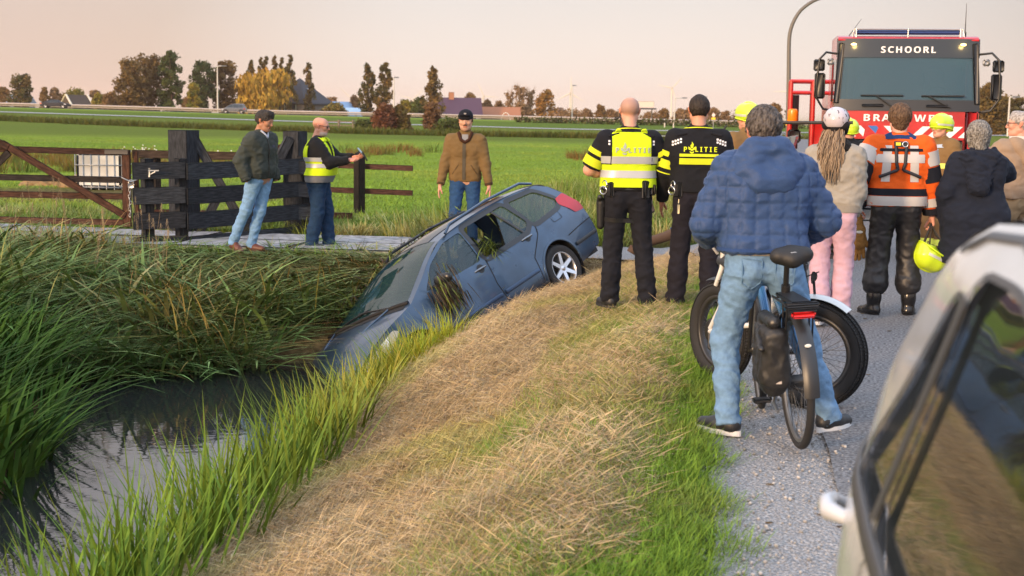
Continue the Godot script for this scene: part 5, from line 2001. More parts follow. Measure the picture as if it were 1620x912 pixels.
# ------------------------------------------------------------------ fire engine, crawler, lamp posts
func fire_truck() -> void:
	var yaw := -ROAD_YAW + 0.0
	# local +z is the front, facing the viewer; x to the viewer's right
	var root := thing("fire_truck", "red fire truck with dark windscreen facing the viewer on the road", "truck", V(6.66, 0.0, -24.4), yaw)
	var red := paint(0.52, 0.014, 0.016, 0.3)
	var dark := plain(0.018, 0.02, 0.024, 0.4)
	var grey := plain(0.05, 0.055, 0.06, 0.45)
	var cab := MB.new()
	cab.box(at3(V(0, 1.16, -1.1)), V(2.36, 1.3, 2.2), 0.06)
	obj("cab_body", cab, red, root)
	var roof := MB.new()
	roof.prism(Transform3D(Basis(V(0, 0, 1), V(0, 1, 0), V(-1, 0, 0)), V(1.16, 0, 0)), smooth_poly(pts([-0.2, 3.0, -0.07, 3.03, -0.16, 3.1, -0.5, 3.13, -2.2, 3.14, -2.2, 2.7, -0.3, 2.7]), 0.05), 2.32)
	obj("roof", roof, red, root)
	# side walls and back of the cab
	var walls := MB.new()
	for s in [-1.0, 1.0]:
		walls.box(at3(V(1.15 * s, 2.25, -1.75)), V(0.08, 0.95, 0.9), 0.02)
		walls.box(at3(V(1.15 * s, 1.9, -0.75)), V(0.08, 0.25, 1.2), 0.02)
	walls.box(at3(V(0, 2.25, -2.16)), V(2.3, 0.95, 0.06), 0.02)
	obj("cab_wall", walls, red, root)
	for s in [-1.0, 1.0]:
		var sw := MB.new()
		sw.box(at3(V(1.16 * s, 2.38, -0.75)), V(0.02, 0.68, 1.05), 0.005)
		obj("side_window", sw, pane(0.5), root)
		var pil := MB.new()
		pil.bar(V(1.16 * s, 1.95, 0.02), V(1.1 * s, 2.98, -0.12), 0.12, 0.1, V(0, 0, 1), 0.02)
		obj("windscreen_pillar", pil, dark, root)
	# header band over the windscreen, curved in plan
	var header := _curved_panel(2.36, 2.74, 3.06, -0.07, -0.12, 0.07)
	obj("header_panel", header, plain(0.02, 0.026, 0.034, 0.25), root)
	var name_mb := letters("SCHOORL", 0.105, 700, 6)
	var nm := obj("lettering", name_mb, plain(0.8, 0.8, 0.8, 0.5), root)
	nm.position = V(0, 2.87, 0.0)
	nm.scale = V(1.22, 1, 1)
	obj("windscreen", _curved_panel(2.24, 2.0, 2.74, 0.03, -0.08, 0.07), pane(0.72, 0.035, 0.085, 0.12), root)
	var frame := MB.new()
	frame.add(_curved_panel(2.4, 1.84, 2.03, 0.06, 0.035, 0.07))
	obj("scuttle_panel", frame, dark, root)
	var vent := MB.new()
	for x in [-0.56, 0.5]:
		vent.box(at3(V(x, 1.93, 0.13)), V(0.36, 0.05, 0.05), 0.02)
	obj("wiper_box", vent, plain(0.01, 0.01, 0.011, 0.5), root)
	for q in [[-0.78, -0.12, -0.28], [0.22, 0.82, 0.56]]:
		var wp := MB.new()
		wp.tube([V(q[1] - 0.1, 1.9, 0.15), V(q[2] + (-0.22 if q[0] < 0 else -0.2), 2.09, 0.12)], 0.014, 6)
		wp.tube([V(q[0] + 0.02, 2.095, 0.1), V(q[0] + 0.72, 2.1, 0.11)], 0.016, 6)
		obj("wiper", wp, plain(0.008, 0.008, 0.008, 0.5), root)
	# cabin seen through the glass
	var inside := MB.new()
	inside.box(at3(V(0, 1.98, -0.35)), V(2.1, 0.1, 0.6), 0.03)
	obj("dashboard", inside, plain(0.05, 0.06, 0.07, 0.8), root)
	for x in [-0.6, 0.6]:
		var st := skin([cap(V(x, 1.75, -1.2), V(x, 2.3, -1.35), 0.24, 0.18, 0.08), cap(V(x - 0.08, 2.5, -1.38), V(x + 0.08, 2.5, -1.38), 0.1, 0.1, 0.03)], 0.05)
		obj("seat", st, cloth(0.12, 0.14, 0.16), root)
	var wheelm := MB.new()
	wheelm.torus(Transform3D(Basis(Vector3.RIGHT, -0.7), V(0.6, 2.1, -0.55)), 0.22, 0.02, 24, 6)
	obj("steering_wheel", wheelm, dark, root)
	var rail := MB.new()
	rail.tube([V(-0.98, 2.0, -0.1), V(-0.96, 2.72, -0.2)], 0.015, 6)
	obj("grab_rail", rail, plain(0.5, 0.36, 0.03, 0.4), root)
	# red front with lettering, chevron band, lower grille
	obj("front_panel", _curved_panel(1.94, 1.36, 1.845, 0.075, 0.07, 0.04), red, root)
	for s in [-1.0, 1.0]:
		var cheek := MB.new()
		cheek.bar(V(1.08 * s, 1.1, -0.02), V(1.1 * s, 1.86, -0.02), 0.22, 0.2, V(0, 0, 1), 0.04)
		obj("front_corner", cheek, red, root)
	var lt := obj("lettering", letters("BRANDWEER", 0.115, 700, 8), plain(0.75, 0.74, 0.72, 0.5), root)
	lt.position = V(0.03, 1.72, 0.128)
	lt.scale = V(1.32, 1, 1)
	var x0 := -0.95
	for i in 8:
		var x := x0 + i * 0.26
		var sk := 0.19 if i > 3 else -0.19
		var ch := MB.new()
		var poly := pts([x, 1.4, x + 0.14, 1.4, x + 0.14 + sk, 1.585, x + sk, 1.585])
		poly = Geometry2D.intersect_polygons(poly, pts([-0.97, 1.38, 0.97, 1.38, 0.97, 1.6, -0.97, 1.6]))[0]
		ch.prism(at3(V(0, 0, 0.112 - absf(x) * 0.035)), poly, 0.012)
		obj("chevron", ch, plain(0.75, 0.75, 0.73, 0.4) if i != 2 else plain(0.03, 0.13, 0.4, 0.4), root)
	var grille := MB.new()
	grille.box(at3(V(0, 1.1, 0.02)), V(1.9, 0.52, 0.14), 0.03)
	obj("grille_panel", grille, dark, root)
	for y in [0.94, 1.05, 1.16, 1.27]:
		var sl := MB.new()
		sl.box(at3(V(0, y, 0.1)), V(1.5, 0.05, 0.03), 0.01)
		obj("grille_slat", sl, grey, root)
	var bump := MB.new()
	bump.box(at3(V(0, 0.62, 0.08)), V(2.46, 0.4, 0.3), 0.08)
	obj("bumper", bump, grey, root)
	for s in [-1.0, 1.0]:
		var bl := skin([cap(V(0.75 * s, 1.02, 0.02), V(1.16 * s, 0.8, 0.0), 0.17, 0.2, 0.05)], 0.03)
		obj("wing", bl, red, root)
		var hl := MB.new()
		hl.ball(Transform3D(Basis().scaled(V(0.13, 0.1, 0.05)), V(0.85 * s, 0.68, 0.22)), 16, 8)
		obj("headlight", hl, plain(0.7, 0.7, 0.72, 0.08, 0.3), root)
		var wl := MB.new()
		wl.lathe(Transform3D(Basis(Vector3.UP, PI / 2), V(1.0 * s, 0.5, -1.3)), [P(0, -0.16), P(0.46, -0.16), P(0.5, -0.12), P(0.5, 0.12), P(0.46, 0.16), P(0.3, 0.17), P(0, 0.1)], 28)
		obj("wheel", wl, plain(0.014, 0.014, 0.015, 0.8), root)
		var wl2 := MB.new()
		wl2.lathe(Transform3D(Basis(Vector3.UP, PI / 2), V(0.95 * s, 0.5, -4.6)), [P(0, -0.26), P(0.46, -0.26), P(0.5, -0.2), P(0.5, 0.2), P(0.46, 0.26), P(0.3, 0.27), P(0, 0.2)], 28)
		obj("wheel", wl2, plain(0.014, 0.014, 0.015, 0.8), root)
	# roof: light bar in a frame, two lit marker lamps, aerials
	var bar := MB.new()
	bar.box(at3(V(0, 3.18, -0.35)), V(1.75, 0.08, 0.22), 0.03)
	obj("light_bar", bar, plain(0.03, 0.06, 0.2, 0.15), root)
	var fr := MB.new()
	fr.tube([V(-0.92, 3.08, -0.18), V(-0.9, 3.23, -0.18), V(0.9, 3.23, -0.18), V(0.93, 3.08, -0.18)], 0.014, 6)
	for x in [-0.86, 0.0, 0.86]: fr.tube([V(x, 3.06, -0.16), V(x, 3.23, -0.17)], 0.012, 6)
	obj("light_bar_guard", fr, plain(0.5, 0.5, 0.5, 0.3, 0.8), root)
	for s in [-1.0, 1.0]:
		var ml := MB.new()
		ml.ball(Transform3D(Basis().scaled(V(0.05, 0.022, 0.03)), V(0.9 * s, 2.96, -0.04)), 12, 6)
		var em := StandardMaterial3D.new()
		em.albedo_color = Color(1, 0.85, 0.6)
		em.emission_enabled = true
		em.emission = Color(1.0, 0.82, 0.5)
		em.emission_energy_multiplier = 3.0
		obj("marker_lamp", ml, em, root)
		var li := OmniLight3D.new()
		li.name = "marker_light" if s < 0 else "marker_light_001"
		li.light_color = Color(1.0, 0.82, 0.5)
		li.light_energy = 0.05
		li.light_size = 0.04
		li.omni_range = 12.0
		li.omni_attenuation = 2.0
		li.shadow_enabled = true
		li.position = V(0.9 * s, 2.96, 0.04)
		root.add_child(li)
		# mirrors on black arms
		var arm := MB.new()
		arm.tube([V(1.16 * s, 2.8, -0.1), V(1.36 * s, 2.82, 0.05), V(1.47 * s, 2.7, 0.1), V(1.5 * s, 2.35, 0.1), V(1.5 * s, 2.05, 0.1), V(1.38 * s, 1.86, 0.05), V(1.16 * s, 1.82, -0.05)], 0.02, 8)
		var am := obj("mirror_arm", arm, plain(0.012, 0.012, 0.013, 0.4), root)
		var m1 := MB.new()
		m1.box(Transform3D(Basis(Vector3.UP, 0.25 * s), V(1.47 * s, 2.6, 0.06)), V(0.19, 0.2, 0.09), 0.035)
		m1.box(Transform3D(Basis(Vector3.UP, 0.25 * s), V(1.45 * s, 2.25, 0.06)), V(0.18, 0.44, 0.1), 0.04)
		obj("mirror", m1, plain(0.012, 0.012, 0.013, 0.35), am)
		var cam := MB.new()
		cam.box(at3(V(1.28 * s, 2.66, 0.02)), V(0.12, 0.12, 0.1), 0.03)
		obj("side_lamp", cam, plain(0.3, 0.3, 0.3, 0.3), am)
	var ae := MB.new()
	ae.tube([V(0.98, 3.1, -0.5), V(0.98, 3.68, -0.5)], [0.012, 0.004], 6)
	ae.tube([V(0.98, 3.1, -0.5), V(0.98, 3.2, -0.5)], 0.022, 8)
	obj("aerial", ae, dark, root)
	var ae2 := MB.new()
	ae2.tube([V(-0.98, 3.1, -0.5), V(-0.76, 3.42, -0.5)], [0.01, 0.003], 6)
	obj("aerial", ae2, dark, root)
	# body behind the cab and the red crane frame at its side
	var bd := MB.new()
	bd.box(at3(V(0.05, 1.5, -4.6)), V(2.3, 1.5, 4.4), 0.05)
	obj("body", bd, red, root)
	var ch2 := MB.new()
	ch2.box(at3(V(0, 0.65, -3.4)), V(1.0, 0.3, 6.5), 0.03)
	obj("chassis", ch2, dark, root)
	var cr := MB.new()
	for x in [-1.85, -1.42]:
		cr.tube([V(x, 0.95, -3.4), V(x, 2.42, -3.4)], 0.045, 8)
	for x in [-1.85, -1.42]:
		cr.tube([V(x, 0.95, -4.1), V(x, 2.42, -4.1)], 0.04, 8)
	for y in [2.42, 2.2, 0.95]:
		cr.tube([V(-1.85, y, -3.4), V(-1.0, y, -3.4)], 0.035, 8)
		cr.tube([V(-1.85, y, -4.1), V(-1.0, y, -4.1)], 0.035, 8)
	for y in [2.42, 1.0]: cr.tube([V(-1.85, y, -3.4), V(-1.85, y, -4.1)], 0.035, 8)
	cr.box(at3(V(-1.3, 1.3, -3.6)), V(0.34, 0.7, 0.4), 0.05)
	obj("crane_frame", cr, paint(0.55, 0.02, 0.02, 0.35), root)
	var cy := MB.new()
	cy.tube([V(-1.78, 1.1, -3.6), V(-1.78, 2.15, -3.6)], 0.1, 12)
	cy.box(at3(V(-1.76, 1.35, -3.4)), V(0.26, 0.26, 0.2), 0.04)
	obj("hydraulic_cylinder", cy, dark, root)
	var lo := MB.new()
	lo.lathe(Transform3D(Basis(Vector3.RIGHT, -PI / 2), V(-1.8, 1.6, -3.35)), [P(0, 0), P(0.1, 0.0), P(0.1, 0.24), P(0.07, 0.28), P(0, 0.28)], 16)
	obj("orange_lamp", lo, plain(0.8, 0.22, 0.01, 0.25), root)


func _curved_panel(width: float, y0: float, y1: float, z0: float, z1: float, bow: float) -> MB:
	var mb := MB.new()
	var outer := []
	var inner := []
	for j in 4:
		var f := j / 3.0
		var ro := []
		var ri := []
		for i in 17:
			var u := (i - 8) / 8.0
			var z := lerpf(z0, z1, f) + bow * (1.0 - pow(absf(u), 3.0))
			var x := -u * width * 0.5
			ro.append(V(x, lerpf(y0, y1, f), z)); ri.append(V(x, lerpf(y0, y1, f), z - 0.02))
		outer.append(ro); inner.append(ri)
	_sheet(mb, outer, inner)
	return mb


func crawler() -> void:
	# compact tracked digger that stands in front of the truck, mostly hidden behind people
	var root := thing("mini_excavator", "grey tracked mini excavator standing in front of the fire truck, half hidden by people", "excavator", V(3.55, 0.0, -17.6), -0.25)
	var grey := paint(0.1, 0.12, 0.14, 0.5)
	var dark := plain(0.02, 0.02, 0.022, 0.7)
	for s in [-1.0, 1.0]:
		var tr := MB.new()
		var line := []
		for i in 40:
			var a := TAU * i / 40
			var x := clampf(cos(a) * 1.6, -1.0, 1.0)
			line.append(V(x * 0.62 + cos(a) * 0.14, 0.2 + sin(a) * 0.2, 0))
		var outl := PackedVector2Array()
		for q in line: outl.append(P(q.x, q.y))
		var inn := PackedVector2Array()
		for q in outl: inn.append(P(q.x * 0.94, 0.2 + (q.y - 0.2) * 0.82))
		for i in outl.size():
			var i2 := (i + 1) % outl.size()
			var a0 := V(outl[i].x, outl[i].y, 0.4 * s - 0.12); var a1 := V(outl[i2].x, outl[i2].y, 0.4 * s - 0.12)
			var w := V(0, 0, 0.24)
			var n := (a0 - V(0, 0.2, a0.z)).normalized() * 0.02 * (1 if i % 2 == 0 else 0)
			tr.face([a0 + n, a1 + n, a1 + n + w, a0 + n + w])
			var b0 := V(inn[i].x, inn[i].y, a0.z); var b1 := V(inn[i2].x, inn[i2].y, a0.z)
			tr.face([a0 + n, b0, b1, a1 + n]); tr.face([a0 + n + w, a1 + n + w, b1 + w, b0 + w]); tr.face([b0, b0 + w, b1 + w, b1])
		obj("rubber_track", tr, dark, root)
		for x in [-0.62, -0.32, -0.05, 0.22, 0.62]:
			var ro := MB.new()
			var rr := 0.15 if absf(x) > 0.5 else 0.09
			ro.lathe(at3(V(x, 0.2 if absf(x) > 0.5 else 0.13, 0.4 * s)), [P(0, -0.11), P(rr, -0.11), P(rr, 0.11), P(rr * 0.7, 0.12), P(rr * 0.6, 0.1), P(0, 0.1)], 18)
			obj("roller", ro, plain(0.06, 0.06, 0.06, 0.6, 0.3), root)
	var base := MB.new()
	base.box(at3(V(0.1, 0.55, 0)), V(1.7, 0.16, 0.86), 0.02)
	base.box(at3(V(0.1, 0.38, 0)), V(0.9, 0.2, 0.5), 0.02)
	obj("chassis", base, grey, root)
	var house := MB.new()
	house.box(at3(V(0.35, 0.95, 0)), V(0.9, 0.62, 0.9), 0.08)
	obj("engine_housing", house, paint(0.06, 0.07, 0.08, 0.5), root)
	var tub := MB.new()
	tub.prism(Transform3D(Basis(V(1, 0, 0), V(0, 1, 0), V(0, 0, 1)), V(-0.35, 1.05, -0.15)), smooth_poly(pts([-0.38, 0.42, -0.3, 0.08, 0.2, 0.05, 0.3, 0.42, 0.22, 0.42, 0.14, 0.14, -0.22, 0.16, -0.3, 0.42]), 0.02), 0.6)
	tub.box(at3(V(-0.4, 1.28, 0.44)), V(0.58, 0.36, 0.02), 0.0)
	obj("skip", tub, paint(0.14, 0.18, 0.22, 0.4), root)
	var coil := MB.new()
	for i in 5: coil.torus(Transform3D(Basis(Vector3.UP, 0.4) * Basis(Vector3.RIGHT, PI / 2 + 0.2), V(-0.22, 1.3 - 0.05 * i, 0.55)), 0.16 - 0.006 * i, 0.03, 24, 8)
	rumple(coil, 0.01, 30.0)
	obj("rope_coil", coil, cloth(0.16, 0.11, 0.06), root)
	var pole := MB.new()
	pole.tube([V(-0.75, 1.62, 0.1), V(0.6, 1.64, 0.05)], 0.02, 8)
	pole.tube([V(-0.72, 0.6, 0.1), V(-0.72, 1.62, 0.1)], 0.03, 8)
	pole.tube([V(-0.7, 1.3, 0.1), V(-0.3, 1.6, 0.1)], 0.012, 6)
	obj("roll_bar", pole, plain(0.04, 0.035, 0.03, 0.6, 0.3), root)
	var logs := MB.new()
	for i in 4:
		logs.box(Transform3D(Basis(Vector3.UP, 0.1 * i), V(-0.55, 0.06 + 0.11 * i, 0.75)), V(0.42, 0.1, 0.3), 0.02)
	rumple(logs, 0.01, 8.0)
	obj("timber_blocks", logs, wood(0.2, 0.1, 0.04), root)
	var boom := MB.new()
	boom.tube([V(-0.4, 0.75, 0.0), V(-1.2, 1.15, 0.05), V(-1.85, 1.05, 0.1)], 0.09, 8)
	obj("boom", boom, grey, root)
	var scoop := skin([cap(V(-1.98, 1.0, 0.0), V(-1.98, 1.0, 0.18), 0.12, 0.12, 0.04), cap(V(-2.02, 0.8, 0.0), V(-2.02, 0.8, 0.2), 0.14, 0.14, 0.06), cap(V(-1.94, 0.6, 0.02), V(-1.94, 0.6, 0.18), 0.11, 0.1, 0.06)], 0.03)
	obj("bucket", scoop, paint(0.11, 0.12, 0.13, 0.5), root)
	var lip := MB.new()
	lip.box(Transform3D(Basis(V(0, 0, 1), 0.3), V(-1.95, 0.5, 0.1)), V(0.26, 0.14, 0.34), 0.02)
	obj("bucket_lip", lip, plain(0.14, 0.07, 0.035, 0.8), root)


func tow_sling() -> void:
	var root := thing("lifting_sling", "brown webbing sling with a blue sleeve hanging over the track between the two police officers", "sling")
	var a := V(1.42, 0.1, -16.7)
	var b := V(2.2, 0.42, -17.0)
	var mb := MB.new()
	mb.tube([a + V(-0.02, -0.02, 0), a + V(0.02, 0.05, 0)], 0.055, 10)
	mb.tube([a, a.lerp(b, 0.2) + V(0, 0.03, 0), a.lerp(b, 0.5), b], [0.035, 0.055, 0.06, 0.08], 12)
	rumple(mb, 0.01, 20.0)
	obj("webbing", mb, cloth(0.11, 0.07, 0.05), root)
	var sl := MB.new()
	sl.tube([a.lerp(b, 0.63), a.lerp(b, 0.8)], 0.078, 12)
	obj("blue_sleeve", sl, cloth(0.01, 0.12, 0.5), root)
	var drag := MB.new()
	drag.tube([b, V(2.5, 0.6, -17.2), V(2.75, 0.62, -17.4)], 0.05, 10)
	obj("rope", drag, cloth(0.11, 0.07, 0.05), root)


func street_lamp() -> void:
	var root := thing("street_lamp", "grey street lamp with a curved arm left of the fire truck", "street lamp", V(7.28, -0.1, -38.0))
	var line := []
	var rad := []
	for q in [[0, 0], [0.0, 1.5], [-0.04, 3.0], [-0.06, 3.9], [0.02, 4.3], [0.2, 4.62], [0.5, 4.86], [0.78, 4.97]]:
		line.append(V(q[0], q[1], 0)); rad.append(lerpf(0.075, 0.04, float(q[1]) / 5.0))
	var c := MB.new()
	var cv := Curve3D.new()
	for i in line.size():
		var t: Vector3 = (line[mini(i + 1, line.size() - 1)] - line[maxi(i - 1, 0)]) * 0.16
		cv.add_point(line[i], -t, t)
	var fine := []
	var fr := []
	var L := cv.get_baked_length()
	for i in 41:
		fine.append(cv.sample_baked(L * i / 40.0)); fr.append(lerpf(0.075, 0.042, i / 40.0))
	c.tube(fine, fr, 12)
	obj("pole", c, plain(0.14, 0.125, 0.11, 0.6, 0.2), root)
	var h := skin([cap(V(0.75, 4.98, 0), V(1.35, 5.1, 0), 0.07, 0.1, 0.04)], 0.025)
	for i in h.v.size(): h.v[i].y = 5.03 + (h.v[i].y - 5.03) * 0.7
	obj("lamp_head", h, plain(0.16, 0.16, 0.16, 0.5), root)
	var gl := MB.new()
	gl.ball(Transform3D(Basis(V(0, 0, 1), 0.2).scaled(V(0.22, 0.05, 0.08)), V(1.15, 4.99, 0)), 16, 8)
	obj("lamp_glass", gl, pane(0.5, 0.4, 0.4, 0.38), root)
	var st := MB.new()
	st.lathe(Transform3D(Basis(Vector3.RIGHT, -PI / 2), V(-0.0, 1.62, 0)), [P(0.078, 0), P(0.08, 0.01), P(0.08, 0.07), P(0.078, 0.08)], 12)
	obj("number_sticker", st, plain(0.6, 0.35, 0.02, 0.5), root)


func far_lamp(label: String, px: float, d: float, y_top: float, arm: float) -> void:
	var base := bearing(px, d)
	base.y = ground(base.x, base.z)
	var root := thing("lamp_post", label, "lamp post", base)
	var h := y_top - base.y
	var mb := MB.new()
	mb.tube([Vector3.ZERO, V(0, h * 0.98, 0), V(arm * 0.15, h, 0), V(arm, h + 0.05, 0)], [0.16, 0.1, 0.09, 0.08], 8)
	obj("pole", mb, plain(0.5, 0.48, 0.45, 0.5, 0.2), root)
	var hd := MB.new()
	hd.box(at3(V(arm + 0.3 * signf(arm), h + 0.04, 0)), V(0.9, 0.2, 0.4), 0.06)
	obj("lamp_head", hd, plain(0.2, 0.2, 0.2, 0.5), root)


func turbine(label: String, px: float, d: float, hub_y: float, blade: float, spin: float, yaw := 0.0) -> void:
	var base := bearing(px, d)
	base.y = -1.0
	var root := thing("wind_turbine", label, "wind turbine", base, yaw, "wind turbines on the horizon")
	var h := hub_y - base.y
	var white := plain(0.62, 0.56, 0.47, 0.6)
	var mb := MB.new()
	mb.tube([Vector3.ZERO, V(0, h, 0)], [blade * 0.07, blade * 0.04], 12)
	obj("tower", mb, white, root)
	var nc := MB.new()
	nc.box(at3(V(0, h, 0)), V(blade * 0.1, blade * 0.1, blade * 0.28), blade * 0.02)
	obj("nacelle", nc, plain(0.4, 0.36, 0.32, 0.5), root)
	for k in 3:
		var a := spin + TAU * k / 3.0
		var dir := V(sin(a), cos(a), 0)
		var side := V(cos(a), -sin(a), 0)
		var bl := MB.new()
		bl.tube([V(0, h, blade * 0.17), V(0, h, blade * 0.17) + dir * blade * 0.12, V(0, h, blade * 0.17) + dir * blade * 0.25 + side * blade * 0.01, V(0, h, blade * 0.17) + dir * blade], [blade * 0.02, blade * 0.03, blade * 0.042, blade * 0.008], 8, true, V(1, 1, 0.5))
		obj("blade", bl, white, root)


# ------------------------------------------------------------------ the people, one by one
const YEL := Color(0.62, 0.85, 0.03)


func hivis() -> StandardMaterial3D:
	return cloth(0.68, 0.9, 0.02, 0.1, 2.0, 0.35)


func silver_tape() -> StandardMaterial3D:
	return plain(0.42, 0.43, 0.44, 0.4, 0.15)


func flame_mark(prims: Array, c: Vector2, h: float, off: float) -> MB:
	# the flame over an open book that stands in place of the O
	var mb := MB.new()
	for q in [[[0.0, 0.55, 0.16, 0.3, 0.1, 0.0, 0.0, -0.05, -0.1, 0.0, -0.14, 0.22, -0.02, 0.32]], [[-0.32, 0.12, -0.12, -0.02, 0.0, -0.14, 0.12, -0.02, 0.32, 0.12, 0.3, -0.14, 0.1, -0.24, 0.0, -0.3, -0.1, -0.24, -0.3, -0.14]], [[-0.2, -0.3, -0.08, -0.36, 0.0, -0.38, 0.08, -0.36, 0.2, -0.3, 0.16, -0.46, 0.0, -0.54, -0.16, -0.46]]]:
		var poly := pts(q[0])
		var tr := Geometry2D.triangulate_polygon(poly)
		var i0 := mb.v.size()
		for p in poly:
			var hit := cast(prims, V(c.x + p.x * h, c.y + p.y * h, 0.6), V(0, 0, -1), 0.7)
			mb.p(hit + V(0, 0, off))
		for i in range(0, tr.size(), 3):
			var a := poly[tr[i]]; var b := poly[tr[i + 1]]; var d := poly[tr[i + 2]]
			if (b - a).cross(d - a) > 0: mb.tri(i0 + tr[i], i0 + tr[i + 1], i0 + tr[i + 2])
			else: mb.tri(i0 + tr[i], i0 + tr[i + 2], i0 + tr[i + 1])
	return mb


func ears_out() -> void:
	pass


func man_bomber() -> void:
	var j := person("man in a grey-green bomber jacket and light jeans walking along the fence", V(-3.3, -0.08, -17.85), -PI / 2 - 0.5, {"H": 1.8, "pel": V(0, 0.0, -0.16), "lean": V(0.0, 0, -0.02), "feet": [V(-0.06, 0, 0.04), V(0.1, 0.03, 0.2)], "foot_pitch": [0.0, -0.35], "toes": [0.1, -0.2],
		"hands": [V(-0.26, 0.9, -0.2), V(0.27, 0.9, -0.16)], "elbows": [V(-0.7, 0, 0.9), V(0.6, 0, 1.0)], "pose": ["none", "none"], "face_on": true, "nod": -0.28, "look": 0.15, "head": V(0, -0.01, -0.03),
		"skin": Color(0.36, 0.18, 0.11), "shoe": "sneaker", "shoe_col": Color(0.11, 0.032, 0.018), "sole_col": Color(0.05, 0.02, 0.012)})
	trousers(j, denim(0.2, 0.36, 0.6), {"leg": 0.98, "girth": 0.95, "fold": 0.014})
	var jm := cloth(0.052, 0.062, 0.055, 0.15, 2.2, 0.7)
	top(j, "jacket", jm, {"puff": 0.014, "hem": 0.0, "fold": 0.02, "hem_girth": 0.94, "arm": 1.08})
	obj("waistband", band(j.torso, j.pel, j.pel.y + 0.005, j.pel.y + 0.06, -PI, PI, 0.006, 36, 2), cloth(0.03, 0.036, 0.032, 0.1), j.root)
	for nm in ["L", "R"]: obj("cuff", limb_band(j.sleeves, j["el" + nm], j["wr" + nm], 0.82, 0.99, 0.004), cloth(0.03, 0.036, 0.032, 0.1), j.root)
	obj("zip", drape_line(j.torso, [P(0.01, j.shc.y - 0.02), P(0.0, j.pel.y + 0.02)], -1, 0.006, 0.007), plain(0.02, 0.02, 0.02, 0.4), j.root)
	obj("shirt_collar", drape_line(j.torso, [P(-0.06, j.neck.y + 0.035), P(0.0, j.neck.y - 0.05), P(0.06, j.neck.y + 0.035)], -1, 0.004, 0.014), cloth(0.55, 0.6, 0.72, 0.1), j.root)
	var badge := MB.new()
	badge.add(back_patch(j.torso, -0.15, -0.06, j.chest.y + 0.03, j.chest.y + 0.085, -1, 0.006, 3, 2))
	obj("name_badge", badge, plain(0.02, 0.025, 0.05, 0.5), j.root)
	hair(j, short_hair(1.03) + [cap(V(-0.03, 0.1, -0.06), V(0.04, 0.105, -0.05), 0.03, 0.034, 0.03), cap(V(0, 0.09, 0.02), V(0.02, 0.1, -0.05), 0.035, 0.03, 0.03)], Color(0.045, 0.04, 0.038), {"amp": 0.012})


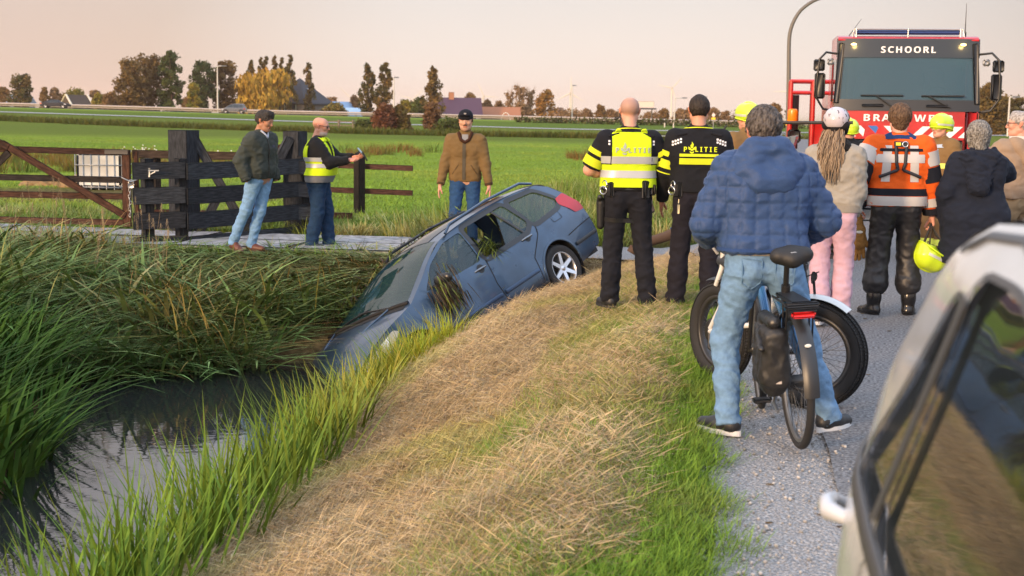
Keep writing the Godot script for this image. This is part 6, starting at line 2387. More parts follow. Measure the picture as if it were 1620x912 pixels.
func man_vest() -> void:
	var j := person("bald man in a yellow vest and dark jeans holding a phone beside the fence", V(-2.52, -0.1, -18.5), -PI / 2 - 0.1, {"H": 1.74, "girth": 1.2, "feet": [V(-0.1, 0, -0.1), V(0.1, 0, 0.08)], "toes": [0.1, -0.15],
		"hands": [V(-0.06, 1.2, -0.43), V(0.1, 1.17, -0.4)], "elbows": [V(-0.5, -0.6, 0.5), V(0.45, -0.8, 0.5)], "pose": ["hold", "hold"], "hand_dir": [V(0.4, 0.1, -1), V(-0.35, 0.1, -1)], "palm": [0.4, -0.4], "face_on": true, "nod": -0.12, "face": "round", "beard": Color(0.42, 0.36, 0.32), "beard_f": 0.8,
		"skin": Color(0.5, 0.25, 0.17), "shoe": "sneaker", "shoe_col": Color(0.02, 0.025, 0.04), "sole_col": Color(0.04, 0.04, 0.045)})
	trousers(j, denim(0.018, 0.045, 0.1), {"girth": 1.18, "leg": 1.2, "flare": 1.1, "fold": 0.016})
	top(j, "sweater", cloth(0.014, 0.015, 0.017, 0.15), {"puff": 0.01, "girth": 1.2, "hem": -0.02, "belly": V(0, 0, -0.05), "arm": 1.12, "fold": 0.014})
	obj("grey_shirt", band(j.torso, j.pel, j.pel.y - 0.02, j.pel.y + 0.09, -PI, PI, 0.009, 36, 3), cloth(0.19, 0.2, 0.22, 0.1), j.root)
	var vest := MB.new()
	vest.add(band(j.torso, j.belly, j.pel.y + 0.07, j.chest.y - 0.04, -2.95, 2.95, 0.02, 44, 8))
	vest.add(back_patch(j.torso, -0.19, 0.19, j.chest.y - 0.04, j.shc.y + 0.04, 1, 0.02, 12, 8))
	vest.add(back_patch(j.torso, -0.18, -0.05, j.chest.y - 0.04, j.shc.y + 0.04, -1, 0.018, 6, 8))
	vest.add(back_patch(j.torso, 0.05, 0.18, j.chest.y - 0.04, j.shc.y + 0.04, -1, 0.018, 6, 8))
	for sd in [-1.0, 1.0]:
		vest.add(band(j.torso, j.chest, j.chest.y - 0.05, j.chest.y + 0.13, 1.9 * sd, 2.7 * sd, 0.02, 10, 6) if sd > 0 else band(j.torso, j.chest, j.chest.y - 0.05, j.chest.y + 0.13, -2.7, -1.9, 0.02, 10, 6))
		var sh := MB.new()
		for i in 3: sh.add(drape_line(j.torso, [P((0.08 + 0.035 * i) * sd, j.shc.y + 0.02), P((0.08 + 0.035 * i) * sd, j.shc.y + 0.06)], -1, 0.016, 0.02, 4))
		vest.add(sh)
	rumple(vest, 0.008, 9.0)
	obj("safety_vest", vest, hivis(), j.root)
	for y in [j.pel.y + 0.17, j.chest.y - 0.07]:
		obj("reflective_band", band(j.torso, j.belly, y, y + 0.052, -2.9, 2.9, 0.029, 40, 2), silver_tape(), j.root)
	glasses(j, true)
	var ph := MB.new()
	var pt := V(0.0, 1.27, -0.55)
	ph.box(Transform3D(Basis(V(1, 0, 0), 0.7), pt), V(0.075, 0.15, 0.01), 0.004)
	var phone := obj("phone", ph, plain(0.03, 0.03, 0.035, 0.3), null)
	phone.transform = j.root.transform
	tag(phone, "light blue phone held up by the bald man in the yellow vest", "phone")
	phone.material_override = plain(0.3, 0.42, 0.5, 0.25)
	var wl := MB.new()
	wl.box(Transform3D(Basis(V(1, 0, 0), 0.5) * Basis(Vector3.UP, 0.2), V(0.02, 1.22, -0.6)), V(0.09, 0.13, 0.02), 0.006)
	var wallet := obj("wallet_case", wl, plain(0.015, 0.015, 0.016, 0.6), null)
	wallet.transform = j.root.transform
	tag(wallet, "black folding case in the hands of the bald man in the yellow vest", "case")
	obj("lanyard", drape_line(j.torso, [P(0.1, j.shc.y + 0.02), P(0.02, j.belly.y + 0.05)], -1, 0.03, 0.008), plain(0.012, 0.012, 0.014, 0.6), j.root)


func man_cap() -> void:
	var j := person("young man in a tan work jacket and dark cap standing behind the sunken car", V(-0.62, -0.12, -18.25), PI - 0.04, {"H": 1.87, "feet": [V(-0.1, 0, 0.0), V(0.14, 0, -0.12)],
		"hands": [V(-0.31, 0.9, -0.08), V(0.31, 0.9, -0.08)], "face_on": true, "nod": -0.08, "skin": Color(0.5, 0.28, 0.19), "beard": Color(0.14, 0.09, 0.06), "beard_f": 0.35, "shoe_col": Color(0.05, 0.03, 0.02), "brow": Color(0.06, 0.04, 0.03)})
	trousers(j, denim(0.028, 0.075, 0.18), {"fold": 0.014})
	var tan := cloth(0.2, 0.125, 0.05, 0.1, 2.2, 0.8)
	top(j, "jacket", tan, {"puff": 0.008, "hem": -0.03, "arm": 0.98, "girth": 0.94, "fold": 0.014, "collar_h": 0.06, "hem_girth": 1.0})
	obj("collar", drape_line(j.torso, [P(-0.085, j.neck.y + 0.02), P(-0.05, j.neck.y - 0.07), P(0.0, j.neck.y - 0.1), P(0.05, j.neck.y - 0.07), P(0.085, j.neck.y + 0.02)], -1, 0.006, 0.022, 20), cloth(0.055, 0.022, 0.012, 0.2), j.root)
	obj("undershirt", back_patch(j.torso, -0.04, 0.04, j.neck.y - 0.08, j.neck.y + 0.0, -1, 0.008, 4, 4), cloth(0.3, 0.3, 0.31), j.root)
	obj("zip_flap", back_patch(j.torso, -0.012, 0.03, j.pel.y, j.neck.y - 0.09, -1, 0.008, 2, 20), cloth(0.1, 0.085, 0.06, 0.1), j.root)
	for sd in [-1.0, 1.0]:
		obj("pocket_seam", drape_line(j.torso, [P(0.08 * sd, j.belly.y + 0.02), P(0.16 * sd, j.belly.y - 0.1)], -1, 0.003, 0.005), cloth(0.1, 0.065, 0.03, 0.1), j.root)
	for nm in ["L", "R"]: obj("cuff", limb_band(j.sleeves, j["el" + nm], j["wr" + nm], 0.9, 0.99, 0.003), cloth(0.07, 0.04, 0.02, 0.1), j.root)
	hair(j, [cap(V(0, 0.0, 0.05), V(0, -0.03, 0.045), 0.072, 0.06, 0.02), cap(V(-0.078, 0.0, 0.0), V(-0.074, 0.03, 0.0), 0.014, 0.014, 0.01), cap(V(0.078, 0.0, 0.0), V(0.074, 0.03, 0.0), 0.014, 0.014, 0.01)], Color(0.07, 0.045, 0.03))
	var mo := MB.new()
	mo.tube([j.headx * V(-0.026, -0.052, -0.1), j.headx * V(0, -0.043, -0.112), j.headx * V(0.026, -0.052, -0.1)], [0.005, 0.008, 0.005], 6)
	obj("moustache", mo, plain(0.07, 0.045, 0.03, 0.9), j.root)
	var cp := skin([cap(V(0, 0.05, 0.025), V(0, 0.055, -0.02), 0.092, 0.09, 0.02, Plane(V(0, -1, 0.1).normalized(), -0.028)), cap(V(-0.045, 0.042, -0.1), V(0.045, 0.042, -0.1), 0.02, 0.02, 0.03)], 0.006)
	var cm := MB.new(); cm.add(cp, j.headx)
	var navy := cloth(0.012, 0.014, 0.022, 0.1)
	var co := obj("cap", cm, navy, j.root)
	var pk := MB.new()
	var outline := PackedVector2Array()
	for i in 15:
		var a := PI * i / 14.0
		outline.append(P(cos(a) * 0.078, -0.07 - sin(a) * 0.1))
	pk.prism(j.headx * Transform3D(Basis(V(1, 0, 0), V(0, -0.18, 1).normalized(), V(0, -1, 0.18).normalized() * -1.0), V(0, 0.048, -0.0)), outline, 0.008)
	obj("cap_peak", pk, navy, co)
	var lg := MB.new()
	lg.box(j.headx * Transform3D(Basis(Vector3.RIGHT, -0.35), V(0, 0.096, -0.106)), V(0.03, 0.018, 0.004), 0.002)
	obj("cap_emblem", lg, plain(0.4, 0.4, 0.4, 0.6), co)


func police_shirt_marks(j: Dictionary, full: bool) -> void:
	var yel := cloth(0.72, 0.82, 0.03, 0.1, 2.0, 0.3)
	for nm in ["L", "R"]:
		for q in [[0.36, 0.5], [0.6, 0.84]]:
			obj("sleeve_stripe", limb_band(j.sleeves, j["sh" + nm], j["el" + nm], q[0], q[1], 0.009, 20, 0.007), yel, j.root)
		var el: Vector3 = j["el" + nm]
		obj("sleeve_edge", limb_band(j.sleeves, j["sh" + nm], el, 0.955, 0.985, 0.008, 20, 0.006), yel, j.root)
		var ck := MB.new()
		var sd := -1.0 if nm == "L" else 1.0
		var xs := [0.165, 0.19] if not full else [0.155, 0.178, 0.2, 0.222]
		for x in xs:
			for y in [0.0, 0.025]:
				ck.add(back_patch(j.torso + j.sleeves, (x - 0.008) * sd, (x + 0.008) * sd, j.shc.y - 0.055 + y - (x - 0.16) * 0.35, j.shc.y - 0.039 + y - (x - 0.16) * 0.35, 1, 0.005, 1, 1))
		obj("checker_mark", ck, plain(0.75, 0.76, 0.78, 0.5), j.root)
		var ep := MB.new()
		ep.add(drape_line(j.torso + j.sleeves, [P(0.1 * sd, j.shc.y + 0.03), P(0.19 * sd, j.shc.y + 0.01)], 1, 0.0, 0.014, 6))
		obj("epaulette", ep, cloth(0.012, 0.013, 0.018), j.root)
	obj("collar_edge", band(j.torso, j.neck, j.neck.y + 0.012, j.neck.y + 0.02, -PI, PI, 0.004, 28, 1, -0.008), yel, j.root)


func police_belt(j: Dictionary, holster_side: float) -> void:
	var blk := plain(0.011, 0.011, 0.012, 0.5)
	var leather := plain(0.014, 0.014, 0.015, 0.4)
	var y: float = j.pel.y + 0.085
	obj("belt", band(j.legs.slice(0, 2), j.pel, y - 0.022, y + 0.026, -PI, PI, 0.02, 40, 2, 0.0, 0.02), leather, j.root)
	# pouches round the belt
	for q in [[-2.2, 0.13], [2.35, 0.16], [1.9, 0.1]]:
		var a: float = q[0]
		var dir := V(sin(a), 0, -cos(a))
		var h := cast(j.legs.slice(0, 2), V(j.pel.x, y, j.pel.z) + dir * 0.6, -dir, 0.6)
		var pm := MB.new()
		pm.box(Transform3D(Basis(Vector3.UP, -a), h + dir * 0.035 + V(0, -0.02, 0)), V(0.075, q[1], 0.045), 0.012)
		obj("belt_pouch", pm, blk, j.root)
	var cuffs := MB.new()
	var a2 := -2.0
	var d2 := V(sin(a2), 0, -cos(a2))
	var hh := cast(j.legs.slice(0, 2), V(j.pel.x, y, j.pel.z) + d2 * 0.6, -d2, 0.6)
	for k in 2: cuffs.torus(Transform3D(Basis(Vector3.UP, -a2 + 0.4 * k), hh + d2 * (0.05 + 0.012 * k) + V(0, 0.02 - 0.05 * k, 0)), 0.034, 0.007, 20, 8)
	obj("handcuffs", cuffs, plain(0.5, 0.5, 0.52, 0.2, 0.9), j.root)
	# thigh holster
	var nm := "L" if holster_side < 0 else "R"
	var hip: Vector3 = j["hip" + nm]
	var kn: Vector3 = j["knee" + nm]
	var c := hip.lerp(kn, 0.36) + V(0.125 * holster_side, 0, 0)
	var hol := skin([cap(c + V(0, 0.1, 0.02), c + V(0, -0.1, 0.0), 0.042, 0.032, 0.02), cap(c + V(0.01 * holster_side, 0.12, 0.0), c + V(0.015 * holster_side, 0.15, 0.07), 0.026, 0.024, 0.015), cap(c + V(0, 0.08, -0.03), c + V(0, -0.03, -0.03), 0.03, 0.026, 0.02)], 0.009)
	obj("holster", hol, blk, j.root)
	obj("holster_strap", limb_band(j.legs, hip, kn, 0.42, 0.5, 0.008, 20, 0.008), leather, j.root)
	var dropst := MB.new()
	dropst.bar(c + V(-0.03 * holster_side, 0.1, 0), V(c.x - 0.02 * holster_side, y, c.z), 0.05, 0.012, V(0, 0, 1))
	obj("holster_drop", dropst, plain(0.06, 0.045, 0.035, 0.6), j.root)


func officer_vest() -> void:
	var j := person("bald police officer in a yellow vest standing on the bank beside the sunken car", V(1.0, 0.04, -12.3), 0.03, {"H": 1.83, "pel": V(-0.01, 0, 0), "girth": 1.05, "shoulder": 0.2, "feet": [V(-0.15, -0.02, 0.02), V(0.17, -0.03, 0.1)], "toes": [0.45, -0.35],
		"hands": [V(-0.14, 1.12, -0.2), V(0.14, 1.12, -0.2)], "elbows": [V(-1.0, -0.9, 0.25), V(1.0, -0.9, 0.25)], "pose": ["grip", "grip"], "bare_arms": true, "skin": Color(0.56, 0.3, 0.21), "scalp": Color(0.3, 0.19, 0.15), "shoe": "boot"})
	trousers(j, cloth(0.013, 0.014, 0.02, 0.12), {"leg": 1.12, "girth": 1.04, "flare": 1.12, "fold": 0.016, "cell": 0.012})
	top(j, "polo_shirt", cloth(0.012, 0.013, 0.018, 0.12), {"puff": 0.004, "hem": 0.06, "girth": 1.06, "sleeve": 0.46, "arm": 1.1, "collar_h": 0.05, "cell": 0.012, "fold": 0.007})
	police_shirt_marks(j, false)
	var vest := MB.new()
	var cy: float = j.chest.y
	vest.add(band(j.torso, j.belly, j.pel.y + 0.085, cy - 0.06, -PI, PI, 0.016, 48, 8))
	vest.add(back_patch(j.torso, -0.172, 0.172, cy - 0.06, j.shc.y + 0.045, 1, 0.016, 16, 12))
	vest.add(back_patch(j.torso, -0.15, 0.15, cy - 0.06, j.shc.y + 0.02, -1, 0.016, 10, 8))
	for sd in [-1.0, 1.0]:
		vest.add(drape_line(j.torso, [P(0.11 * sd, j.shc.y + 0.04), P(0.11 * sd, j.shc.y + 0.052)], 1, 0.004, 0.03, 3))
	rumple(vest, 0.006, 8.0)
	obj("safety_vest", vest, hivis(), j.root)
	for y in [j.pel.y + 0.165, j.pel.y + 0.285]:
		obj("reflective_band", band(j.torso, j.belly, y, y + 0.062, -PI, PI, 0.023, 48, 2), silver_tape(), j.root)
	var gp := plain(0.33, 0.36, 0.3, 0.45)
	var ly: float = cy + 0.065
	obj("lettering", laid_letters(j.torso, "P", 0.043, P(-0.126, ly), 1, 0.023), gp, j.root)
	obj("emblem", flame_mark(j.torso, P(-0.062, ly + 0.012), 0.1, 0.023), gp, j.root)
	obj("lettering", laid_letters(j.torso, "LITIE", 0.043, P(0.066, ly), 1, 0.023, 15), gp, j.root)
	obj("vest_edge", drape_line(j.torso, [P(-0.174, cy - 0.06), P(-0.172, j.shc.y + 0.03)], 1, 0.018, 0.006), cloth(0.012, 0.013, 0.018), j.root)
	obj("vest_edge", drape_line(j.torso, [P(0.174, cy - 0.06), P(0.172, j.shc.y + 0.03)], 1, 0.018, 0.006), cloth(0.012, 0.013, 0.018), j.root)
	police_belt(j, -1.0)
	var ear := MB.new()
	ear.tube([j.headx * V(-0.085, -0.02, 0.01), j.headx * V(-0.075, -0.08, 0.04), j.headx * V(-0.05, -0.14, 0.07)], 0.006, 6)
	ear.tube([j.headx * V(-0.085, -0.055, -0.02), j.headx * V(-0.125, -0.07, -0.03)], 0.009, 6)
	obj("earpiece", ear, plain(0.012, 0.012, 0.012, 0.5), j.root)


func officer_dark() -> void:
	var j := person("dark haired police officer in a black shirt with yellow bands, behind the man in blue", V(1.58, 0.03, -12.25), -0.06, {"H": 1.86, "girth": 1.04, "shoulder": 0.195, "feet": [V(-0.16, 0, 0.02), V(0.13, -0.0, 0.05)], "toes": [0.3, -0.3],
		"hands": [V(-0.29, 0.92, -0.16), V(0.29, 0.92, -0.16)], "elbows": [V(-0.6, 0, 0.9), V(0.6, 0, 0.9)], "skin": Color(0.52, 0.26, 0.17), "shoe": "boot"})
	trousers(j, cloth(0.015, 0.014, 0.021, 0.12), {"leg": 1.14, "girth": 1.04, "flare": 1.14, "fold": 0.016, "cell": 0.012})
	top(j, "shirt", cloth(0.012, 0.013, 0.017, 0.12), {"puff": 0.01, "hem": 0.05, "girth": 1.06, "arm": 1.05, "collar_h": 0.05, "cell": 0.012, "fold": 0.008})
	police_shirt_marks(j, true)
	var yel := cloth(0.72, 0.82, 0.03, 0.1, 2.0, 0.3)
	var cy: float = j.chest.y
	obj("yellow_band", back_patch(j.torso, -0.165, 0.165, cy + 0.008, cy + 0.032, 1, 0.005, 16, 1), yel, j.root)
	obj("yellow_band", back_patch(j.torso, -0.165, 0.165, cy - 0.058, cy - 0.006, 1, 0.005, 16, 2), yel, j.root)
	var ly: float = cy + 0.07
	obj("lettering", laid_letters(j.torso, "P", 0.042, P(-0.118, ly), 1, 0.006), yel, j.root)
	obj("emblem", flame_mark(j.torso, P(-0.062, ly + 0.014), 0.095, 0.006), yel, j.root)
	obj("lettering", laid_letters(j.torso, "LITIE", 0.042, P(0.058, ly), 1, 0.006, 14), yel, j.root)
	police_belt(j, 1.0)
	var key := MB.new()
	key.tube([V(-0.15, j.pel.y + 0.07, 0.1), V(-0.16, j.pel.y - 0.05, 0.12)], 0.006, 6)
	key.box(at3(V(-0.16, j.pel.y - 0.1, 0.12)), V(0.02, 0.08, 0.01), 0.003)
	obj("key_ring", key, plain(0.5, 0.45, 0.3, 0.4, 0.5), j.root)
	hair(j, short_hair(0.985) + [cap(V(0, 0.09, 0.02), V(0, 0.095, -0.05), 0.03, 0.03, 0.03)], Color(0.035, 0.027, 0.022), {"amp": 0.005})
	var ant := MB.new()
	ant.tube([V(0.17, j.shc.y - 0.02, -0.05), V(0.24, j.shc.y + 0.1, -0.06)], [0.012, 0.009], 6)
	obj("radio_aerial", ant, plain(0.012, 0.012, 0.012, 0.5), j.root)


func firefighter(label: String, at: Vector3, yaw: float, o: Dictionary) -> Dictionary:
	var d := {"H": 1.82, "skin": Color(0.52, 0.28, 0.2), "face_on": true, "group": ""}
	d.merge(o, true)
	var j := person(label, at, yaw, d)
	var tan := cloth(0.24, 0.145, 0.06, 0.1) if not o.get("dark", false) else cloth(0.016, 0.018, 0.022, 0.1)
	trousers(j, cloth(0.17, 0.11, 0.055, 0.1), {"leg": 1.25, "girth": 1.1, "flare": 1.15, "cell": 0.017})
	for nm in ["L", "R"]:
		obj("reflective_band", limb_band(j.legs, j["knee" + nm], j["ankle" + nm], 0.5, 0.68, 0.005), plain(0.62, 0.75, 0.12, 0.5), j.root)
	top(j, "coat", tan, {"puff": 0.02, "hem": -0.14, "arm": 1.15, "cell": 0.016, "collar_h": 0.075})
	for nm in ["L", "R"]:
		obj("reflective_band", limb_band(j.sleeves, j["sh" + nm], j["el" + nm], 0.45, 0.68, 0.005), plain(0.62, 0.75, 0.12, 0.5), j.root)
		obj("reflective_band", limb_band(j.sleeves, j["el" + nm], j["wr" + nm], 0.6, 0.75, 0.005), plain(0.62, 0.75, 0.12, 0.5), j.root)
	obj("reflective_band", band(j.torso, j.belly, j.chest.y - 0.1, j.chest.y - 0.04, -PI, PI, 0.006, 36, 1), plain(0.62, 0.75, 0.12, 0.5), j.root)
	fire_helmet(j.root, j.headx)
	return j


func man_blue() -> void:
	var j := person("man in a blue quilted hooded jacket and jeans straddling the blue city bicycle", V(1.44, 0.0, -7.48), 0.06, {"H": 1.82, "pel": V(-0.12, -0.035, 0.02), "lean": V(0.0, 0, -0.06), "girth": 1.0, "shoulder": 0.185, "feet": [V(-0.29, -0.0, 0.06), V(0.27, 0.0, -0.02)], "toes": [0.75, -0.9],
		"hands": [V(-0.36, 1.03, -0.26), V(0.18, 1.03, -0.3)], "elbows": [V(-0.5, -0.9, 0.35), V(0.7, -0.9, 0.35)], "pose": ["grip", "grip"], "hand_dir": [V(0.1, -0.3, -1), V(-0.1, -0.3, -1)], "palm": [1.2, -1.2], "knees": [V(-0.3, 0, -1), V(0.3, 0, -1)],
		"skin": Color(0.55, 0.28, 0.2), "head": V(0.0, -0.03, -0.02), "shoe": "sneaker", "shoe_col": Color(0.014, 0.015, 0.018), "sole_col": Color(0.62, 0.62, 0.62)})
	var jeans := denim(0.17, 0.3, 0.48)
	trousers(j, jeans, {"girth": 1.02, "leg": 1.02, "fold": 0.018, "cell": 0.0095, "flare": 1.0, "bunch": 0.8, "rise": 0.12})
	for sd in [-1.0, 1.0]:
		var x: float = j.pel.x
		obj("pocket", drape_line(j.legs, [P(x + 0.035 * sd, j.pel.y + 0.03), P(x + 0.035 * sd, j.pel.y - 0.09), P(x + 0.085 * sd, j.pel.y - 0.125), P(x + 0.135 * sd, j.pel.y - 0.09), P(x + 0.14 * sd, j.pel.y + 0.04), P(x + 0.035 * sd, j.pel.y + 0.03)], 1, 0.001, 0.004, 40), denim(0.14, 0.26, 0.42), j.root)
	obj("shirt_hem", band(j.legs.slice(0, 2), j.pel, j.pel.y + 0.055, j.pel.y + 0.1, -PI, PI, 0.012, 36, 1), cloth(0.25, 0.23, 0.2, 0.1, 8.0), j.root)
	var bm := cloth(0.04, 0.082, 0.2, 0.35, 2.2, 0.5)
	bm.roughness = 0.55
	top(j, "jacket", bm, {"puff": 0.022, "girth": 1.02, "hem": 0.075, "arm": 1.02, "fold": 0.014, "cell": 0.009, "quilt": P(0.078, 0.082), "collar_h": 0.06, "hem_girth": 1.02, "cuff": 0.95})
	obj("hem_binding", band(j.torso, j.pel, j.pel.y + 0.074, j.pel.y + 0.092, -PI, PI, 0.003, 40, 1), cloth(0.03, 0.07, 0.2, 0.2), j.root)
	var nk: Vector3 = j.neck + V(0, -0.03, 0)
	var hood := skin([
		cap(nk + V(-0.11, -0.04, 0.055), nk + V(0.11, -0.04, 0.055), 0.085, 0.085, 0.07),
		cap(nk + V(-0.06, -0.1, 0.12), nk + V(0.06, -0.1, 0.12), 0.07, 0.07, 0.07),
		cap(nk + V(-0.1, 0.03, 0.0), nk + V(-0.06, 0.075, 0.07), 0.052, 0.05, 0.06),
		cap(nk + V(0.1, 0.03, 0.0), nk + V(0.06, 0.075, 0.07), 0.052, 0.05, 0.06),
		cap(nk + V(-0.06, 0.075, 0.075), nk + V(0.06, 0.075, 0.075), 0.05, 0.05, 0.06),
		cap(nk + V(-0.16, -0.07, 0.02), nk + V(-0.1, -0.02, 0.06), 0.07, 0.07, 0.06),
		cap(nk + V(0.16, -0.07, 0.02), nk + V(0.1, -0.02, 0.06), 0.07, 0.07, 0.06)], 0.01)
	rumple(hood, 0.012, 6.0, V(0.8, 1.5, 0.8), 4.0)
	obj("hood", hood, bm, j.root)
	hair(j, short_hair(1.04) + [cap(V(0, 0.08, 0.03), V(0, 0.09, -0.05), 0.045, 0.04, 0.03), cap(V(-0.076, 0.0, 0.0), V(-0.07, 0.03, 0.0), 0.016, 0.018, 0.02), cap(V(0.076, 0.0, 0.0), V(0.07, 0.03, 0.0), 0.016, 0.018, 0.02)], Color(0.12, 0.105, 0.095), {"c2": Color(0.025, 0.02, 0.018), "amp": 0.007})


func woman_helmet() -> void:
	var j := person("woman with long hair and a silver bicycle helmet in a beige jacket and pink jeans", V(2.57, 0.03, -11.4), -0.3, {"H": 1.72, "girth": 0.92, "shoulder": 0.165, "feet": [V(-0.08, 0, 0.06), V(0.08, 0, -0.05)], "toes": [0.1, -0.15],
		"hands": [V(-0.17, 0.88, -0.17), V(0.15, 0.88, -0.17)], "elbows": [V(-0.35, -0.3, 0.9), V(0.25, -0.3, 0.9)], "pose": ["none", "none"], "skin": Color(0.55, 0.32, 0.24), "look": -0.1, "shoe": "sneaker", "shoe_col": Color(0.04, 0.04, 0.045), "sole_col": Color(0.5, 0.5, 0.5)})
	trousers(j, cloth(0.6, 0.4, 0.5, 0.1), {"girth": 0.98, "leg": 1.06, "flare": 1.22, "fold": 0.014, "hem": 0.03, "cell": 0.0115})
	var jm := cloth(0.37, 0.345, 0.3, 0.12, 2.2, 0.7)
	top(j, "jacket", jm, {"puff": 0.012, "girth": 0.95, "hem": 0.02, "arm": 1.0, "fold": 0.02, "cell": 0.0115, "collar_h": 0.05})
	obj("hem_band", band(j.torso, j.pel, j.pel.y + 0.02, j.pel.y + 0.075, -PI, PI, 0.003, 36, 2), cloth(0.31, 0.285, 0.245, 0.1), j.root)
	var st := MB.new()
	for k in 2:
		var line := []
		for i in 13:
			var c: Vector3 = j.shL.lerp(j.elL, i / 12.0)
			var h := cast(j.sleeves, c + V(-0.25, 0.05, 0.12 + 0.03 * k), V(0.25, -0.05, -0.1).normalized(), 0.4)
			line.append(h + V(-0.003, 0, 0.002))
		st.tube(line, 0.005, 6)
	obj("red_piping", st, cloth(0.4, 0.03, 0.06, 0.1), j.root)
	var nk: Vector3 = j.neck
	var col := skin([cap(nk + V(-0.055, 0.0, 0.035), nk + V(0.055, 0.0, 0.035), 0.06, 0.06, 0.03), cap(nk + V(0.09, -0.02, -0.01), nk + V(0.05, 0.0, 0.05), 0.055, 0.06, 0.03), cap(nk + V(-0.09, -0.02, -0.01), nk + V(-0.05, 0.0, 0.05), 0.055, 0.06, 0.03)], 0.011)
	rumple(col, 0.012, 25.0)
	obj("fleece_collar", col, cloth(0.014, 0.014, 0.016, 0.4, 6.0), j.root)
	# long hair hanging in front of the left shoulder and down the back
	var locks := MB.new()
	rng.seed = 41
	for i in 280:
		var a := rng.randf_range(-2.6, 0.9)
		var p0 := V(sin(a) * 0.078, rng.randf_range(-0.03, 0.02), cos(a) * 0.082 + 0.012)
		var L := rng.randf_range(0.3, 0.46)
		var away := V(sin(a) * 0.05, 0, absf(cos(a)) * 0.055 + 0.025)
		var line := []
		var rad := []
		for k in 7:
			var f := k / 6.0
			line.append(j.headx * (p0 + away * minf(1.0, f * 1.5) + V(rng.randf_range(-0.011, 0.011) - 0.03 * f + 0.014 * sin(f * 5.0 + i), -L * f, 0.018 * sin(f * 3.0) + rng.randf_range(-0.009, 0.009))))
			rad.append(lerpf(0.0062, 0.002, f * f))
		var tone := rng.randf()
		locks.tint = Color(0.3, 0.22, 0.145).lerp(Color(0.1, 0.068, 0.045), tone)
		locks.tube(line, rad, 5)
	locks.has_col = true
	obj("hair", locks, vcol(0.5, 0.0, 0.4), j.root)
	# helmet with vents
	var hm := [cap(V(0, 0.065, 0.05), V(0, 0.07, -0.04), 0.106, 0.098, 0.03, Plane(V(0, -1, -0.12).normalized(), -0.018))]
	var sh := skin(hm, 0.007)
	var sm := MB.new(); sm.add(sh, j.headx)
	var so := obj("helmet", sm, paint(0.62, 0.56, 0.6, 0.3), j.root)
	var vents := MB.new()
	for q in [[2.6, 0.1, 0.1], [3.7, 0.1, 0.1], [3.14, 0.13, 0.12], [2.1, 0.12, 0.13], [4.2, 0.12, 0.13], [2.35, 0.06, 0.08], [3.95, 0.06, 0.08], [1.6, 0.09, 0.1], [4.7, 0.09, 0.1]]:
		var a: float = q[0]
		var outl := []
		for e in [[-0.5, -0.1], [0.45, -0.3], [0.5, 0.3], [-0.4, 0.15]]:
			var dir := V(sin(a + e[0] * 0.6), 0, -cos(a + e[0] * 0.6))
			var y: float = float(q[1]) + e[1] * 0.085
			var h := cast(hm, V(0, y, 0.005) + dir * 0.3, -dir, 0.3)
			outl.append(j.headx * (h + dir * 0.0025))
		vents.face(outl)
		vents.face([outl[3], outl[2], outl[1], outl[0]])
	obj("helmet_vent", vents, plain(0.02, 0.02, 0.024, 0.6), so)
	var pad := skin([cap(V(-0.07, 0.02, 0.07), V(0.07, 0.02, 0.07), 0.045, 0.045, 0.03), cap(V(-0.085, 0.03, 0.02), V(-0.075, -0.04, 0.02), 0.028, 0.022, 0.02), cap(V(0.085, 0.03, 0.02), V(0.075, -0.04, 0.02), 0.028, 0.022, 0.02), cap(V(0, 0.0, 0.1), V(0, -0.05, 0.09), 0.03, 0.035, 0.03)], 0.009)
	var pm := MB.new(); pm.add(pad, j.headx)
	obj("helmet_strap", pm, cloth(0.016, 0.016, 0.018, 0.2), so)


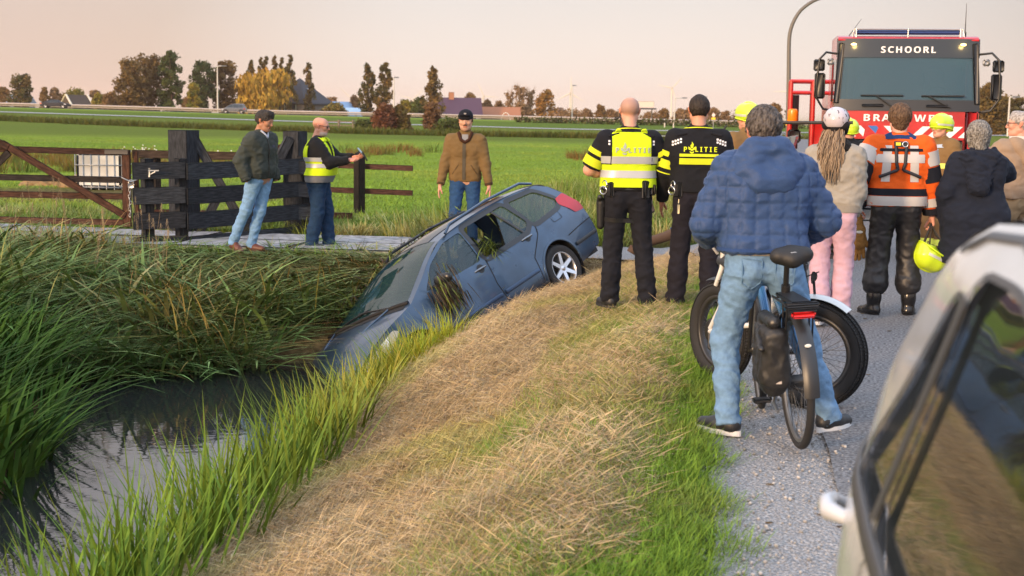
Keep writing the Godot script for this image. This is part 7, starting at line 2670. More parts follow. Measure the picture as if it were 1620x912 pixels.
func rescue_worker() -> void:
	var j := person("rescue worker in an orange and silver jacket, black waders and rubber boots", V(3.26, 0.0, -12.1), -0.12, {"H": 1.84, "girth": 1.05, "shoulder": 0.2, "feet": [V(-0.16, 0, 0.02), V(0.14, 0, 0.0)], "toes": [0.5, -0.3],
		"hands": [V(-0.32, 0.94, -0.02), V(0.31, 0.88, -0.05)], "elbows": [V(-0.7, 0, 0.7), V(0.7, 0, 0.7)], "pose": ["grip", "grip"], "skin": Color(0.58, 0.32, 0.24), "shoe": "rubber", "shoe_rough": 0.22, "shoe_col": Color(0.01, 0.01, 0.011)})
	trousers(j, plain(0.012, 0.012, 0.014, 0.5), {"girth": 1.1, "leg": 1.3, "flare": 1.28, "hem": 0.28, "fold": 0.014, "bunch": 0.7, "cell": 0.0115, "rise": 0.16})
	var org := cloth(0.85, 0.13, 0.015, 0.1, 2.0, 0.4)
	var navy := cloth(0.012, 0.014, 0.022, 0.1)
	var tape := plain(0.46, 0.44, 0.42, 0.45, 0.1)
	top(j, "jacket", org, {"puff": 0.02, "girth": 1.07, "hem": 0.0, "arm": 1.15, "fold": 0.012, "cell": 0.0115, "collar_h": 0.06})
	var cy: float = j.chest.y
	var py: float = j.pel.y
	obj("silver_panel", back_patch(j.torso, -0.155, -0.085, cy - 0.13, j.shc.y + 0.0, 1, 0.006, 5, 12, 0.012), tape, j.root)
	obj("silver_panel", back_patch(j.torso, 0.085, 0.155, cy - 0.13, j.shc.y + 0.0, 1, 0.006, 5, 12, -0.012), tape, j.root)
	obj("silver_panel", back_patch(j.torso, -0.2, 0.2, cy + 0.03, cy + 0.1, 1, 0.008, 16, 3), tape, j.root)
	obj("silver_hem", band(j.torso, j.pel, py + 0.005, py + 0.085, -PI, PI, 0.006, 44, 3), tape, j.root)
	obj("navy_band", band(j.torso, j.pel, py + 0.09, py + 0.15, -PI, PI, 0.008, 44, 2), navy, j.root)
	obj("navy_yoke", back_patch(j.torso, -0.19, 0.19, cy + 0.125, cy + 0.15, 1, 0.01, 16, 1), navy, j.root)
	for nm in ["L", "R"]:
		obj("sleeve_panel", limb_band(j.sleeves, j["sh" + nm], j["el" + nm], 0.12, 0.52, 0.013, 20, 0.01), tape, j.root)
		obj("sleeve_panel", limb_band(j.sleeves, j["sh" + nm], j["el" + nm], 0.56, 0.97, 0.013, 20, 0.01), navy, j.root)
		obj("sleeve_panel", limb_band(j.sleeves, j["el" + nm], j["wr" + nm], 0.45, 0.72, 0.013, 20, 0.01), tape, j.root)
		obj("cuff", limb_band(j.sleeves, j["el" + nm], j["wr" + nm], 0.78, 0.99, 0.011, 20, 0.009), navy, j.root)
	# harness
	var hz := plain(0.014, 0.015, 0.02, 0.6)
	for sd in [-1.0, 1.0]:
		obj("harness_strap", drape_line(j.torso, [P(0.045 * sd, j.shc.y + 0.03), P(0.035 * sd, cy + 0.02), P(0.02 * sd, cy - 0.03), P(0.17 * sd, cy - 0.09)], 1, 0.012, 0.014, 24), hz, j.root)
	var bk := MB.new()
	bk.add(back_patch(j.torso, -0.05, 0.055, j.shc.y - 0.01, j.shc.y + 0.035, 1, 0.024, 4, 2))
	obj("harness_pad", bk, plain(0.012, 0.012, 0.013, 0.5), j.root)
	obj("harness_label", back_patch(j.torso, -0.045, -0.005, j.shc.y + 0.0, j.shc.y + 0.025, 1, 0.028, 3, 1), plain(0.75, 0.6, 0.02, 0.5), j.root)
	var ring := MB.new()
	var rp := cast(j.torso, V(0.03, j.shc.y + 0.01, 0.6), V(0, 0, -1), 0.7)
	ring.torus(Transform3D(Basis(), rp + V(0, 0, 0.035)), 0.022, 0.005, 20, 8)
	obj("harness_ring", ring, plain(0.6, 0.6, 0.62, 0.25, 0.9), j.root)
	obj("blue_collar", band(j.torso, j.neck, j.neck.y - 0.01, j.neck.y + 0.05, -PI, PI, 0.006, 28, 2, -0.01), cloth(0.015, 0.05, 0.16, 0.1), j.root)
	hair(j, short_hair(1.06) + [cap(V(0, 0.02, 0.06), V(0, -0.05, 0.055), 0.07, 0.055, 0.03), cap(V(-0.075, -0.01, 0.005), V(-0.07, 0.03, 0.0), 0.02, 0.02, 0.02), cap(V(0.075, -0.01, 0.005), V(0.07, 0.03, 0.0), 0.02, 0.02, 0.02)], Color(0.14, 0.085, 0.05), {"c2": Color(0.05, 0.03, 0.018), "amp": 0.007})
	# what he holds: gloves in the left hand, helmet in the right
	var hl: Vector3 = j.wrL + V(0.0, -0.09, 0.0)
	var g := thing("work_gloves", "pair of tan leather gloves hanging from the left hand of the orange-jacketed rescuer", "gloves", j.root.transform * hl, j.root.rotation.y)
	for k in 2:
		var ox := -0.02 + 0.035 * k
		var oz := -0.02 + 0.03 * k
		var pr := [cap(V(ox, 0.0, oz), V(ox, -0.1, oz), 0.028, 0.045, 0.03), cap(V(ox - 0.02, -0.12, oz), V(ox - 0.02, -0.24, oz), 0.042, 0.044, 0.03), cap(V(ox + 0.02, -0.12, oz), V(ox + 0.02, -0.24, oz), 0.042, 0.044, 0.03)]
		for f in 4:
			var x := ox - 0.045 + 0.03 * f
			pr.append(cap(V(x, -0.25, oz), V(x * 1.15, -0.35 - (0.02 if f == 1 or f == 2 else 0.0), oz + 0.012), 0.0175, 0.013, 0.008))
		pr.append(cap(V(ox + 0.05, -0.17, oz), V(ox + 0.085, -0.26, oz), 0.02, 0.014, 0.012))
		var gm := skin(pr, 0.008)
		rumple(gm, 0.006, 22.0)
		obj("glove", gm, cloth(0.26, 0.13, 0.035, 0.1), g)
		var cf := MB.new()
		cf.tube([V(ox, -0.11, oz), V(ox, -0.125, oz)], 0.055, 14)
		obj("glove_cuff", cf, cloth(0.2, 0.17, 0.05, 0.1), g)
	var lb := MB.new()
	lb.ball(Transform3D(Basis().scaled(V(0.03, 0.013, 0.004)), V(0.02, -0.13, 0.062)), 12, 6)
	obj("glove_label", lb, plain(0.5, 0.48, 0.42, 0.6), g)
	var hr: Vector3 = j.wrR + V(0.02, -0.3, 0.06)
	var hm := thing("fire_helmet", "yellow fire helmet hanging upside down from the right hand of the orange-jacketed rescuer", "helmet", j.root.transform * hr, 0.0)
	fire_helmet(hm, Transform3D(Basis(V(0, 0, 1), 2.75) * Basis(Vector3.UP, 1.3), V(0, -0.02, 0)))
	var sp := MB.new()
	sp.tube([V(-0.11, 0.0, 0), V(-0.05, 0.14, -0.03), V(-0.02, 0.22, -0.05), V(0.02, 0.13, -0.04), V(0.11, 0.03, 0.0)], 0.011, 6)
	sp.tube([V(-0.06, 0.02, 0.06), V(-0.02, 0.2, -0.03), V(0.07, 0.04, 0.07)], 0.009, 6)
	obj("chin_strap", sp, plain(0.013, 0.013, 0.014, 0.6), hm)


func woman_navy() -> void:
	var j := person("grey haired person in a long navy hooded coat with one arm raised", V(3.9, 0.0, -12.0), -0.15, {"H": 1.7, "girth": 0.92, "shoulder": 0.155, "feet": [V(-0.1, 0, 0.0), V(0.1, 0, 0.0)],
		"hands": [V(-0.26, 0.86, -0.06), V(0.12, 1.42, -0.17)], "elbows": [V(-0.5, 0, 1), V(0.8, -1.0, 0.1)], "pose": ["none", "hold"], "hand_dir": [Vector3.ZERO, V(-0.5, 0.7, 0.1)], "skin": Color(0.5, 0.3, 0.22), "shoe": "sneaker", "shoe_col": Color(0.2, 0.2, 0.2)})
	trousers(j, cloth(0.34, 0.34, 0.36, 0.1), {"leg": 1.0})
	var nm := cloth(0.014, 0.019, 0.034, 0.15, 3.0, 0.6)
	top(j, "coat", nm, {"puff": 0.016, "girth": 0.98, "hem": -0.4, "arm": 1.02, "fold": 0.016, "cell": 0.0125, "hem_girth": 1.2, "collar_h": 0.07})
	var nk: Vector3 = j.neck
	var hood := skin([
		cap(nk + V(-0.1, -0.03, 0.07), nk + V(0.1, -0.03, 0.07), 0.06, 0.06, 0.05),
		cap(nk + V(-0.1, -0.04, 0.07), nk + V(-0.03, -0.28, 0.15), 0.055, 0.05, 0.05),
		cap(nk + V(0.1, -0.04, 0.07), nk + V(0.03, -0.28, 0.15), 0.055, 0.05, 0.05),
		cap(nk + V(0, -0.1, 0.12), nk + V(0, -0.28, 0.15), 0.06, 0.055, 0.06)], 0.011)
	rumple(hood, 0.018, 9.0)
	obj("hood", hood, nm, j.root)
	hair(j, short_hair(1.09) + [cap(V(0, 0.02, 0.06), V(0, -0.11, 0.055), 0.08, 0.058, 0.03), cap(V(-0.07, 0.02, 0.02), V(-0.065, -0.09, 0.02), 0.034, 0.026, 0.03), cap(V(0.07, 0.02, 0.02), V(0.065, -0.09, 0.02), 0.034, 0.026, 0.03)], Color(0.3, 0.29, 0.27), {"c2": Color(0.07, 0.065, 0.06), "amp": 0.011, "streak": V(80, 12, 40)})


func man_beige() -> void:
	var j := person("grey haired man with glasses in a beige hooded top and khaki trousers", V(4.78, 0.0, -13.5), 0.25, {"H": 1.8, "girth": 1.08, "shoulder": 0.19, "feet": [V(-0.16, 0, 0.0), V(0.16, 0, -0.1)],
		"hands": [V(-0.16, 1.12, -0.3), V(0.2, 1.05, -0.3)], "elbows": [V(-0.9, -0.3, 0.3), V(0.9, -0.3, 0.3)], "pose": ["grip", "grip"], "look": 0.95, "skin": Color(0.56, 0.29, 0.21), "scalp": Color(0.3, 0.26, 0.24), "face_on": true, "brow": Color(0.3, 0.28, 0.26), "shoe": "boot"})
	trousers(j, cloth(0.35, 0.25, 0.145, 0.1), {"girth": 1.1, "leg": 1.25, "fold": 0.02, "cell": 0.0125})
	var bm := cloth(0.36, 0.26, 0.18, 0.15)
	top(j, "hooded_top", bm, {"puff": 0.016, "girth": 1.1, "hem": 0.03, "arm": 1.1, "fold": 0.014, "cell": 0.0125})
	var nk: Vector3 = j.neck
	var hood := skin([cap(nk + V(-0.1, -0.01, 0.05), nk + V(0.1, -0.01, 0.05), 0.06, 0.06, 0.05), cap(nk + V(-0.08, -0.06, 0.09), nk + V(0, -0.17, 0.12), 0.06, 0.055, 0.06), cap(nk + V(0.08, -0.06, 0.09), nk + V(0, -0.17, 0.12), 0.06, 0.055, 0.06)], 0.011)
	obj("hood", hood, bm, j.root)
	obj("white_lining", band([cap(nk, nk + V(0, 0.05, 0), 0.09, 0.085)], nk, nk.y + 0.02, nk.y + 0.055, -PI, PI, 0.02, 28, 1), cloth(0.7, 0.68, 0.66, 0.2), j.root)
	hair(j, short_hair(0.995) + [cap(V(0, 0.095, -0.03), V(0, 0.1, -0.06), 0.025, 0.02, 0.03)], Color(0.4, 0.38, 0.36), {"c2": Color(0.2, 0.18, 0.17), "amp": 0.003})
	glasses(j, false)


# ------------------------------------------------------------------ ground, water, plants
func axis_lines(near0: float, near1: float, step: float, far: float) -> PackedFloat32Array:
	var o := PackedFloat32Array()
	var x := near0
	while x <= near1 + 0.001:
		o.append(x); x += step
	var d := step
	x = near1
	while x < far:
		d *= 1.22
		x += d
		o.append(x)
	d = step
	x = near0
	var pre := PackedFloat32Array()
	while x > -far:
		d *= 1.22
		x -= d
		pre.append(x)
	pre.reverse()
	return pre + o


func land() -> void:
	var xs := axis_lines(-13.0, 7.0, 0.2, 3600.0)
	var zs := axis_lines(-23.0, 1.0, 0.2, 3600.0)
	for z in [-110, -120, -140, -155, -165, -180, -183, -186, -200, -215, -229, -231, -233, -240, -246, -260, -275]: zs.append(z)
	zs.sort()
	var mb := MB.new()
	mb.has_col = true
	var green := Color(0.2, 0.3, 0.037)
	var hay := Color(0.2, 0.135, 0.06)
	var mud := Color(0.045, 0.035, 0.022)
	for z in zs:
		for x in xs:
			var q := to_rc(x, z)
			var y := ground(x, z)
			var c := green
			var nn := n3.get_noise_2d(x * 3.0, z * 3.0)
			var far := clampf((q.x - 20.0) / 20.0, 0.0, 1.0)
			if q.x < 26.0:
				var h := smoothstep(-0.35, -0.75, q.y + nn * 0.3) * smoothstep(17.5, 16.5, q.x + nn)
				c = Color(0.07, 0.1, 0.02).lerp(hay, h)
				var wet := smoothstep(-0.7, -1.05, y + nn * 0.1)
				c = c.lerp(mud, wet)
				if q.x > 17.2: c = c.lerp(green, smoothstep(19.5, 21.0, q.x + nn))
				if q.x > 15.0 and q.y < -3.8: c = c.lerp(Color(0.05, 0.05, 0.02), smoothstep(17.2, 16.6, q.x))
				if q.y > -0.35: c = Color(0.1, 0.095, 0.09)
			else:
				var b := n3.get_noise_2d(x * 0.5, z * 1.2)
				var b2 := n3.get_noise_2d(x * 2.5 + 100.0, z * 6.0)
				c = green * (1.0 + 0.2 * b + 0.22 * b2 * (1.0 - far * 0.4))
				c.r += 0.03 * maxf(0.0, b + 0.1)
				if z < -108.0 and z > -183.0: c = c.lerp(Color(0.1, 0.125, 0.025), 0.6)
				if z < -183.0 and z > -231.0: c = Color(0.12, 0.19, 0.025)
				# bare earth round the tank
				var e := P((x + 8.5) / 5.0, (z + 31.0) / 3.5).length()
				c = c.lerp(Color(0.13, 0.085, 0.045), smoothstep(1.0, 0.5, e + nn * 0.5) * 0.85)
			mb.tint = c
			mb.p(V(x, y, z))
	var w := xs.size()
	for k in zs.size() - 1:
		for i in w - 1:
			mb.quad(k * w + i, (k + 1) * w + i, (k + 1) * w + i + 1, k * w + i + 1)
	var m := StandardMaterial3D.new()
	m.vertex_color_use_as_albedo = true
	m.roughness = 0.95
	m.metallic_specular = 0.15
	textured(m, noise_tex("soil", 0.05, 0.45, 1.25, 5), 0.35, normal_tex("groundn", 0.03, 8.0, 5), 0.8, true)
	struct("ground", mb, m, "green polder land with mown ditch bank reaching to the horizon", "ground")
	# water
	var wb := MB.new()
	var corner := [rc(-4, -10), rc(-4, -2.6), rc(18, -2.6), rc(18, -10)]
	for c in corner: wb.p(V(c.x, WATER, c.z))
	wb.quad(0, 1, 2, 3)
	var wm := StandardMaterial3D.new()
	wm.albedo_color = lin(0.15, 0.16, 0.17)
	wm.metallic = 0.88
	wm.roughness = 0.035
	wm.metallic_specular = 0.7
	wm.normal_enabled = true
	wm.normal_texture = normal_tex("ripple", 0.012, 2.2, 3)
	wm.normal_scale = 0.13
	wm.uv1_triplanar = true
	wm.uv1_world_triplanar = true
	wm.uv1_scale = V(0.55, 0.55, 1.5)
	struct("water", wb, wm, "dark still water in the ditch with reflections of the sky", "water")
	# asphalt road and its gravel shoulder
	var rd := MB.new()
	var rows := []
	rng.seed = 5
	for i in 121:
		var s := -6.0 + i * 0.6 if i < 80 else 42.0 + (i - 80) * 8.0
		var row := []
		for k in 9:
			var t := lerpf(0.42, 5.2, k / 8.0)
			if k == 0: t += 0.05 * n3.get_noise_1d(s * 40.0) + 0.04 * n3.get_noise_1d(s * 140.0)
			row.append(rd.p(rc(s, t, 0.006 + 0.02 * (1.0 - pow((t - 2.8) / 2.4, 2.0)))))
		rows.append(row)
	for i in 120:
		for k in 8: rd.quad(rows[i][k], rows[i][k + 1], rows[i + 1][k + 1], rows[i + 1][k])
	var am := StandardMaterial3D.new()
	am.albedo_color = lin(0.235, 0.232, 0.236)
	am.roughness = 0.85
	am.metallic_specular = 0.35
	textured(am, noise_tex("asphalt", 0.05, 0.45, 1.25, 6, FastNoiseLite.TYPE_SIMPLEX_SMOOTH, 1024), 0.7, normal_tex("asphn", 0.12, 6.0, 3), 0.35, true)
	struct("road", rd, am, "grey asphalt of the narrow dyke road", "road")
	var gb := MB.new()
	rows = []
	for i in 110:
		var s := -5.0 + i * 0.22
		var edge := -0.12 - 0.03 * maxf(0.0, s - 5.0) + 0.1 * n3.get_noise_1d(s * 70.0 + 500.0) + 0.06 * n3.get_noise_1d(s * 260.0)
		if s > 16.4: edge = lerpf(edge, -2.5, smoothstep(17.0, 17.5, s) * smoothstep(19.6, 18.8, s))
		var row := []
		for k in 11:
			var t := lerpf(edge, 0.55, k / 10.0)
			var y := 0.002 + 0.012 * n3.get_noise_2d(s * 90.0, t * 90.0) - 0.015
			if t < -0.3: y = lerpf(y, maxf(ground(rc(s, t).x, rc(s, t).z) + 0.012, -0.06), smoothstep(-0.3, -0.6, t))
			row.append(gb.p(rc(s, t, y)))
		rows.append(row)
	for i in 109:
		for k in 10: gb.quad(rows[i][k], rows[i][k + 1], rows[i + 1][k + 1], rows[i + 1][k])
	var gm := StandardMaterial3D.new()
	gm.roughness = 0.95
	gm.albedo_color = lin(0.47, 0.455, 0.445)
	textured(gm, noise_tex("gravel", 0.09, 0.45, 1.2, 3, FastNoiseLite.TYPE_CELLULAR, 1024), 0.8, normal_tex("graveln", 0.09, 9.0, 3, FastNoiseLite.TYPE_CELLULAR), 1.0, true)
	struct("gravel_shoulder", gb, gm, "pale gravel strip between the grass verge and the asphalt", "gravel")
	# loose stones
	var stone := MB.new()
	stone.ball(Transform3D(Basis().scaled(V(1, 0.6, 0.8)), Vector3.ZERO), 6, 4)
	rumple(stone, 0.25, 2.0)
	var xf := []
	var cols := []
	for i in 2600:
		var s := rng.randf_range(4.2, 13.0)
		var t := rng.randf_range(-0.3, 0.5) + (0.25 * rng.randf() * rng.randf() if rng.randf() < 0.3 else 0.0)
		var r := 0.003 + 0.009 * pow(rng.randf(), 2.5)
		xf.append(Transform3D(Basis.from_euler(V(rng.randf() * 3, rng.randf() * 6, 0)).scaled(Vector3.ONE * r), rc(s, t, -0.008 + r * 0.4 + (0.014 if t > 0.45 else 0.0))))
		var g := rng.randf_range(0.18, 0.42)
		cols.append(Color(g, g * 0.97, g * 0.93))
	scatter("gravel_stones", stone.mesh(), vcol(0.9), xf, cols, "loose small stones on the gravel shoulder", "gravel")
	xf = []; cols = []
	for i in 90:
		var s := rng.randf_range(4.5, 14.0)
		var t := rng.randf_range(-0.3, 1.6)
		var r := rng.randf_range(0.004, 0.012)
		xf.append(Transform3D(Basis.from_euler(V(rng.randf(), rng.randf() * 6, 0)).scaled(V(r * 1.8, r * 0.35, r)), rc(s, t, 0.004 + (0.016 if t > 0.45 else -0.008))))
		cols.append(Color(0.05, 0.035, 0.025).lerp(Color(0.12, 0.08, 0.03), rng.randf()))
	scatter("leaf_litter", stone.mesh(), vcol(0.9), xf, cols, "dark crumbs of earth and leaves on the gravel and asphalt", "litter")
	# concrete slabs of the farm track
	var tr := Node3D.new()
	tr.name = numbered("farm_track")
	add_child(tr, true)
	tag(tr, "pale concrete slab track that crosses the ditch dam to the field gate", "track", "", "structure")
	var cm := StandardMaterial3D.new()
	cm.albedo_color = lin(0.42, 0.42, 0.43)
	cm.roughness = 0.9
	textured(cm, noise_tex("slab", 0.02, 0.55, 1.05, 5), 0.5, normal_tex("groundn", 0.03, 8.0, 5), 0.3, true)
	for i in 8:
		for k in 2:
			var s := 17.3 + 1.05 * k + 0.14 * maxf(0, i - 3) + 0.5
			var t := -2.6 - i * 1.62 - 0.8
			var sb := MB.new()
			sb.box(Transform3D(Basis(), Vector3.ZERO), V(1.55, 0.12, 0.98 + (0.12 if i > 4 else 0.0)), 0.015)
			var o := obj("concrete_slab", sb, cm, tr)
			o.transform = Transform3D(Basis(Vector3.UP, -ROAD_YAW + rng.randf_range(-0.012, 0.012)) * Basis(V(1, 0, 0), rng.randf_range(-0.008, 0.008)), rc(s, t, -0.1 + rng.randf_range(-0.012, 0.012)))


func clump(n: int, r: float, h0: float, h1: float, w: float, spread: float, droop: float, seg: int, sd: int) -> ArrayMesh:
	rng.seed = sd
	var mb := MB.new()
	mb.has_col = true
	for i in n:
		var a := rng.randf() * TAU
		var b := V(cos(a), 0, sin(a)) * r * sqrt(rng.randf())
		var out := V(cos(a), 0, sin(a)).rotated(Vector3.UP, rng.randf_range(-1.2, 1.2))
		var dir := (Vector3.UP + out * spread * rng.randf()).normalized()
		var L := rng.randf_range(h0, h1)
		var g := rng.randf_range(0.62, 1.25)
		mb.tint = Color(g * rng.randf_range(0.9, 1.2), g, g * rng.randf_range(0.7, 1.0))
		mb.blade(b + V(0, -0.02, 0), dir, L, w * rng.randf_range(0.7, 1.3), (out + V(0, -0.55, 0)) * droop * rng.randf_range(0.2, 1.0), seg)
	return mb.mesh()


func straw(n: int, r: float, sd: int) -> ArrayMesh:
	rng.seed = sd
	var mb := MB.new()
	mb.has_col = true
	for i in n:
		var a := rng.randf() * TAU
		var rr := r * sqrt(rng.randf())
		var b := V(cos(a) * rr, rng.randf_range(-0.005, 0.045) * (1.0 - rr / r * 0.5), sin(a) * rr)
		var d := Vector3.RIGHT.rotated(Vector3.UP, rng.randf() * TAU) + V(0, rng.randf_range(-0.3, 0.7), 0)
		var g := rng.randf_range(0.45, 1.35)
		mb.tint = Color(g, g * rng.randf_range(0.88, 1.02), g * rng.randf_range(0.7, 1.05))
		mb.blade(b, d.normalized(), rng.randf_range(0.03, 0.11), rng.randf_range(0.0018, 0.0036), V(rng.randf_range(-0.6, 0.6), rng.randf_range(-0.6, 0.2), rng.randf_range(-0.6, 0.6)), 3)
	return mb.mesh()


func slope_basis(p: Vector3) -> Basis:
	var e := 0.12
	var n := V(ground(p.x - e, p.z) - ground(p.x + e, p.z), 2 * e, ground(p.x, p.z - e) - ground(p.x, p.z + e)).normalized()
	var x := n.cross(V(0, 0, 1)).normalized() * -1.0
	x = V(1, 0, 0) - n * n.x
	x = x.normalized()
	return Basis(x, n, x.cross(n))


func plants() -> void:
	var leaf := vcol(0.75, 0.25, 0.25)
	var dry := vcol(0.85, 0.12, 0.25)
	var xf := []
	var cols := []
	# mown dry grass on the bank
	var sets := [straw(120, 0.17, 11), straw(120, 0.17, 12)]
	for k in 2:
		xf = []; cols = []
		rng.seed = 100 + k
		for i in 3900:
			var s := 3.6 + 13.2 * pow(rng.randf(), 1.5)
			var t := rng.randf_range(-3.6, -0.5)
			var green := n3.get_noise_2d(s * 22.0, t * 40.0)
			if t > -1.0 and rng.randf() < 0.5 + green: continue
			var p := on_ground(s, t)
			if p.y < WATER - 0.02: continue
			var row := n3.get_noise_2d(s * 9.0 + 300.0, t * 55.0)
			p.y += 0.045 * maxf(0.0, row + 0.1)
			xf.append(Transform3D(slope_basis(p) * Basis(Vector3.UP, rng.randf() * TAU).scaled(V(1, rng.randf_range(0.6, 1.7), 1) * rng.randf_range(0.8, 1.25)), p))
			var c := Color(0.54, 0.44, 0.29).lerp(Color(0.4, 0.31, 0.19), clampf(0.5 + 0.9 * n3.get_noise_2d(s * 14.0 + 50.0, t * 30.0), 0, 1))
			c = c.lerp(Color(0.3, 0.25, 0.17), clampf(0.9 * n3.get_noise_2d(s * 20.0 + 900.0, t * 25.0) + 0.1, 0, 0.7))
			c = c.lerp(Color(0.33, 0.36, 0.08), clampf(green * 1.3 - 0.15, 0.0, 0.6))
			cols.append(c * rng.randf_range(0.75, 1.2))
		scatter("dry_mown_grass", sets[k].duplicate(), dry, xf, cols, "straw coloured mown grass lying all over the ditch bank", "dry grass")
	# sparse green tufts through the hay
	xf = []; cols = []
	rng.seed = 21
	for i in 1500:
		var s := 3.6 + 12.5 * pow(rng.randf(), 1.4)
		var t := rng.randf_range(-3.5, -0.6)
		if n3.get_noise_2d(s * 22.0, t * 40.0) < 0.12 + rng.randf() * 0.3: continue
		var p := on_ground(s, t)
		xf.append(Transform3D(Basis(Vector3.UP, rng.randf() * TAU).scaled(Vector3.ONE * rng.randf_range(0.6, 1.1)), p))
		cols.append(Color(0.28, 0.31, 0.06).lerp(Color(0.36, 0.3, 0.1), rng.randf()) * rng.randf_range(0.8, 1.2))
	scatter("grass_tufts", clump(26, 0.08, 0.05, 0.14, 0.004, 1.0, 0.5, 3, 31), leaf, xf, cols, "sparse green shoots growing through the mown hay", "grass")
	# green verge
	var vg := clump(46, 0.11, 0.05, 0.15, 0.0045, 1.1, 0.6, 3, 32)
	xf = []; cols = []
	rng.seed = 22
	for i in 6200:
		var s := 3.4 + 14.0 * pow(rng.randf(), 1.35)
		var edge := -0.14 - 0.03 * maxf(0.0, s - 5.0)
		var t := edge + 0.12 - 1.25 * pow(rng.randf(), 1.25)
		var nn := n3.get_noise_2d(s * 30.0, t * 60.0)
		if t > edge and rng.randf() < 0.7 - nn: continue
		if s > 15.4 and t < -0.2: continue
		var p := on_ground(s, t, -0.01)
		xf.append(Transform3D(Basis(Vector3.UP, rng.randf() * TAU).scaled(V(1, rng.randf_range(0.55, 1.25), 1) * (0.7 + 0.5 * rng.randf())), p))
		var c := Color(0.17, 0.29, 0.035).lerp(Color(0.36, 0.34, 0.1), clampf(0.3 + nn - 0.75 * (t - edge + 0.5), 0.0, 0.85))
		cols.append(c * rng.randf_range(0.75, 1.2))
	scatter("verge_grass", vg, leaf, xf, cols, "short green grass along the gravel edge of the road", "grass")
	# upright reeds and grass at the near water's edge
	var near_reed := clump(7, 0.13, 0.35, 0.95, 0.023, 0.65, 0.3, 5, 33)
	var near_fine := clump(24, 0.14, 0.2, 0.6, 0.0075, 0.6, 0.45, 4, 34)
	xf = []; cols = []
	var xf2 := []
	var cols2 := []
	rng.seed = 23
	for i in 820:
		var s := 3.8 + 11.8 * pow(rng.randf(), 1.05)
		if rng.randf() < (0.6 if s < 9.5 else 0.25): continue
		var line := -3.06 - 0.05 * (s - 7.5) + 0.12 * smoothstep(11.5, 13.5, s)
		var t := line + rng.randfn(0.0, 0.16) - 0.08
		if s > 13.2: t = maxf(t, -3.45 + 0.35 * (s - 13.2))
		var p := on_ground(s, t, -0.03)
		if p.y < -1.75: continue
		p.y = maxf(p.y, WATER - 0.35)
		var g := clampf(0.5 + n3.get_noise_2d(s * 35.0, t * 35.0), 0, 1)
		var c := Color(0.13, 0.215, 0.03).lerp(Color(0.33, 0.31, 0.06), g * smoothstep(7.0, 12.5, s))
		var b := Basis(Vector3.UP, rng.randf() * TAU).scaled(V(1, rng.randf_range(0.7, 1.25) * lerpf(1.0, 0.62, smoothstep(9.5, 12.0, s)), 1))
		if rng.randf() < 0.4 + 0.45 * smoothstep(11.5, 7.0, s):
			xf.append(Transform3D(b, p)); cols.append(c * rng.randf_range(0.7, 1.15))
		else:
			xf2.append(Transform3D(b, p)); cols2.append(c * rng.randf_range(0.75, 1.15))
	for i in 120:
		var s := rng.randf_range(12.0, 13.7)
		var t := -3.3 + 0.3 * (s - 12.5) + rng.randfn(0.0, 0.1)
		var p := on_ground(s, t, -0.03)
		p.y = maxf(p.y, WATER - 0.2)
		xf2.append(Transform3D(Basis(Vector3.UP, rng.randf() * TAU).scaled(V(1, rng.randf_range(0.55, 1.0), 1)), p))
		cols2.append(Color(0.24, 0.34, 0.03).lerp(Color(0.46, 0.4, 0.06), rng.randf()) * rng.randf_range(0.75, 1.1))
	scatter("bank_reeds", near_reed, leaf, xf, cols, "bright green reeds along the near edge of the ditch water", "reeds")
	scatter("bank_grass", near_fine, leaf, xf2, cols2, "fine yellow-green grass along the near edge of the ditch", "grass")
	# tall broad reeds at the left margin
	var broad := clump(12, 0.2, 0.5, 1.0, 0.042, 0.8, 0.7, 6, 35)
	xf = []; cols = []
	rng.seed = 24
	for i in 150:
		var s := rng.randf_range(8.6, 12.6)
		var t := -4.95 - 0.42 * (s - 9.0) - rng.randf() * 1.3
		var p := on_ground(s, t, -0.05)
		p.y = maxf(p.y, WATER - 0.15)
		xf.append(Transform3D(Basis(Vector3.UP, rng.randf() * TAU).scaled(Vector3.ONE * rng.randf_range(0.7, 1.05)), p))
		cols.append(Color(0.024, 0.07, 0.012).lerp(Color(0.075, 0.145, 0.022), rng.randf()))
	scatter("broad_reeds", broad, leaf, xf, cols, "dark green broad-leaved reeds on the far bank at the left edge", "reeds")
	# drooping reeds over the dam bank
	var droop_reed := clump(15, 0.26, 0.4, 1.05, 0.031, 1.15, 0.95, 6, 36)
	var thatch := clump(22, 0.28, 0.3, 0.9, 0.013, 1.4, 0.9, 5, 37)
	xf = []; cols = []; xf2 = []; cols2 = []
	rng.seed = 25
	for i in 2100:
		var t := rng.randf_range(-12.0, -3.5)
		var sw := maxf(12.3, 14.1 + 0.75 * (t + 4.3))
		var s := rng.randf_range(sw, 17.2)
		if t > -4.3 and s < 16.3: continue
		if t > -5.0 and s < 15.2: continue
		var p := on_ground(s, t, -0.04)
		if p.y < WATER - 0.12: continue
		var hgt := lerpf(0.95, 0.3 if t > -8.2 else 0.75, smoothstep(14.6, 16.9, s))
		var big := 1.45 if rng.randf() < 0.16 and s < 15.6 else 1.0
		var b := Basis(Vector3.UP, rng.randf() * TAU).scaled(V(big, rng.randf_range(0.65, 1.1) * hgt * big, big))
		var nn := n3.get_noise_2d(t * 18.0, s * 12.0)
		var tan := clampf(0.35 + nn * 1.6 + 0.3 * smoothstep(-8.0, -10.5, t) * smoothstep(14.0, 16.5, s), 0.0, 1.0)
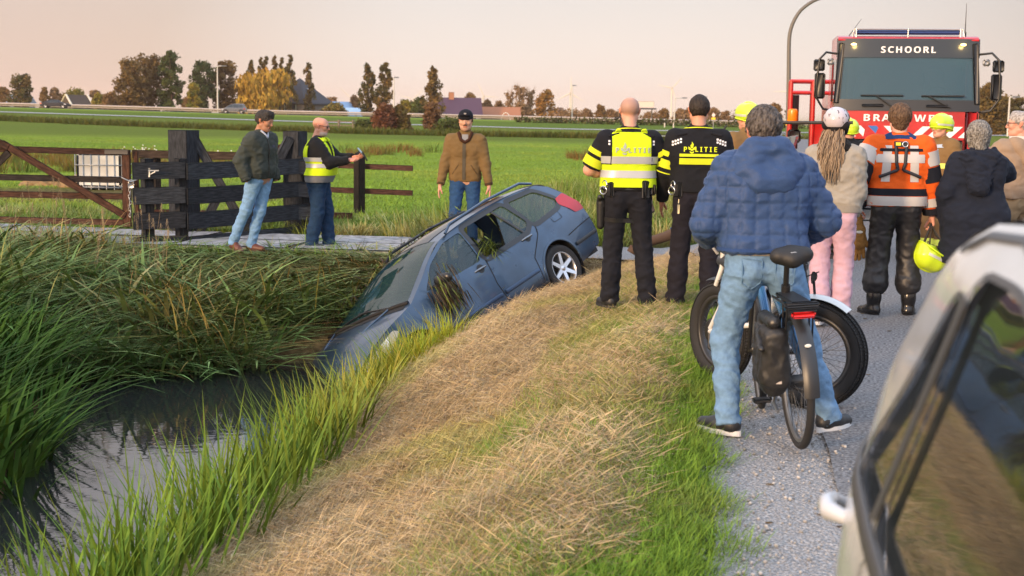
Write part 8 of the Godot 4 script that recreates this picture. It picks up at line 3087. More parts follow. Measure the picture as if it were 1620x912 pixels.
		if rng.randf() < 0.8:
			xf.append(Transform3D(b, p))
			cols.append(Color(0.17, 0.3, 0.1).lerp(Color(0.42, 0.42, 0.2), tan * rng.randf()) * rng.randf_range(0.45, 1.35))
		else:
			xf2.append(Transform3D(b, p))
			cols2.append(Color(0.22, 0.22, 0.07).lerp(Color(0.48, 0.32, 0.15), tan) * rng.randf_range(0.6, 1.15))
	scatter("dam_reeds", droop_reed, leaf, xf, cols, "grey-green drooping reeds covering the bank below the farm track", "reeds")
	scatter("withered_reeds", thatch, dry, xf2, cols2, "withered tan reed stalks among the green on the bank below the track", "reeds")
	# plumes
	var pl := MB.new()
	pl.has_col = true
	rng.seed = 26
	for i in 3:
		var top := V(rng.randf_range(-0.3, 0.3), 1.15 + 0.2 * i, rng.randf_range(-0.3, 0.3))
		pl.tint = Color(0.9, 0.9, 0.9)
		pl.tube([V(top.x * 0.2, 0, top.z * 0.2), top * 0.6, top], [0.004, 0.003, 0.002], 4)
		for k in 40:
			pl.blade(top + V(0, -0.16 * rng.randf(), 0), V(rng.randf_range(-0.5, 0.5), -0.3, rng.randf_range(-0.5, 0.5)).normalized(), 0.07, 0.006, V(0, -0.3, 0), 2)
	xf = []; cols = []
	for i in 34:
		var t := rng.randf_range(-12.5, -6.5)
		var p := on_ground(rng.randf_range(14.4, 17.0), t)
		xf.append(Transform3D(Basis(Vector3.UP, rng.randf() * TAU).scaled(Vector3.ONE * rng.randf_range(0.4, 0.7)), p))
		cols.append(Color(0.34, 0.25, 0.15) * rng.randf_range(0.7, 1.2))
	scatter("reed_plumes", pl.mesh(), dry, xf, cols, "brown feathery reed plumes above the bank", "reed plumes")
	# weeds on the track edges and round the fence
	var weed := clump(46, 0.2, 0.12, 0.45, 0.012, 0.9, 0.5, 4, 38)
	xf = []; cols = []
	rng.seed = 27
	for i in 1500:
		var s := rng.randf_range(16.9, 24.0)
		var t := rng.randf_range(-14.0, -0.9)
		if s > 17.1 and s < 19.5 + 0.12 * maxf(0, -t - 6.0) and t < -2.4 and rng.randf() < 0.95: continue
		if t > -2.6 and s < 19.0: continue
		var p := on_ground(s, t, -0.02)
		var hgt := rng.randf_range(0.35, 0.9)
		if t > -5.2 and t < -1.0 and s > 19.0: hgt *= 1.5
		xf.append(Transform3D(Basis(Vector3.UP, rng.randf() * TAU).scaled(V(1, hgt, 1)), p))
		cols.append(Color(0.12, 0.2, 0.03).lerp(Color(0.36, 0.32, 0.16), clampf(n3.get_noise_2d(s * 25.0, t * 25.0) * 1.5 + 0.15, 0, 1)) * rng.randf_range(0.7, 1.25))
	scatter("track_weeds", weed, leaf, xf, cols, "weeds and long grass along the track and round the fence feet", "weeds")
	# rank growth right of the car's tail, beyond the track
	xf = []; cols = []
	for i in 900:
		var s := rng.randf_range(19.2, 34.0)
		var t := rng.randf_range(-5.0, 0.2) + 0.02 * (s - 19.0)
		var p := on_ground(s, t, -0.02)
		xf.append(Transform3D(Basis(Vector3.UP, rng.randf() * TAU).scaled(V(1.3, rng.randf_range(0.8, 1.9), 1.3)), p))
		cols.append(Color(0.13, 0.21, 0.035).lerp(Color(0.42, 0.36, 0.18), clampf(n3.get_noise_2d(s * 20.0, t * 40.0) * 1.3 + 0.2, 0, 1)) * rng.randf_range(0.75, 1.2))
	scatter("rank_grass", weed.duplicate(), leaf, xf, cols, "tall rank grass beyond the track at the roadside", "grass")
	# field grass: low clumps thinning out with distance
	var fg := clump(60, 0.5, 0.04, 0.13, 0.011, 1.2, 0.6, 2, 39)
	xf = []; cols = []
	rng.seed = 28
	for i in 9000:
		var d := 21.0 + 75.0 * pow(rng.randf(), 1.7)
		var x := rng.randf_range(-0.40, 0.22) * d
		var q := to_rc(x, -d)
		if q.y > -1.2: continue
		var p := V(x, ground(x, -d) - 0.01, -d)
		if P((x + 8.5) / 5.0, (-d + 31.0) / 3.5).length() < 0.7: continue
		xf.append(Transform3D(Basis(Vector3.UP, rng.randf() * TAU).scaled(V(1.3, rng.randf_range(0.6, 1.5), 1.3)), p))
		var b := n3.get_noise_2d(x * 4.0, d * 4.0)
		cols.append(Color(0.19, 0.32, 0.038).lerp(Color(0.32, 0.37, 0.06), clampf(0.3 + b, 0, 1)) * rng.randf_range(0.8, 1.15))
	scatter("pasture_grass", fg, leaf, xf, cols, "short bright green pasture grass behind the fence", "grass")
	# docks and thistles standing in the pasture
	var dock := clump(60, 0.35, 0.25, 0.75, 0.022, 0.6, 0.3, 3, 40)
	xf = []; cols = []
	rng.seed = 29
	for i in 150:
		var d := rng.randf_range(40.0, 56.0) if i < 100 else rng.randf_range(60.0, 75.0)
		var x := rng.randf_range(-0.37, -0.2) * d if i < 100 else rng.randf_range(-0.12, -0.05) * d
		if i > 125:
			d = rng.randf_range(60.0, 66.0); x = rng.randf_range(0.035, 0.1) * d
		xf.append(Transform3D(Basis(Vector3.UP, rng.randf() * TAU).scaled(Vector3.ONE * rng.randf_range(0.5, 1.1)), V(x, ground(x, -d), -d)))
		cols.append(Color(0.1, 0.15, 0.03).lerp(Color(0.2, 0.1, 0.04), rng.randf()))
	scatter("dock_plants", dock, leaf, xf, cols, "dark dock and thistle plants standing in the pasture", "weeds")
	var fl := MB.new()
	fl.has_col = true
	for i in 9: fl.ball(Transform3D(Basis().scaled(V(0.028, 0.016, 0.028)), V(rng.randf_range(-0.3, 0.3), rng.randf_range(0.45, 0.65), rng.randf_range(-0.3, 0.3))), 6, 4)
	xf = []; cols = []
	for i in 9:
		var d := rng.randf_range(41.0, 50.0)
		var x := rng.randf_range(-0.37, -0.2) * d
		xf.append(Transform3D(Basis(Vector3.UP, rng.randf() * TAU), V(x, ground(x, -d), -d)))
		cols.append(Color(0.75, 0.73, 0.68))
	scatter("white_flowers", fl.mesh(), vcol(0.8), xf, cols, "small white flower heads among the docks in the pasture", "flowers")
	# rough strip along the far ditch
	var rough := clump(70, 1.0, 0.25, 0.8, 0.05, 0.8, 0.4, 3, 45)
	xf = []; cols = []
	rng.seed = 30
	for i in 1500:
		var x := rng.randf_range(-75.0, 40.0)
		var d := 128.0 + rng.randf_range(-3.0, 3.0) + maxf(0.0, -x - 10.0) * 0.55
		xf.append(Transform3D(Basis(Vector3.UP, rng.randf() * TAU).scaled(Vector3.ONE * rng.randf_range(0.6, 1.2)), V(x, ground(x, -d), -d)))
		cols.append(Color(0.06, 0.09, 0.018).lerp(Color(0.13, 0.14, 0.035), rng.randf()))
	scatter("ditch_rushes", rough, leaf, xf, cols, "dark rushes along the far field ditch", "rushes")


# ------------------------------------------------------------------ trees
func crown(mb: MB, rx: float, y0: float, y1: float, n: int, leafsz: float, ca: Color, cb: Color, clusters: int, shape: String) -> void:
	var cl := []
	for i in clusters:
		var f := (i + rng.randf()) / clusters
		var y := lerpf(y0, y1, f)
		var prof := 1.0
		match shape:
			"round": prof = sqrt(maxf(0.08, 1.0 - pow(absf(f - 0.45) / 0.6, 2.0)))
			"column": prof = (0.45 + 0.55 * smoothstep(0.0, 0.25, f)) * pow(maxf(0.02, 1.0 - f), 0.45) * 1.15
			"dome": prof = sqrt(maxf(0.1, 1.0 - pow(f, 2.2)))
			"bare": prof = 0.35 + 0.65 * f
		var a := rng.randf() * TAU
		var r := rx * prof * sqrt(rng.randf()) * (0.8 if shape != "column" else 1.15)
		var cr := rx * (0.24 + 0.2 * rng.randf()) * (1.0 if shape != "column" else 0.95 * (0.3 + 0.7 * prof))
		if shape == "bare": cr *= 0.7
		cl.append([V(cos(a) * r, y, sin(a) * r), cr, rng.randf()])
	for i in n:
		var c: Array = cl[rng.randi() % cl.size()]
		var u := V(rng.randfn(), rng.randfn(), rng.randfn()).normalized() * pow(rng.randf(), 0.4)
		var p: Vector3 = c[0] + u * c[1] * V(1, 1.9 if shape == "column" else 0.85, 1)
		if p.y < y0 * 0.6: continue
		var d := V(rng.randfn(), rng.randfn() * 0.7, rng.randfn()).normalized()
		var e := d.cross(V(rng.randf(), rng.randf(), rng.randf())).normalized()
		if shape == "willow": d = V(d.x * 0.25, -1, d.z * 0.25).normalized()
		var s := leafsz * rng.randf_range(0.5, 1.25)
		var k := clampf(c[2] * 0.7 + rng.randf() * 0.5 - 0.1, 0.0, 1.0)
		mb.tint = ca.lerp(cb, k) * rng.randf_range(0.7, 1.25)
		var i0 := mb.v.size()
		mb.p(p - e * s * 0.45); mb.p(p + e * s * 0.45); mb.p(p + d * s); 
		mb.tri(i0, i0 + 1, i0 + 2)
		if i % 2 == 0:
			mb.p(p - d * s * 0.6)
			mb.tri(i0 + 1, i0, i0 + 3)


func tree(called: String, label: String, at: Vector3, h: float, w: float, ca: Color, cb: Color, o := {}) -> Node3D:
	var root := thing(called, label, "tree" if not o.get("shrub", false) else "shrub", at, 0.0, o.get("group", ""))
	rng.seed = absi(label.hash()) % 100000
	var shape: String = o.get("shape", "round")
	var tr := MB.new()
	var lean: float = o.get("lean", 0.0)
	var th: float = o.get("trunk", 0.3)
	tr.tube([V(0, -0.3, 0), V(0.05 * w, h * th, 0), V(lean * h * 0.5, h * 0.6, 0), V(lean * h, h * 0.92, 0)], [w * 0.045 + 0.06, w * 0.035 + 0.04, w * 0.02 + 0.02, 0.02], 7)
	var nb := 7 if shape != "bare" else 22
	for i in nb:
		var f := lerpf(th * 0.8, 0.8, float(i) / nb)
		var a := rng.randf() * TAU
		var b := V(lean * h * f, h * f, 0)
		var e := b + V(cos(a) * w * 0.4, h * rng.randf_range(0.12, 0.28), sin(a) * w * 0.4) * (1.0 if shape != "column" else 0.5)
		tr.tube([b, b.lerp(e, 0.5) + V(0, -0.02 * h, 0), e], [w * 0.016 + 0.02, w * 0.011 + 0.015, 0.012], 5)
		if shape == "bare":
			for k in 3:
				var e2 := e + V(rng.randf_range(-0.2, 0.2) * w, rng.randf_range(0.04, 0.14) * h, rng.randf_range(-0.2, 0.2) * w)
				tr.tube([b.lerp(e, 0.6), e2], [w * 0.009 + 0.012, 0.01], 4)
	obj("trunk", tr, plain(0.09, 0.06, 0.04, 0.9) if shape != "bare" else plain(0.3, 0.2, 0.13, 0.9), root)
	var cr := MB.new()
	cr.has_col = true
	var n: int = int(o.get("n", 2200) * (1.0 if shape == "bare" else 1.05 if shape == "column" else 1.7))
	crown(cr, w * 0.5, h * o.get("low", 0.12), h * 0.95, n, o.get("leaf", 0.42), ca, cb, int(o.get("clusters", 26) * 1.9), shape)
	if lean != 0.0:
		for i in cr.v.size(): cr.v[i].x += lean * cr.v[i].y
	obj("crown", cr, vcol(0.85, 0.15, 0.2), root)
	return root


func px_tree(called: String, label: String, px: float, d: float, top_px: float, w_px: float, ca: Color, cb: Color, o := {}) -> Node3D:
	# height from how far the top stands over the eye line at that distance
	var p := bearing(px, d)
	p.y = ground(p.x, p.z) - 0.2
	var horizon := 187.8 + (px - 813.8) * 0.01396
	var ytop := 1.66 + (horizon - top_px) / 2250.0 * d
	return tree(called, label, p, ytop - p.y, w_px / 2250.0 * d, ca, cb, o)


func trees() -> void:
	var dk := Color(0.035, 0.055, 0.022)
	var gr := Color(0.09, 0.105, 0.026)
	var yl := Color(0.26, 0.19, 0.03)
	var br := Color(0.17, 0.105, 0.035)
	var rd := Color(0.2, 0.115, 0.05)
	var pk := Color(0.25, 0.16, 0.085)
	px_tree("round_tree", "round dark tree standing alone near the left edge behind the road", 36, 300, 122, 42, dk, br, {"trunk": 0.2})
	px_tree("round_tree", "rust brown bush at the very left edge of the far tree line", 6, 320, 142, 26, rd, br, {"trunk": 0.15, "low": 0.02})
	px_tree("small_tree", "small rust brown tree just left of the black saloon car", 70, 320, 142, 18, rd, br, {"low": 0.05})
	px_tree("small_tree", "small rust brown tree above the black saloon car", 86, 322, 143, 22, rd, pk, {"low": 0.05})
	px_tree("shrub", "golden green shrub behind the thatched gable house", 118, 330, 146, 42, Color(0.2, 0.15, 0.03), gr, {"shrub": true, "low": 0.02})
	px_tree("small_tree", "pinkish brown tree right of the thatched gable house", 150, 335, 147, 26, pk, rd, {"low": 0.05})
	px_tree("shrub", "green round shrub between the thatched house and the big trees", 156, 290, 153, 24, gr, yl, {"shrub": true, "low": 0.02})
	px_tree("shrub", "rust shrub at the foot of the big brown trees", 176, 285, 152, 32, rd, br, {"shrub": true, "low": 0.02})
	px_tree("broad_tree", "big brown tree, leftmost of the tall group by the road", 207, 262, 98, 52, Color(0.11, 0.075, 0.03), br, {"n": 3200, "trunk": 0.2, "low": 0.04, "clusters": 34})
	px_tree("broad_tree", "big brown tree in the middle of the tall group by the road", 236, 268, 92, 56, Color(0.09, 0.065, 0.028), br, {"n": 3400, "trunk": 0.2, "low": 0.04, "clusters": 34})
	px_tree("broad_tree", "tall dark green tree with a yellow top, right of the brown ones", 270, 266, 84, 42, dk, gr, {"n": 3000, "trunk": 0.15, "low": 0.03, "clusters": 30})
	px_tree("broad_tree", "dark green tree left of the pale lamp post", 322, 264, 101, 46, dk, Color(0.06, 0.07, 0.025), {"n": 3000, "low": 0.02, "clusters": 32})
	px_tree("broad_tree", "brown green tree right of the pale lamp post", 357, 268, 101, 46, Color(0.09, 0.06, 0.025), br, {"n": 3000, "low": 0.02, "clusters": 32})
	px_tree("shrub", "yellow green shrub under the dark tree left of the lamp post", 306, 258, 136, 22, yl, gr, {"shrub": true, "low": 0.02})
	var pops := [[391, 96, 20, 0.12, "first"], [411, 92, 15, 0.05, "second"], [421, 89, 12, 0.0, "third"], [435, 89, 15, 0.0, "fourth"], [447, 92, 12, -0.03, "fifth"], [460, 87, 20, -0.02, "sixth"], [489, 100, 20, -0.05, "seventh"]]
	for q in pops:
		px_tree("poplar_tree", "slender poplar behind the willow and barn house, %s from the left" % q[4], q[0], 285, q[1], q[2], Color(0.045, 0.055, 0.02), br, {"shape": "column", "n": 1500, "lean": q[3] * 0.5, "low": 0.2, "clusters": 20, "group": "poplars in a row behind the barn house"})
	px_tree("willow_tree", "golden willow with hanging branches left of the barn house", 415, 262, 121, 88, Color(0.3, 0.17, 0.03), Color(0.38, 0.25, 0.05), {"shape": "willow", "n": 4200, "low": 0.02, "leaf": 0.7, "clusters": 40})
	px_tree("poplar_tree", "left one of two tall poplars standing close together", 582, 262, 104, 26, dk, Color(0.16, 0.1, 0.03), {"shape": "column", "n": 2600, "low": 0.04, "clusters": 26})
	px_tree("poplar_tree", "right one of two tall poplars standing close together", 609, 260, 102, 30, dk, Color(0.17, 0.1, 0.03), {"shape": "column", "n": 2600, "low": 0.04, "clusters": 26})
	px_tree("poplar_tree", "single tall poplar left of the purple roofed house", 684, 250, 109, 31, Color(0.07, 0.06, 0.025), Color(0.2, 0.12, 0.035), {"shape": "column", "n": 2600, "low": 0.04, "clusters": 26})
	px_tree("shrub", "large wine red bush in front of the two poplars, left one", 607, 140, 170, 42, Color(0.12, 0.045, 0.03), Color(0.16, 0.08, 0.04), {"shrub": true, "low": 0.02, "leaf": 0.22, "n": 3200})
	px_tree("shrub", "large brown bush with green foot in front of the two poplars, right one", 634, 141, 172, 38, Color(0.1, 0.06, 0.03), Color(0.13, 0.11, 0.03), {"shrub": true, "low": 0.02, "leaf": 0.22, "n": 3000})
	px_tree("shrub", "brown bush in front of the single tall poplar", 683, 138, 166, 32, Color(0.12, 0.065, 0.035), Color(0.17, 0.1, 0.05), {"shrub": true, "low": 0.03, "leaf": 0.2, "n": 2200})
	px_tree("shrub", "low dark hedge bush right of the brown bush in the field", 715, 137, 194, 60, dk, gr, {"shrub": true, "low": 0.02, "leaf": 0.2})
	px_tree("shrub", "low green bush left of the wine red bush", 580, 142, 196, 44, dk, gr, {"shrub": true, "low": 0.02, "leaf": 0.2})
	px_tree("shrub", "dark green round bush between the two poplars and the single one", 664, 255, 161, 30, dk, gr, {"shrub": true, "low": 0.02})
	px_tree("shrub", "yellow green bush beside the dark round bush", 640, 258, 163, 24, Color(0.12, 0.13, 0.03), yl, {"shrub": true, "low": 0.02})
	px_tree("small_tree", "rust brown tree left of the two tall poplars", 561, 300, 156, 22, pk, rd, {"low": 0.05})
	px_tree("small_tree", "pale brown tree behind the barn's fence end", 526, 320, 158, 26, pk, rd, {"low": 0.05})
	px_tree("shrub", "green brown garden shrub right of the barn house", 528, 262, 170, 40, gr, br, {"shrub": true, "low": 0.02})
	px_tree("small_tree", "pinkish tree above the cap wearer's right shoulder side", 744, 300, 151, 24, pk, br, {"low": 0.1})
	px_tree("small_tree", "small brown tree right of the cap wearer's head", 770, 305, 163, 22, pk, rd, {"low": 0.05})
	px_tree("small_tree", "low brown tree left of the bare trees", 791, 310, 165, 24, pk, rd, {"low": 0.05})
	px_tree("bare_tree", "thin bare tree, left of three on the horizon", 806, 320, 148, 18, pk, rd, {"shape": "bare", "n": 260, "low": 0.45, "trunk": 0.4, "leaf": 0.5})
	px_tree("bare_tree", "thin bare tree, tallest of three on the horizon", 822, 318, 139, 26, pk, rd, {"shape": "bare", "n": 420, "low": 0.45, "trunk": 0.4, "leaf": 0.5})
	px_tree("bare_tree", "thin bare tree, right of three on the horizon", 838, 322, 144, 22, pk, rd, {"shape": "bare", "n": 320, "low": 0.45, "trunk": 0.4, "leaf": 0.5})
	px_tree("shrub", "brown bush under the three bare trees", 826, 300, 170, 44, rd, pk, {"shrub": true, "low": 0.02})
	px_tree("broad_tree", "orange brown open tree right of the bare trees", 861, 290, 146, 40, br, Color(0.3, 0.15, 0.04), {"low": 0.05, "n": 1500, "clusters": 16})
	px_tree("shrub", "grey brown far bush left of the tall turbine", 884, 420, 179, 36, Color(0.16, 0.11, 0.09), pk, {"shrub": true, "low": 0.02, "leaf": 0.7})
	px_tree("shrub", "rust bush right of the tall turbine foot", 927, 330, 178, 26, rd, pk, {"shrub": true, "low": 0.02})
	px_tree("small_tree", "small brown tree left of the bald officer's head", 950, 320, 171, 20, rd, br, {"low": 0.08})
	px_tree("shrub", "rust bush behind the bald officer's left shoulder", 966, 335, 179, 26, rd, pk, {"shrub": true, "low": 0.02})
	px_tree("small_tree", "brown round tree between the two officers' heads", 1050, 300, 177, 20, rd, br, {"low": 0.04})
	px_tree("shrub", "low rust bush just right of the bald officer", 1030, 340, 184, 36, rd, pk, {"shrub": true, "low": 0.02})
	px_tree("shrub", "rust bush left of the dark haired officer's head", 1076, 330, 178, 30, rd, pk, {"shrub": true, "low": 0.02})
	px_tree("small_tree", "brown tree behind the dark haired officer's left ear", 1090, 330, 175, 22, rd, pk, {"low": 0.04})
	px_tree("small_tree", "brown tree behind the dark haired officer's right ear", 1130, 330, 176, 24, rd, pk, {"low": 0.04})
	px_tree("small_tree", "thin brown tree left of the yellow helmet", 1148, 340, 180, 20, rd, pk, {"low": 0.04})
	px_tree("small_tree", "brown tree just left of the street lamp pole", 1226, 300, 168, 26, rd, br, {"low": 0.08})
	px_tree("small_tree", "brown tree just right of the street lamp pole", 1252, 300, 162, 18, rd, br, {"low": 0.12, "n": 900})
	var bru := [[96, 340, 152, 40, "left of the thatched house"], [186, 300, 158, 40, "under the big brown trees"], [296, 300, 158, 26, "between the yellow topped tree and the dark one"], [380, 300, 160, 34, "left of the willow foot"], [516, 330, 166, 30, "right of the barn house roof"], [650, 320, 168, 60, "behind the two poplars' right side"], [730, 330, 172, 50, "behind the purple roof"], [905, 380, 181, 60, "behind the tallest turbine's foot"], [990, 380, 183, 60, "behind the sign board"], [1110, 380, 184, 70, "behind the dark haired officer"], [1180, 380, 184, 70, "behind the yellow helmet"]]
	for q in bru: px_tree("shrub", "low rust coloured brush on the horizon, " + q[4], q[0], q[1], q[2], q[3], rd, br, {"shrub": true, "low": 0.01, "n": 1500})
	px_tree("broad_tree", "brown green tree behind the truck's right mirror", 1562, 190, 138, 66, Color(0.1, 0.075, 0.025), br, {"n": 3600, "low": 0.02, "clusters": 36})
	px_tree("broad_tree", "brown green tree at the right edge behind the man with glasses", 1602, 200, 160, 60, Color(0.09, 0.08, 0.025), br, {"n": 3000, "low": 0.02, "clusters": 30})
	px_tree("broad_tree", "dark tree at the far right edge, half cut off by the frame", 1640, 205, 164, 50, dk, br, {"n": 2400, "low": 0.02})


# ------------------------------------------------------------------ far buildings and roads
func hip_house(called: String, label: String, at: Vector3, yaw: float, size: Vector3, eave: float, ridge: float, walls: Material, roof: Material, o := {}) -> Node3D:
	# size: width, -, depth; ridge: share of the width that the ridge keeps (0 pyramid, 1 gable)
	var root := thing(called, label, "house", at, yaw)
	var hw := size.x / 2; var hd := size.z / 2
	var wb := MB.new()
	wb.box(at3(V(0, eave / 2 - 0.5, 0)), V(size.x, eave + 1.0, size.z))
	if ridge >= 0.99:
		for s in [-1.0, 1.0]:
			wb.prism(Transform3D(Basis(V(0, 0, 1), Vector3.UP, V(-1, 0, 0)), V(s * (hw - 0.1) + 0.1, 0, 0)), pts([-hd, eave, hd, eave, 0, size.y - 0.15]), 0.2)
	obj("wall", wb, walls, root)
	var rf := MB.new()
	var ov := 0.35
	var a := V(-hw - ov, eave - 0.15, hd + ov); var b := V(hw + ov, eave - 0.15, hd + ov); var c := V(hw + ov, eave - 0.15, -hd - ov); var d := V(-hw - ov, eave - 0.15, -hd - ov)
	var r0 := V(-(hw + ov) * ridge, size.y, 0); var r1 := V((hw + ov) * ridge, size.y, 0)
	var dn := V(0, -0.25, 0)
	rf.face([a, b, r1, r0]); rf.face([c, d, r0, r1]); rf.face([b, c, r1]); rf.face([d, a, r0])
	rf.face([b + dn, a + dn, d + dn, c + dn])
	for e in [[a, b], [b, c], [c, d], [d, a]]: rf.face([e[0] + dn, e[1] + dn, e[1], e[0]])
	var ro := obj("roof", rf, roof, root)
	if o.has("chimney"):
		var ch := MB.new()
		ch.box(Transform3D(Basis(), o.chimney), V(1.0, 1.6, 0.9), 0.05)
		obj("chimney", ch, plain(0.35, 0.16, 0.09, 0.9), ro)
	for q in o.get("windows", []):
		var f := MB.new()
		f.box(at3(V(q[0], q[1], hd + 0.04)), V(q[2], q[3], 0.1))
		var fo := obj("window", f, plain(0.6, 0.58, 0.52, 0.6), root)
		var g := MB.new()
		g.box(at3(V(q[0], q[1], hd + 0.08)), V(q[2] - 0.25, q[3] - 0.25, 0.1))
		obj("pane", g, plain(0.02, 0.025, 0.03, 0.1), fo)
	if o.has("verge"):
		for s in [-1.0, 1.0]:
			var vb := MB.new()
			vb.bar(V(s * (hw + ov + 0.05), eave - 0.15, hd + ov), V(s * (hw + ov + 0.05), size.y + 0.05, 0), 0.4, 0.15, V(1, 0, 0))
			vb.bar(V(s * (hw + ov + 0.05), eave - 0.15, -hd - ov), V(s * (hw + ov + 0.05), size.y + 0.05, 0), 0.4, 0.15, V(1, 0, 0))
			obj("verge_board", vb, plain(0.75, 0.66, 0.5, 0.6), ro)
	return root


func far_place() -> void:
	var slate := plain(0.02, 0.024, 0.034, 0.7)
	var h := bearing(474, 292); h.y = main_y(h.x) - 0.2
	var barn := hip_house("barn_house", "barn house with a steep dark pyramid roof beside the willow", h, -0.5, V(9.5, 7.6, 9.5), 2.6, 0.0, plain(0.12, 0.1, 0.09, 0.8), slate, {"windows": [[-3.2, 1.4, 1.4, 2.0], [-1.0, 1.5, 1.8, 1.8], [1.6, 1.5, 2.2, 1.8]]})
	var sk := MB.new()
	sk.box(Transform3D(Basis(V(0, 0, 1), -0.8), V(2.7, 5.1, 0.3)), V(1.2, 0.1, 0.8))
	obj("roof_window", sk, plain(0.6, 0.62, 0.66, 0.1, 0.3), barn)
	var dr := MB.new()
	dr.box(at3(V(-4.2, 1.2, 4.8)), V(1.1, 2.2, 0.1))
	obj("door", dr, plain(0.2, 0.02, 0.02, 0.6), barn)
	var fe := thing("picket_fence", "pale wooden board fence in front of the barn house", "fence", bearing(483, 284, main_y(-40.0) - 0.1), -0.05)
	for i in 44: plank(fe, "board", V(-3.7 + i * 0.17, 0, 0), V(-3.7 + i * 0.17, 1.25, 0), 0.15, 0.04, wood(0.34, 0.24, 0.14), V(0, 0, 1))
	var g := bearing(121, 300); g.y = main_y(g.x) - 0.4
	hip_house("thatched_house", "thatched house with pale gable edges behind the black saloon car", g, 0.9, V(4.4, 3.2, 3.6), 1.0, 1.0, plain(0.1, 0.075, 0.05, 0.9), plain(0.06, 0.045, 0.035, 0.95), {"verge": true})
	var lp := bearing(12, 330); lp.y = 1.6
	hip_house("long_shed", "long low shed with a pale blue roof at the left edge", lp, 0.02, V(10.0, 3.4, 8.0), 1.6, 1.0, plain(0.2, 0.22, 0.25, 0.8), plain(0.28, 0.33, 0.42, 0.5))
	var b1 := bearing(540, 300); b1.y = 0.6
	hip_house("blue_roof_house", "house with a bright blue roof left of the two tall poplars", b1, 0.35, V(6.4, 3.6, 6.0), 1.6, 1.0, plain(0.4, 0.4, 0.4, 0.8), plain(0.2, 0.34, 0.52, 0.5))
	var b2 := bearing(566, 288); b2.y = 0.4
	hip_house("blue_roof_shed", "low shed with a pale blue roof right of the blue roofed house", b2, 0.35, V(4.4, 2.5, 5.0), 1.2, 1.0, plain(0.4, 0.42, 0.45, 0.8), plain(0.3, 0.45, 0.62, 0.5))
	var p1 := bearing(722, 270); p1.y = 0.6
	hip_house("farmhouse", "farmhouse with a dark purple tiled roof and a chimney left of the cap wearer", p1, 0.12, V(8.6, 4.4, 7.0), 1.3, 1.0, plain(0.5, 0.46, 0.38, 0.8), plain(0.06, 0.024, 0.05, 0.6), {"chimney": V(-1.0, 4.6, 0.0), "windows": [[-3.6, 0.7, 1.0, 0.8], [3.0, 0.7, 1.0, 0.8]]})
	var p2 := bearing(783, 275); p2.y = 0.5
	hip_house("long_house", "long low house with an orange tiled roof right of the cap wearer", p2, 0.05, V(9.0, 2.9, 6.0), 1.2, 1.0, plain(0.35, 0.25, 0.18, 0.8), plain(0.3, 0.12, 0.055, 0.8))
	var gh := thing("poly_tunnel", "small arched tunnel frame at the end of the orange roofed house", "tunnel", bearing(800, 262, 0.5))
	for z in [0.0, 1.5, 3.0]:
		var hoop := MB.new()
		var l := []
		for i in 9: l.append(V(cos(PI * i / 8.0) * 0.9, sin(PI * i / 8.0) * 1.8, -z))
		hoop.tube(l, 0.06, 5)
		obj("hoop", hoop, plain(0.7, 0.68, 0.64, 0.5), gh)
	var cn := thing("sign_gantry", "road sign board on posts behind the bald officer", "sign", bearing(1010, 300, 0.3))
	var cb := MB.new()
	cb.box(at3(V(0, 3.3, 0)), V(7.5, 0.3, 1.0), 0.05)
	obj("beam", cb, plain(0.04, 0.035, 0.035, 0.7), cn)
	var cb2 := MB.new()
	cb2.box(at3(V(0, 4.2, 0)), V(6.5, 1.3, 0.2), 0.05)
	obj("board", cb2, plain(0.62, 0.52, 0.46, 0.7), cn)
	for x in [-2.8, 2.8]:
		var po := MB.new()
		po.tube([V(x, -0.5, 0), V(x, 3.2, 0)], 0.15, 6)
		obj("post", po, plain(0.1, 0.09, 0.08, 0.7), cn)
	# main road with guard rail, and the path on its slope
	var mr := MB.new()
	var pa := MB.new()
	var n := 90
	for i in n + 1:
		var x := lerpf(-160.0, 150.0, float(i) / n)
		mr.p(V(x, main_y(x) + 0.03, -234.0)); mr.p(V(x, main_y(x) + 0.03, -245.0))
		pa.p(V(x, path_y(x) + 0.06, -180.0)); pa.p(V(x, path_y(x) + 0.1, -185.4))
	for i in n:
		mr.quad(i * 2, i * 2 + 2, i * 2 + 3, i * 2 + 1)
		pa.quad(i * 2, i * 2 + 2, i * 2 + 3, i * 2 + 1)
	var am := plain(0.17, 0.17, 0.175, 0.85)
	struct("main_road", mr, am, "distant main road on its embankment across the picture", "road")
	struct("cycle_path", pa, plain(0.36, 0.36, 0.38, 0.85), "pale cycle path on the slope below the main road", "path")
	var gr := thing("guard_rail", "long pale guard rail along the distant main road", "guard rail")
	var rail := MB.new()
	var l0 := []
	var l1 := []
	for i in 64:
		var x := lerpf(-150.0, 110.0, i / 63.0)
		l0.append(V(x, main_y(x) + 0.62, -246.5)); l1.append(V(x, main_y(x) + 0.3, -246.5))
	rail.tube(l0, 0.16, 5)
	rail.tube(l1, 0.1, 4)
	obj("rail", rail, plain(0.4, 0.34, 0.3, 0.6, 0.2), gr)
	var ps := MB.new()
	for i in 90:
		var x := lerpf(-150.0, 110.0, i / 89.0)
		ps.box(at3(V(x, main_y(x) + 0.25, -246.7)), V(0.14, 0.9, 0.14))
	tag_stuff(obj("rail_posts", ps, plain(0.15, 0.12, 0.1, 0.8), gr))
	# long hedge beyond the road on the right
	var hg := MB.new()
	hg.has_col = true
	rng.seed = 77
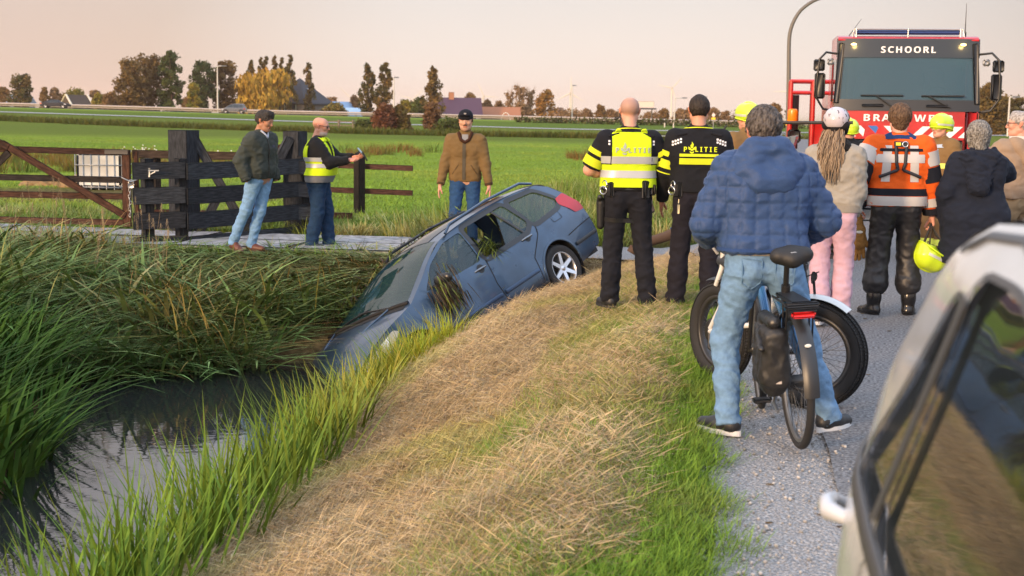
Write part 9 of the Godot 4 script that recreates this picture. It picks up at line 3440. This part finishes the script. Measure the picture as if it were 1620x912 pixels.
	for i in 5200:
		var x := rng.randf_range(0.0, 75.0)
		var p := V(x, main_y(x) * 0.6 - 0.2 + rng.randf() * 1.15, -226.0 + rng.randfn() * 0.8)
		var d := V(rng.randfn(), rng.randfn(), rng.randfn()).normalized()
		var e := d.cross(Vector3.UP).normalized()
		hg.tint = Color(0.04, 0.06, 0.016).lerp(Color(0.09, 0.09, 0.03), rng.randf())
		var i0 := hg.v.size()
		hg.p(p - e * 0.2); hg.p(p + e * 0.2); hg.p(p + d * 0.45)
		hg.tri(i0, i0 + 1, i0 + 2)
	var hedge := obj("hedge", hg, vcol(0.85, 0.1, 0.2))
	tag(hedge, "long dark clipped hedge along the distant road on the right", "hedge", "", "stuff")
	# small field fences
	var ff := thing("field_fence", "small weathered fence beside the cycle path, left of the wine red bush", "fence", bearing(545, 150, 0.1))
	for x in [-2.2, -0.6, 0.9, 2.2]: plank(ff, "post", V(x, -0.4, 0), V(x, 0.95, 0), 0.2, 0.2, wood(0.4, 0.33, 0.26))
	for y in [0.35, 0.75]: plank(ff, "rail", V(-2.2, y, 0.1), V(2.2, y, 0.1), 0.12, 0.05, wood(0.36, 0.29, 0.22))
	var mg := thing("metal_gate", "grey tubular field gate between the two police officers", "gate", bearing(1062, 62, -0.2))
	for y in [0.35, 0.6, 0.85, 1.1]:
		var t := MB.new()
		t.tube([V(-0.9, y, 0), V(1.2, y, 0)], 0.022, 6)
		obj("rail", t, plain(0.42, 0.43, 0.44, 0.4, 0.6), mg)
	for x in [-0.9, 0.2, 1.2]:
		var t := MB.new()
		t.tube([V(x, -0.3, 0), V(x, 1.18, 0)], 0.03, 6)
		obj("upright", t, plain(0.42, 0.43, 0.44, 0.4, 0.6), mg)
	for q in [[1052, 210.0, "left"], [1066, 208.0, "right"]]:
		var bp := thing("roadside_post", "short pale marker post by the far road, %s of the two between the officers" % q[2], "post", bearing(q[0], q[1], 0.0))
		var t := MB.new()
		t.tube([V(0, -0.3, 0), V(0, 1.0, 0)], 0.09, 6)
		obj("post", t, plain(0.6, 0.56, 0.5, 0.6), bp)
	var sg := thing("road_sign", "round white road sign with a yellow plate right of the dark haired officer", "sign", bearing(1129, 200, 0.0))
	var t1 := MB.new(); t1.tube([V(0, -0.3, 0), V(0, 2.6, 0)], 0.05, 6)
	obj("post", t1, plain(0.3, 0.3, 0.3, 0.5), sg)
	var t2 := MB.new(); t2.lathe(at3(V(0, 2.2, 0.06)), [P(0, 0.0), P(0.24, 0.0), P(0.24, 0.03), P(0, 0.03)], 20)
	obj("disc", t2, plain(0.75, 0.6, 0.58, 0.5), sg)
	var t3 := MB.new(); t3.box(at3(V(0, 1.72, 0.07)), V(0.55, 0.3, 0.03))
	obj("plate", t3, plain(0.8, 0.6, 0.02, 0.5), sg)


func weed_on_car() -> void:
	# water weed draped over the roof rail, mirror and open window of the sunken car
	var car: Node3D = get_node("estate_car")
	rng.seed = 61
	var mb := MB.new()
	mb.has_col = true
	var W := estate_width
	var spots := []
	for i in 260:
		var f := rng.randf()
		var x := lerpf(-0.3, 2.6, f)
		var y := 1.53 if x < 1.2 else lerpf(1.5, 1.12, (x - 1.2) / 1.4)
		spots.append(V(x, y + rng.randf_range(-0.02, 0.03), 0.6 + rng.randf_range(-0.06, 0.08) + maxf(0.0, x - 1.2) * 0.13))
	for i in 330:
		spots.append(V(2.02 + rng.randfn() * 0.1, 0.92 + rng.randfn() * 0.1, -1.0 + rng.randfn() * 0.06))
	for i in 160:
		spots.append(V(0.95 + rng.randfn() * 0.05, 1.02 + rng.randfn() * 0.06, -0.84 + rng.randfn() * 0.03))
	for i in spots.size():
		var green := rng.randf() < 0.3 or (i > 590)
		mb.tint = (Color(0.09, 0.13, 0.02) if green else Color(0.035, 0.024, 0.012)) * rng.randf_range(0.7, 1.4)
		var d := V(rng.randf_range(-0.5, 1.0), rng.randf_range(-0.4, 0.3), rng.randf_range(-0.3, 0.3)).normalized()
		if i > 260 and i < 590: d = V(rng.randf_range(-0.4, 0.4), -1.0, rng.randf_range(-0.4, 0.2)).normalized()
		mb.blade(spots[i], d, rng.randf_range(0.08, 0.3), rng.randf_range(0.006, 0.02), V(0, -0.25, 0), 3)
	var o := obj("water_weed", mb, vcol(0.6, 0.1, 0.4))
	o.transform = car.transform
	tag(o, "muddy water weed draped over the mirror, window and roof rail of the sunken car", "water weed", "", "stuff")


func sky_panorama() -> ImageTexture:
	# a clear dusk sky: peach low down opposite the sunset, blue above, warm glow where the sun is
	var w := 1024
	var h := 512
	var img := Image.create(w, h, false, Image.FORMAT_RGBF)
	var sun := V(-0.62, 0.13, 0.77).normalized()
	for y in h:
		var el := PI * (0.5 - (y + 0.5) / h)
		for x in w:
			var az := wrapf(TAU * (x + 0.5) / w, -PI, PI)
			var d := V(sin(az) * cos(el), sin(el), -cos(az) * cos(el))
			var c: Color
			if el >= 0.0:
				var f := sin(el)
				var hor := Color(0.65, 0.585, 0.525)
				var mid := Color(0.495, 0.505, 0.515)
				var zen := Color(0.8, 0.95, 1.2)
				c = hor.lerp(mid, smoothstep(0.01, 0.16, f)).lerp(zen, smoothstep(0.09, 0.5, f))
				var toward := d.dot(sun)
				var glow := pow(maxf(0.0, toward * 0.5 + 0.5), 5.0)
				c += Color(1.5, 1.0, 0.6) * glow * (1.0 - 0.6 * smoothstep(0.0, 0.7, f))
				# the pale band is brightest a little right of straight ahead and dims to both sides
				var side := absf(angle_difference(az, 0.05))
				var dim := 1.0 - 0.42 * smoothstep(0.08, 0.5, side) * smoothstep(1.9, 0.7, side) * smoothstep(0.5, 0.15, f)
				var warm := smoothstep(-0.05, -0.45, az) * smoothstep(-1.6, -0.7, az)
				c = Color(c.r * dim * (1.0 + 0.06 * warm), c.g * dim * (1.0 - 0.18 * warm), c.b * dim * (1.0 - 0.34 * warm))
				var cl := n3.get_noise_3d(d.x * 120.0, d.y * 500.0, d.z * 120.0)
				c *= 1.0 + 0.02 * cl
			else:
				c = Color(0.16, 0.2, 0.08)
			img.set_pixel(x, y, c)
	return ImageTexture.create_from_image(img)


func _ready() -> void:
	n3.noise_type = FastNoiseLite.TYPE_SIMPLEX_SMOOTH
	n3.frequency = 0.02
	n3.fractal_octaves = 3
	n3.seed = 7
	n_fold.noise_type = FastNoiseLite.TYPE_SIMPLEX_SMOOTH
	n_fold.frequency = 1.0
	n_fold.fractal_octaves = 2
	n_fold.seed = 3
	# camera
	var cam := Camera3D.new()
	cam.name = "camera"
	add_child(cam)
	var pitch := atan(272.0 / 2250.0)
	var roll := deg_to_rad(0.8)
	var fwd := V(0, -sin(pitch), -cos(pitch))
	var up0 := V(0, cos(pitch), -sin(pitch))
	var right := Vector3.RIGHT * cos(roll) + up0 * sin(roll)
	var up := up0 * cos(roll) - Vector3.RIGHT * sin(roll)
	cam.transform = Transform3D(Basis(right, up, -fwd), V(0, 1.66, 0))
	cam.fov = rad_to_deg(2.0 * atan(456.0 / 2250.0))
	cam.near = 0.1
	cam.far = 9000.0
	var lens := CameraAttributesPhysical.new()
	lens.frustum_focal_length = 59.2
	lens.frustum_focus_distance = 12.0
	lens.frustum_near = 0.1
	lens.frustum_far = 9000.0
	lens.exposure_aperture = 5.6
	cam.attributes = lens
	cam.current = true
	# sky and sun
	var we := WorldEnvironment.new()
	we.name = "world_environment"
	var env := Environment.new()
	var sky := Sky.new()
	var sm := PanoramaSkyMaterial.new()
	sm.panorama = sky_panorama()
	sky.sky_material = sm
	env.background_mode = Environment.BG_SKY
	env.sky = sky
	env.tonemap_mode = Environment.TONE_MAPPER_LINEAR
	env.tonemap_exposure = 1.5
	env.fog_enabled = true
	env.fog_density = 0.00016
	env.fog_light_color = Color(0.93, 0.82, 0.76)
	env.sdfgi_enabled = true
	env.ssao_enabled = true
	env.ssil_enabled = true
	we.environment = env
	add_child(we)
	var sun := DirectionalLight3D.new()
	sun.name = "sun"
	sun.light_color = Color(1.0, 0.83, 0.64)
	sun.light_energy = 1.0
	sun.light_angular_distance = 6.0
	sun.shadow_enabled = true
	add_child(sun)
	sun.look_at_from_position(V(-0.62, 0.2, 0.77) * 50.0, Vector3.ZERO)
	# setting
	land()
	far_place()
	trees()
	# things
	fences()
	fire_truck()
	crawler()
	tow_sling()
	street_lamp()
	sunk_estate()
	near_hatchback()
	far_car("saloon_car", "black saloon car driving on the distant main road at the left", V(-76.3, main_y(-76.3) + 0.03, -238.0), 0.0, plain(0.004, 0.006, 0.012, 0.7), false)
	far_car("hatchback_car", "small grey hatchback on the distant main road near the golden willow", V(-46.6, main_y(-46.6) + 0.03, -238.0), PI, paint(0.1, 0.11, 0.125, 0.3, 0.3), true)
	city_bike()
	fat_bike()
	far_lamp("pale lamp post in front of the brown green trees at the left", 344, 256, 9.8, 0.9)
	far_lamp("thin lamp post right of the two tall poplars", 623, 256, 8.2, 0.1)
	far_lamp("thin lamp post beside the tallest wind turbine", 905, 300, 8.2, 0.1)
	far_lamp("lamp post with a bent arm left of the dark haired officer", 1067, 250, 5.2, 1.4)
	far_lamp("thin post with a small lamp above the dark haired officer", 1112, 300, 6.2, 0.1)
	far_lamp("small lamp post with a short arm between the two officers", 1049, 320, 2.9, 0.8)
	far_lamp("lamp post rising over the brown trees at the right edge", 1596, 180, 4.9, 0.5)
	turbine("wind turbine left of the two tall poplars", 555, 2600, 30.0, 27.0, -2.9)
	turbine("wind turbine between the two tall poplars and the single poplar", 654, 2700, 31.0, 26.0, 0.78)
	turbine("wind turbine above and right of the cap wearer's head", 765, 2500, 36.0, 26.0, -0.45)
	turbine("tallest wind turbine, beside a thin lamp post left of the bald officer", 902, 2300, 40.0, 27.0, 0.02)
	turbine("small faint wind turbine right of the tallest one", 919, 3300, 14.0, 17.0, 0.0)
	turbine("wind turbine left of the dark haired officer's head", 1062, 2300, 50.0, 25.0, 0.72)
	turbine("wind turbine just left of the fire truck behind the street lamp", 1245, 2300, 47.0, 26.0, 0.5)
	turbine("small faint wind turbine between the dark haired officer and the yellow helmet", 1136, 3300, 15.0, 16.0, 0.15)
	turbine("faint wind turbine above the thatched house", 122, 3000, 34.0, 26.0, 0.95)
	# people
	man_bomber()
	man_vest()
	man_cap()
	officer_vest()
	officer_dark()
	firefighter("firefighter in a bright yellow helmet, half hidden behind the man in blue", V(2.45, 0.0, -15.0), 0.35, {"look": 0.2})
	man_blue()
	woman_helmet()
	rescue_worker()
	var ff := firefighter("firefighter in a tan coat and yellow helmet in front of the truck, face turned left", V(5.08, 0.0, -17.0), PI / 2 + 0.45, {"H": 1.74, "hands": [V(-0.28, 0.85, -0.05), V(0.28, 0.85, -0.1)]})
	obj("life_vest", band(ff.torso, ff.neck, ff.neck.y - 0.06, ff.neck.y - 0.02, -PI, PI, 0.012, 28, 2, -0.02), plain(0.35, 0.42, 0.52, 0.5), ff.root)
	woman_navy()
	man_beige()
	firefighter("firefighter in a yellow helmet and dark coat bending over the excavator before the truck", V(4.32, 0.0, -18.3), 0.0, {"H": 1.72, "dark": true, "lean": V(0, -0.04, -0.12)})
	firefighter("firefighter at the right edge, only the yellow helmet in view behind the man with glasses", V(5.98, 0.0, -16.2), PI / 2, {"H": 1.72})
	weed_on_car()
	plants()
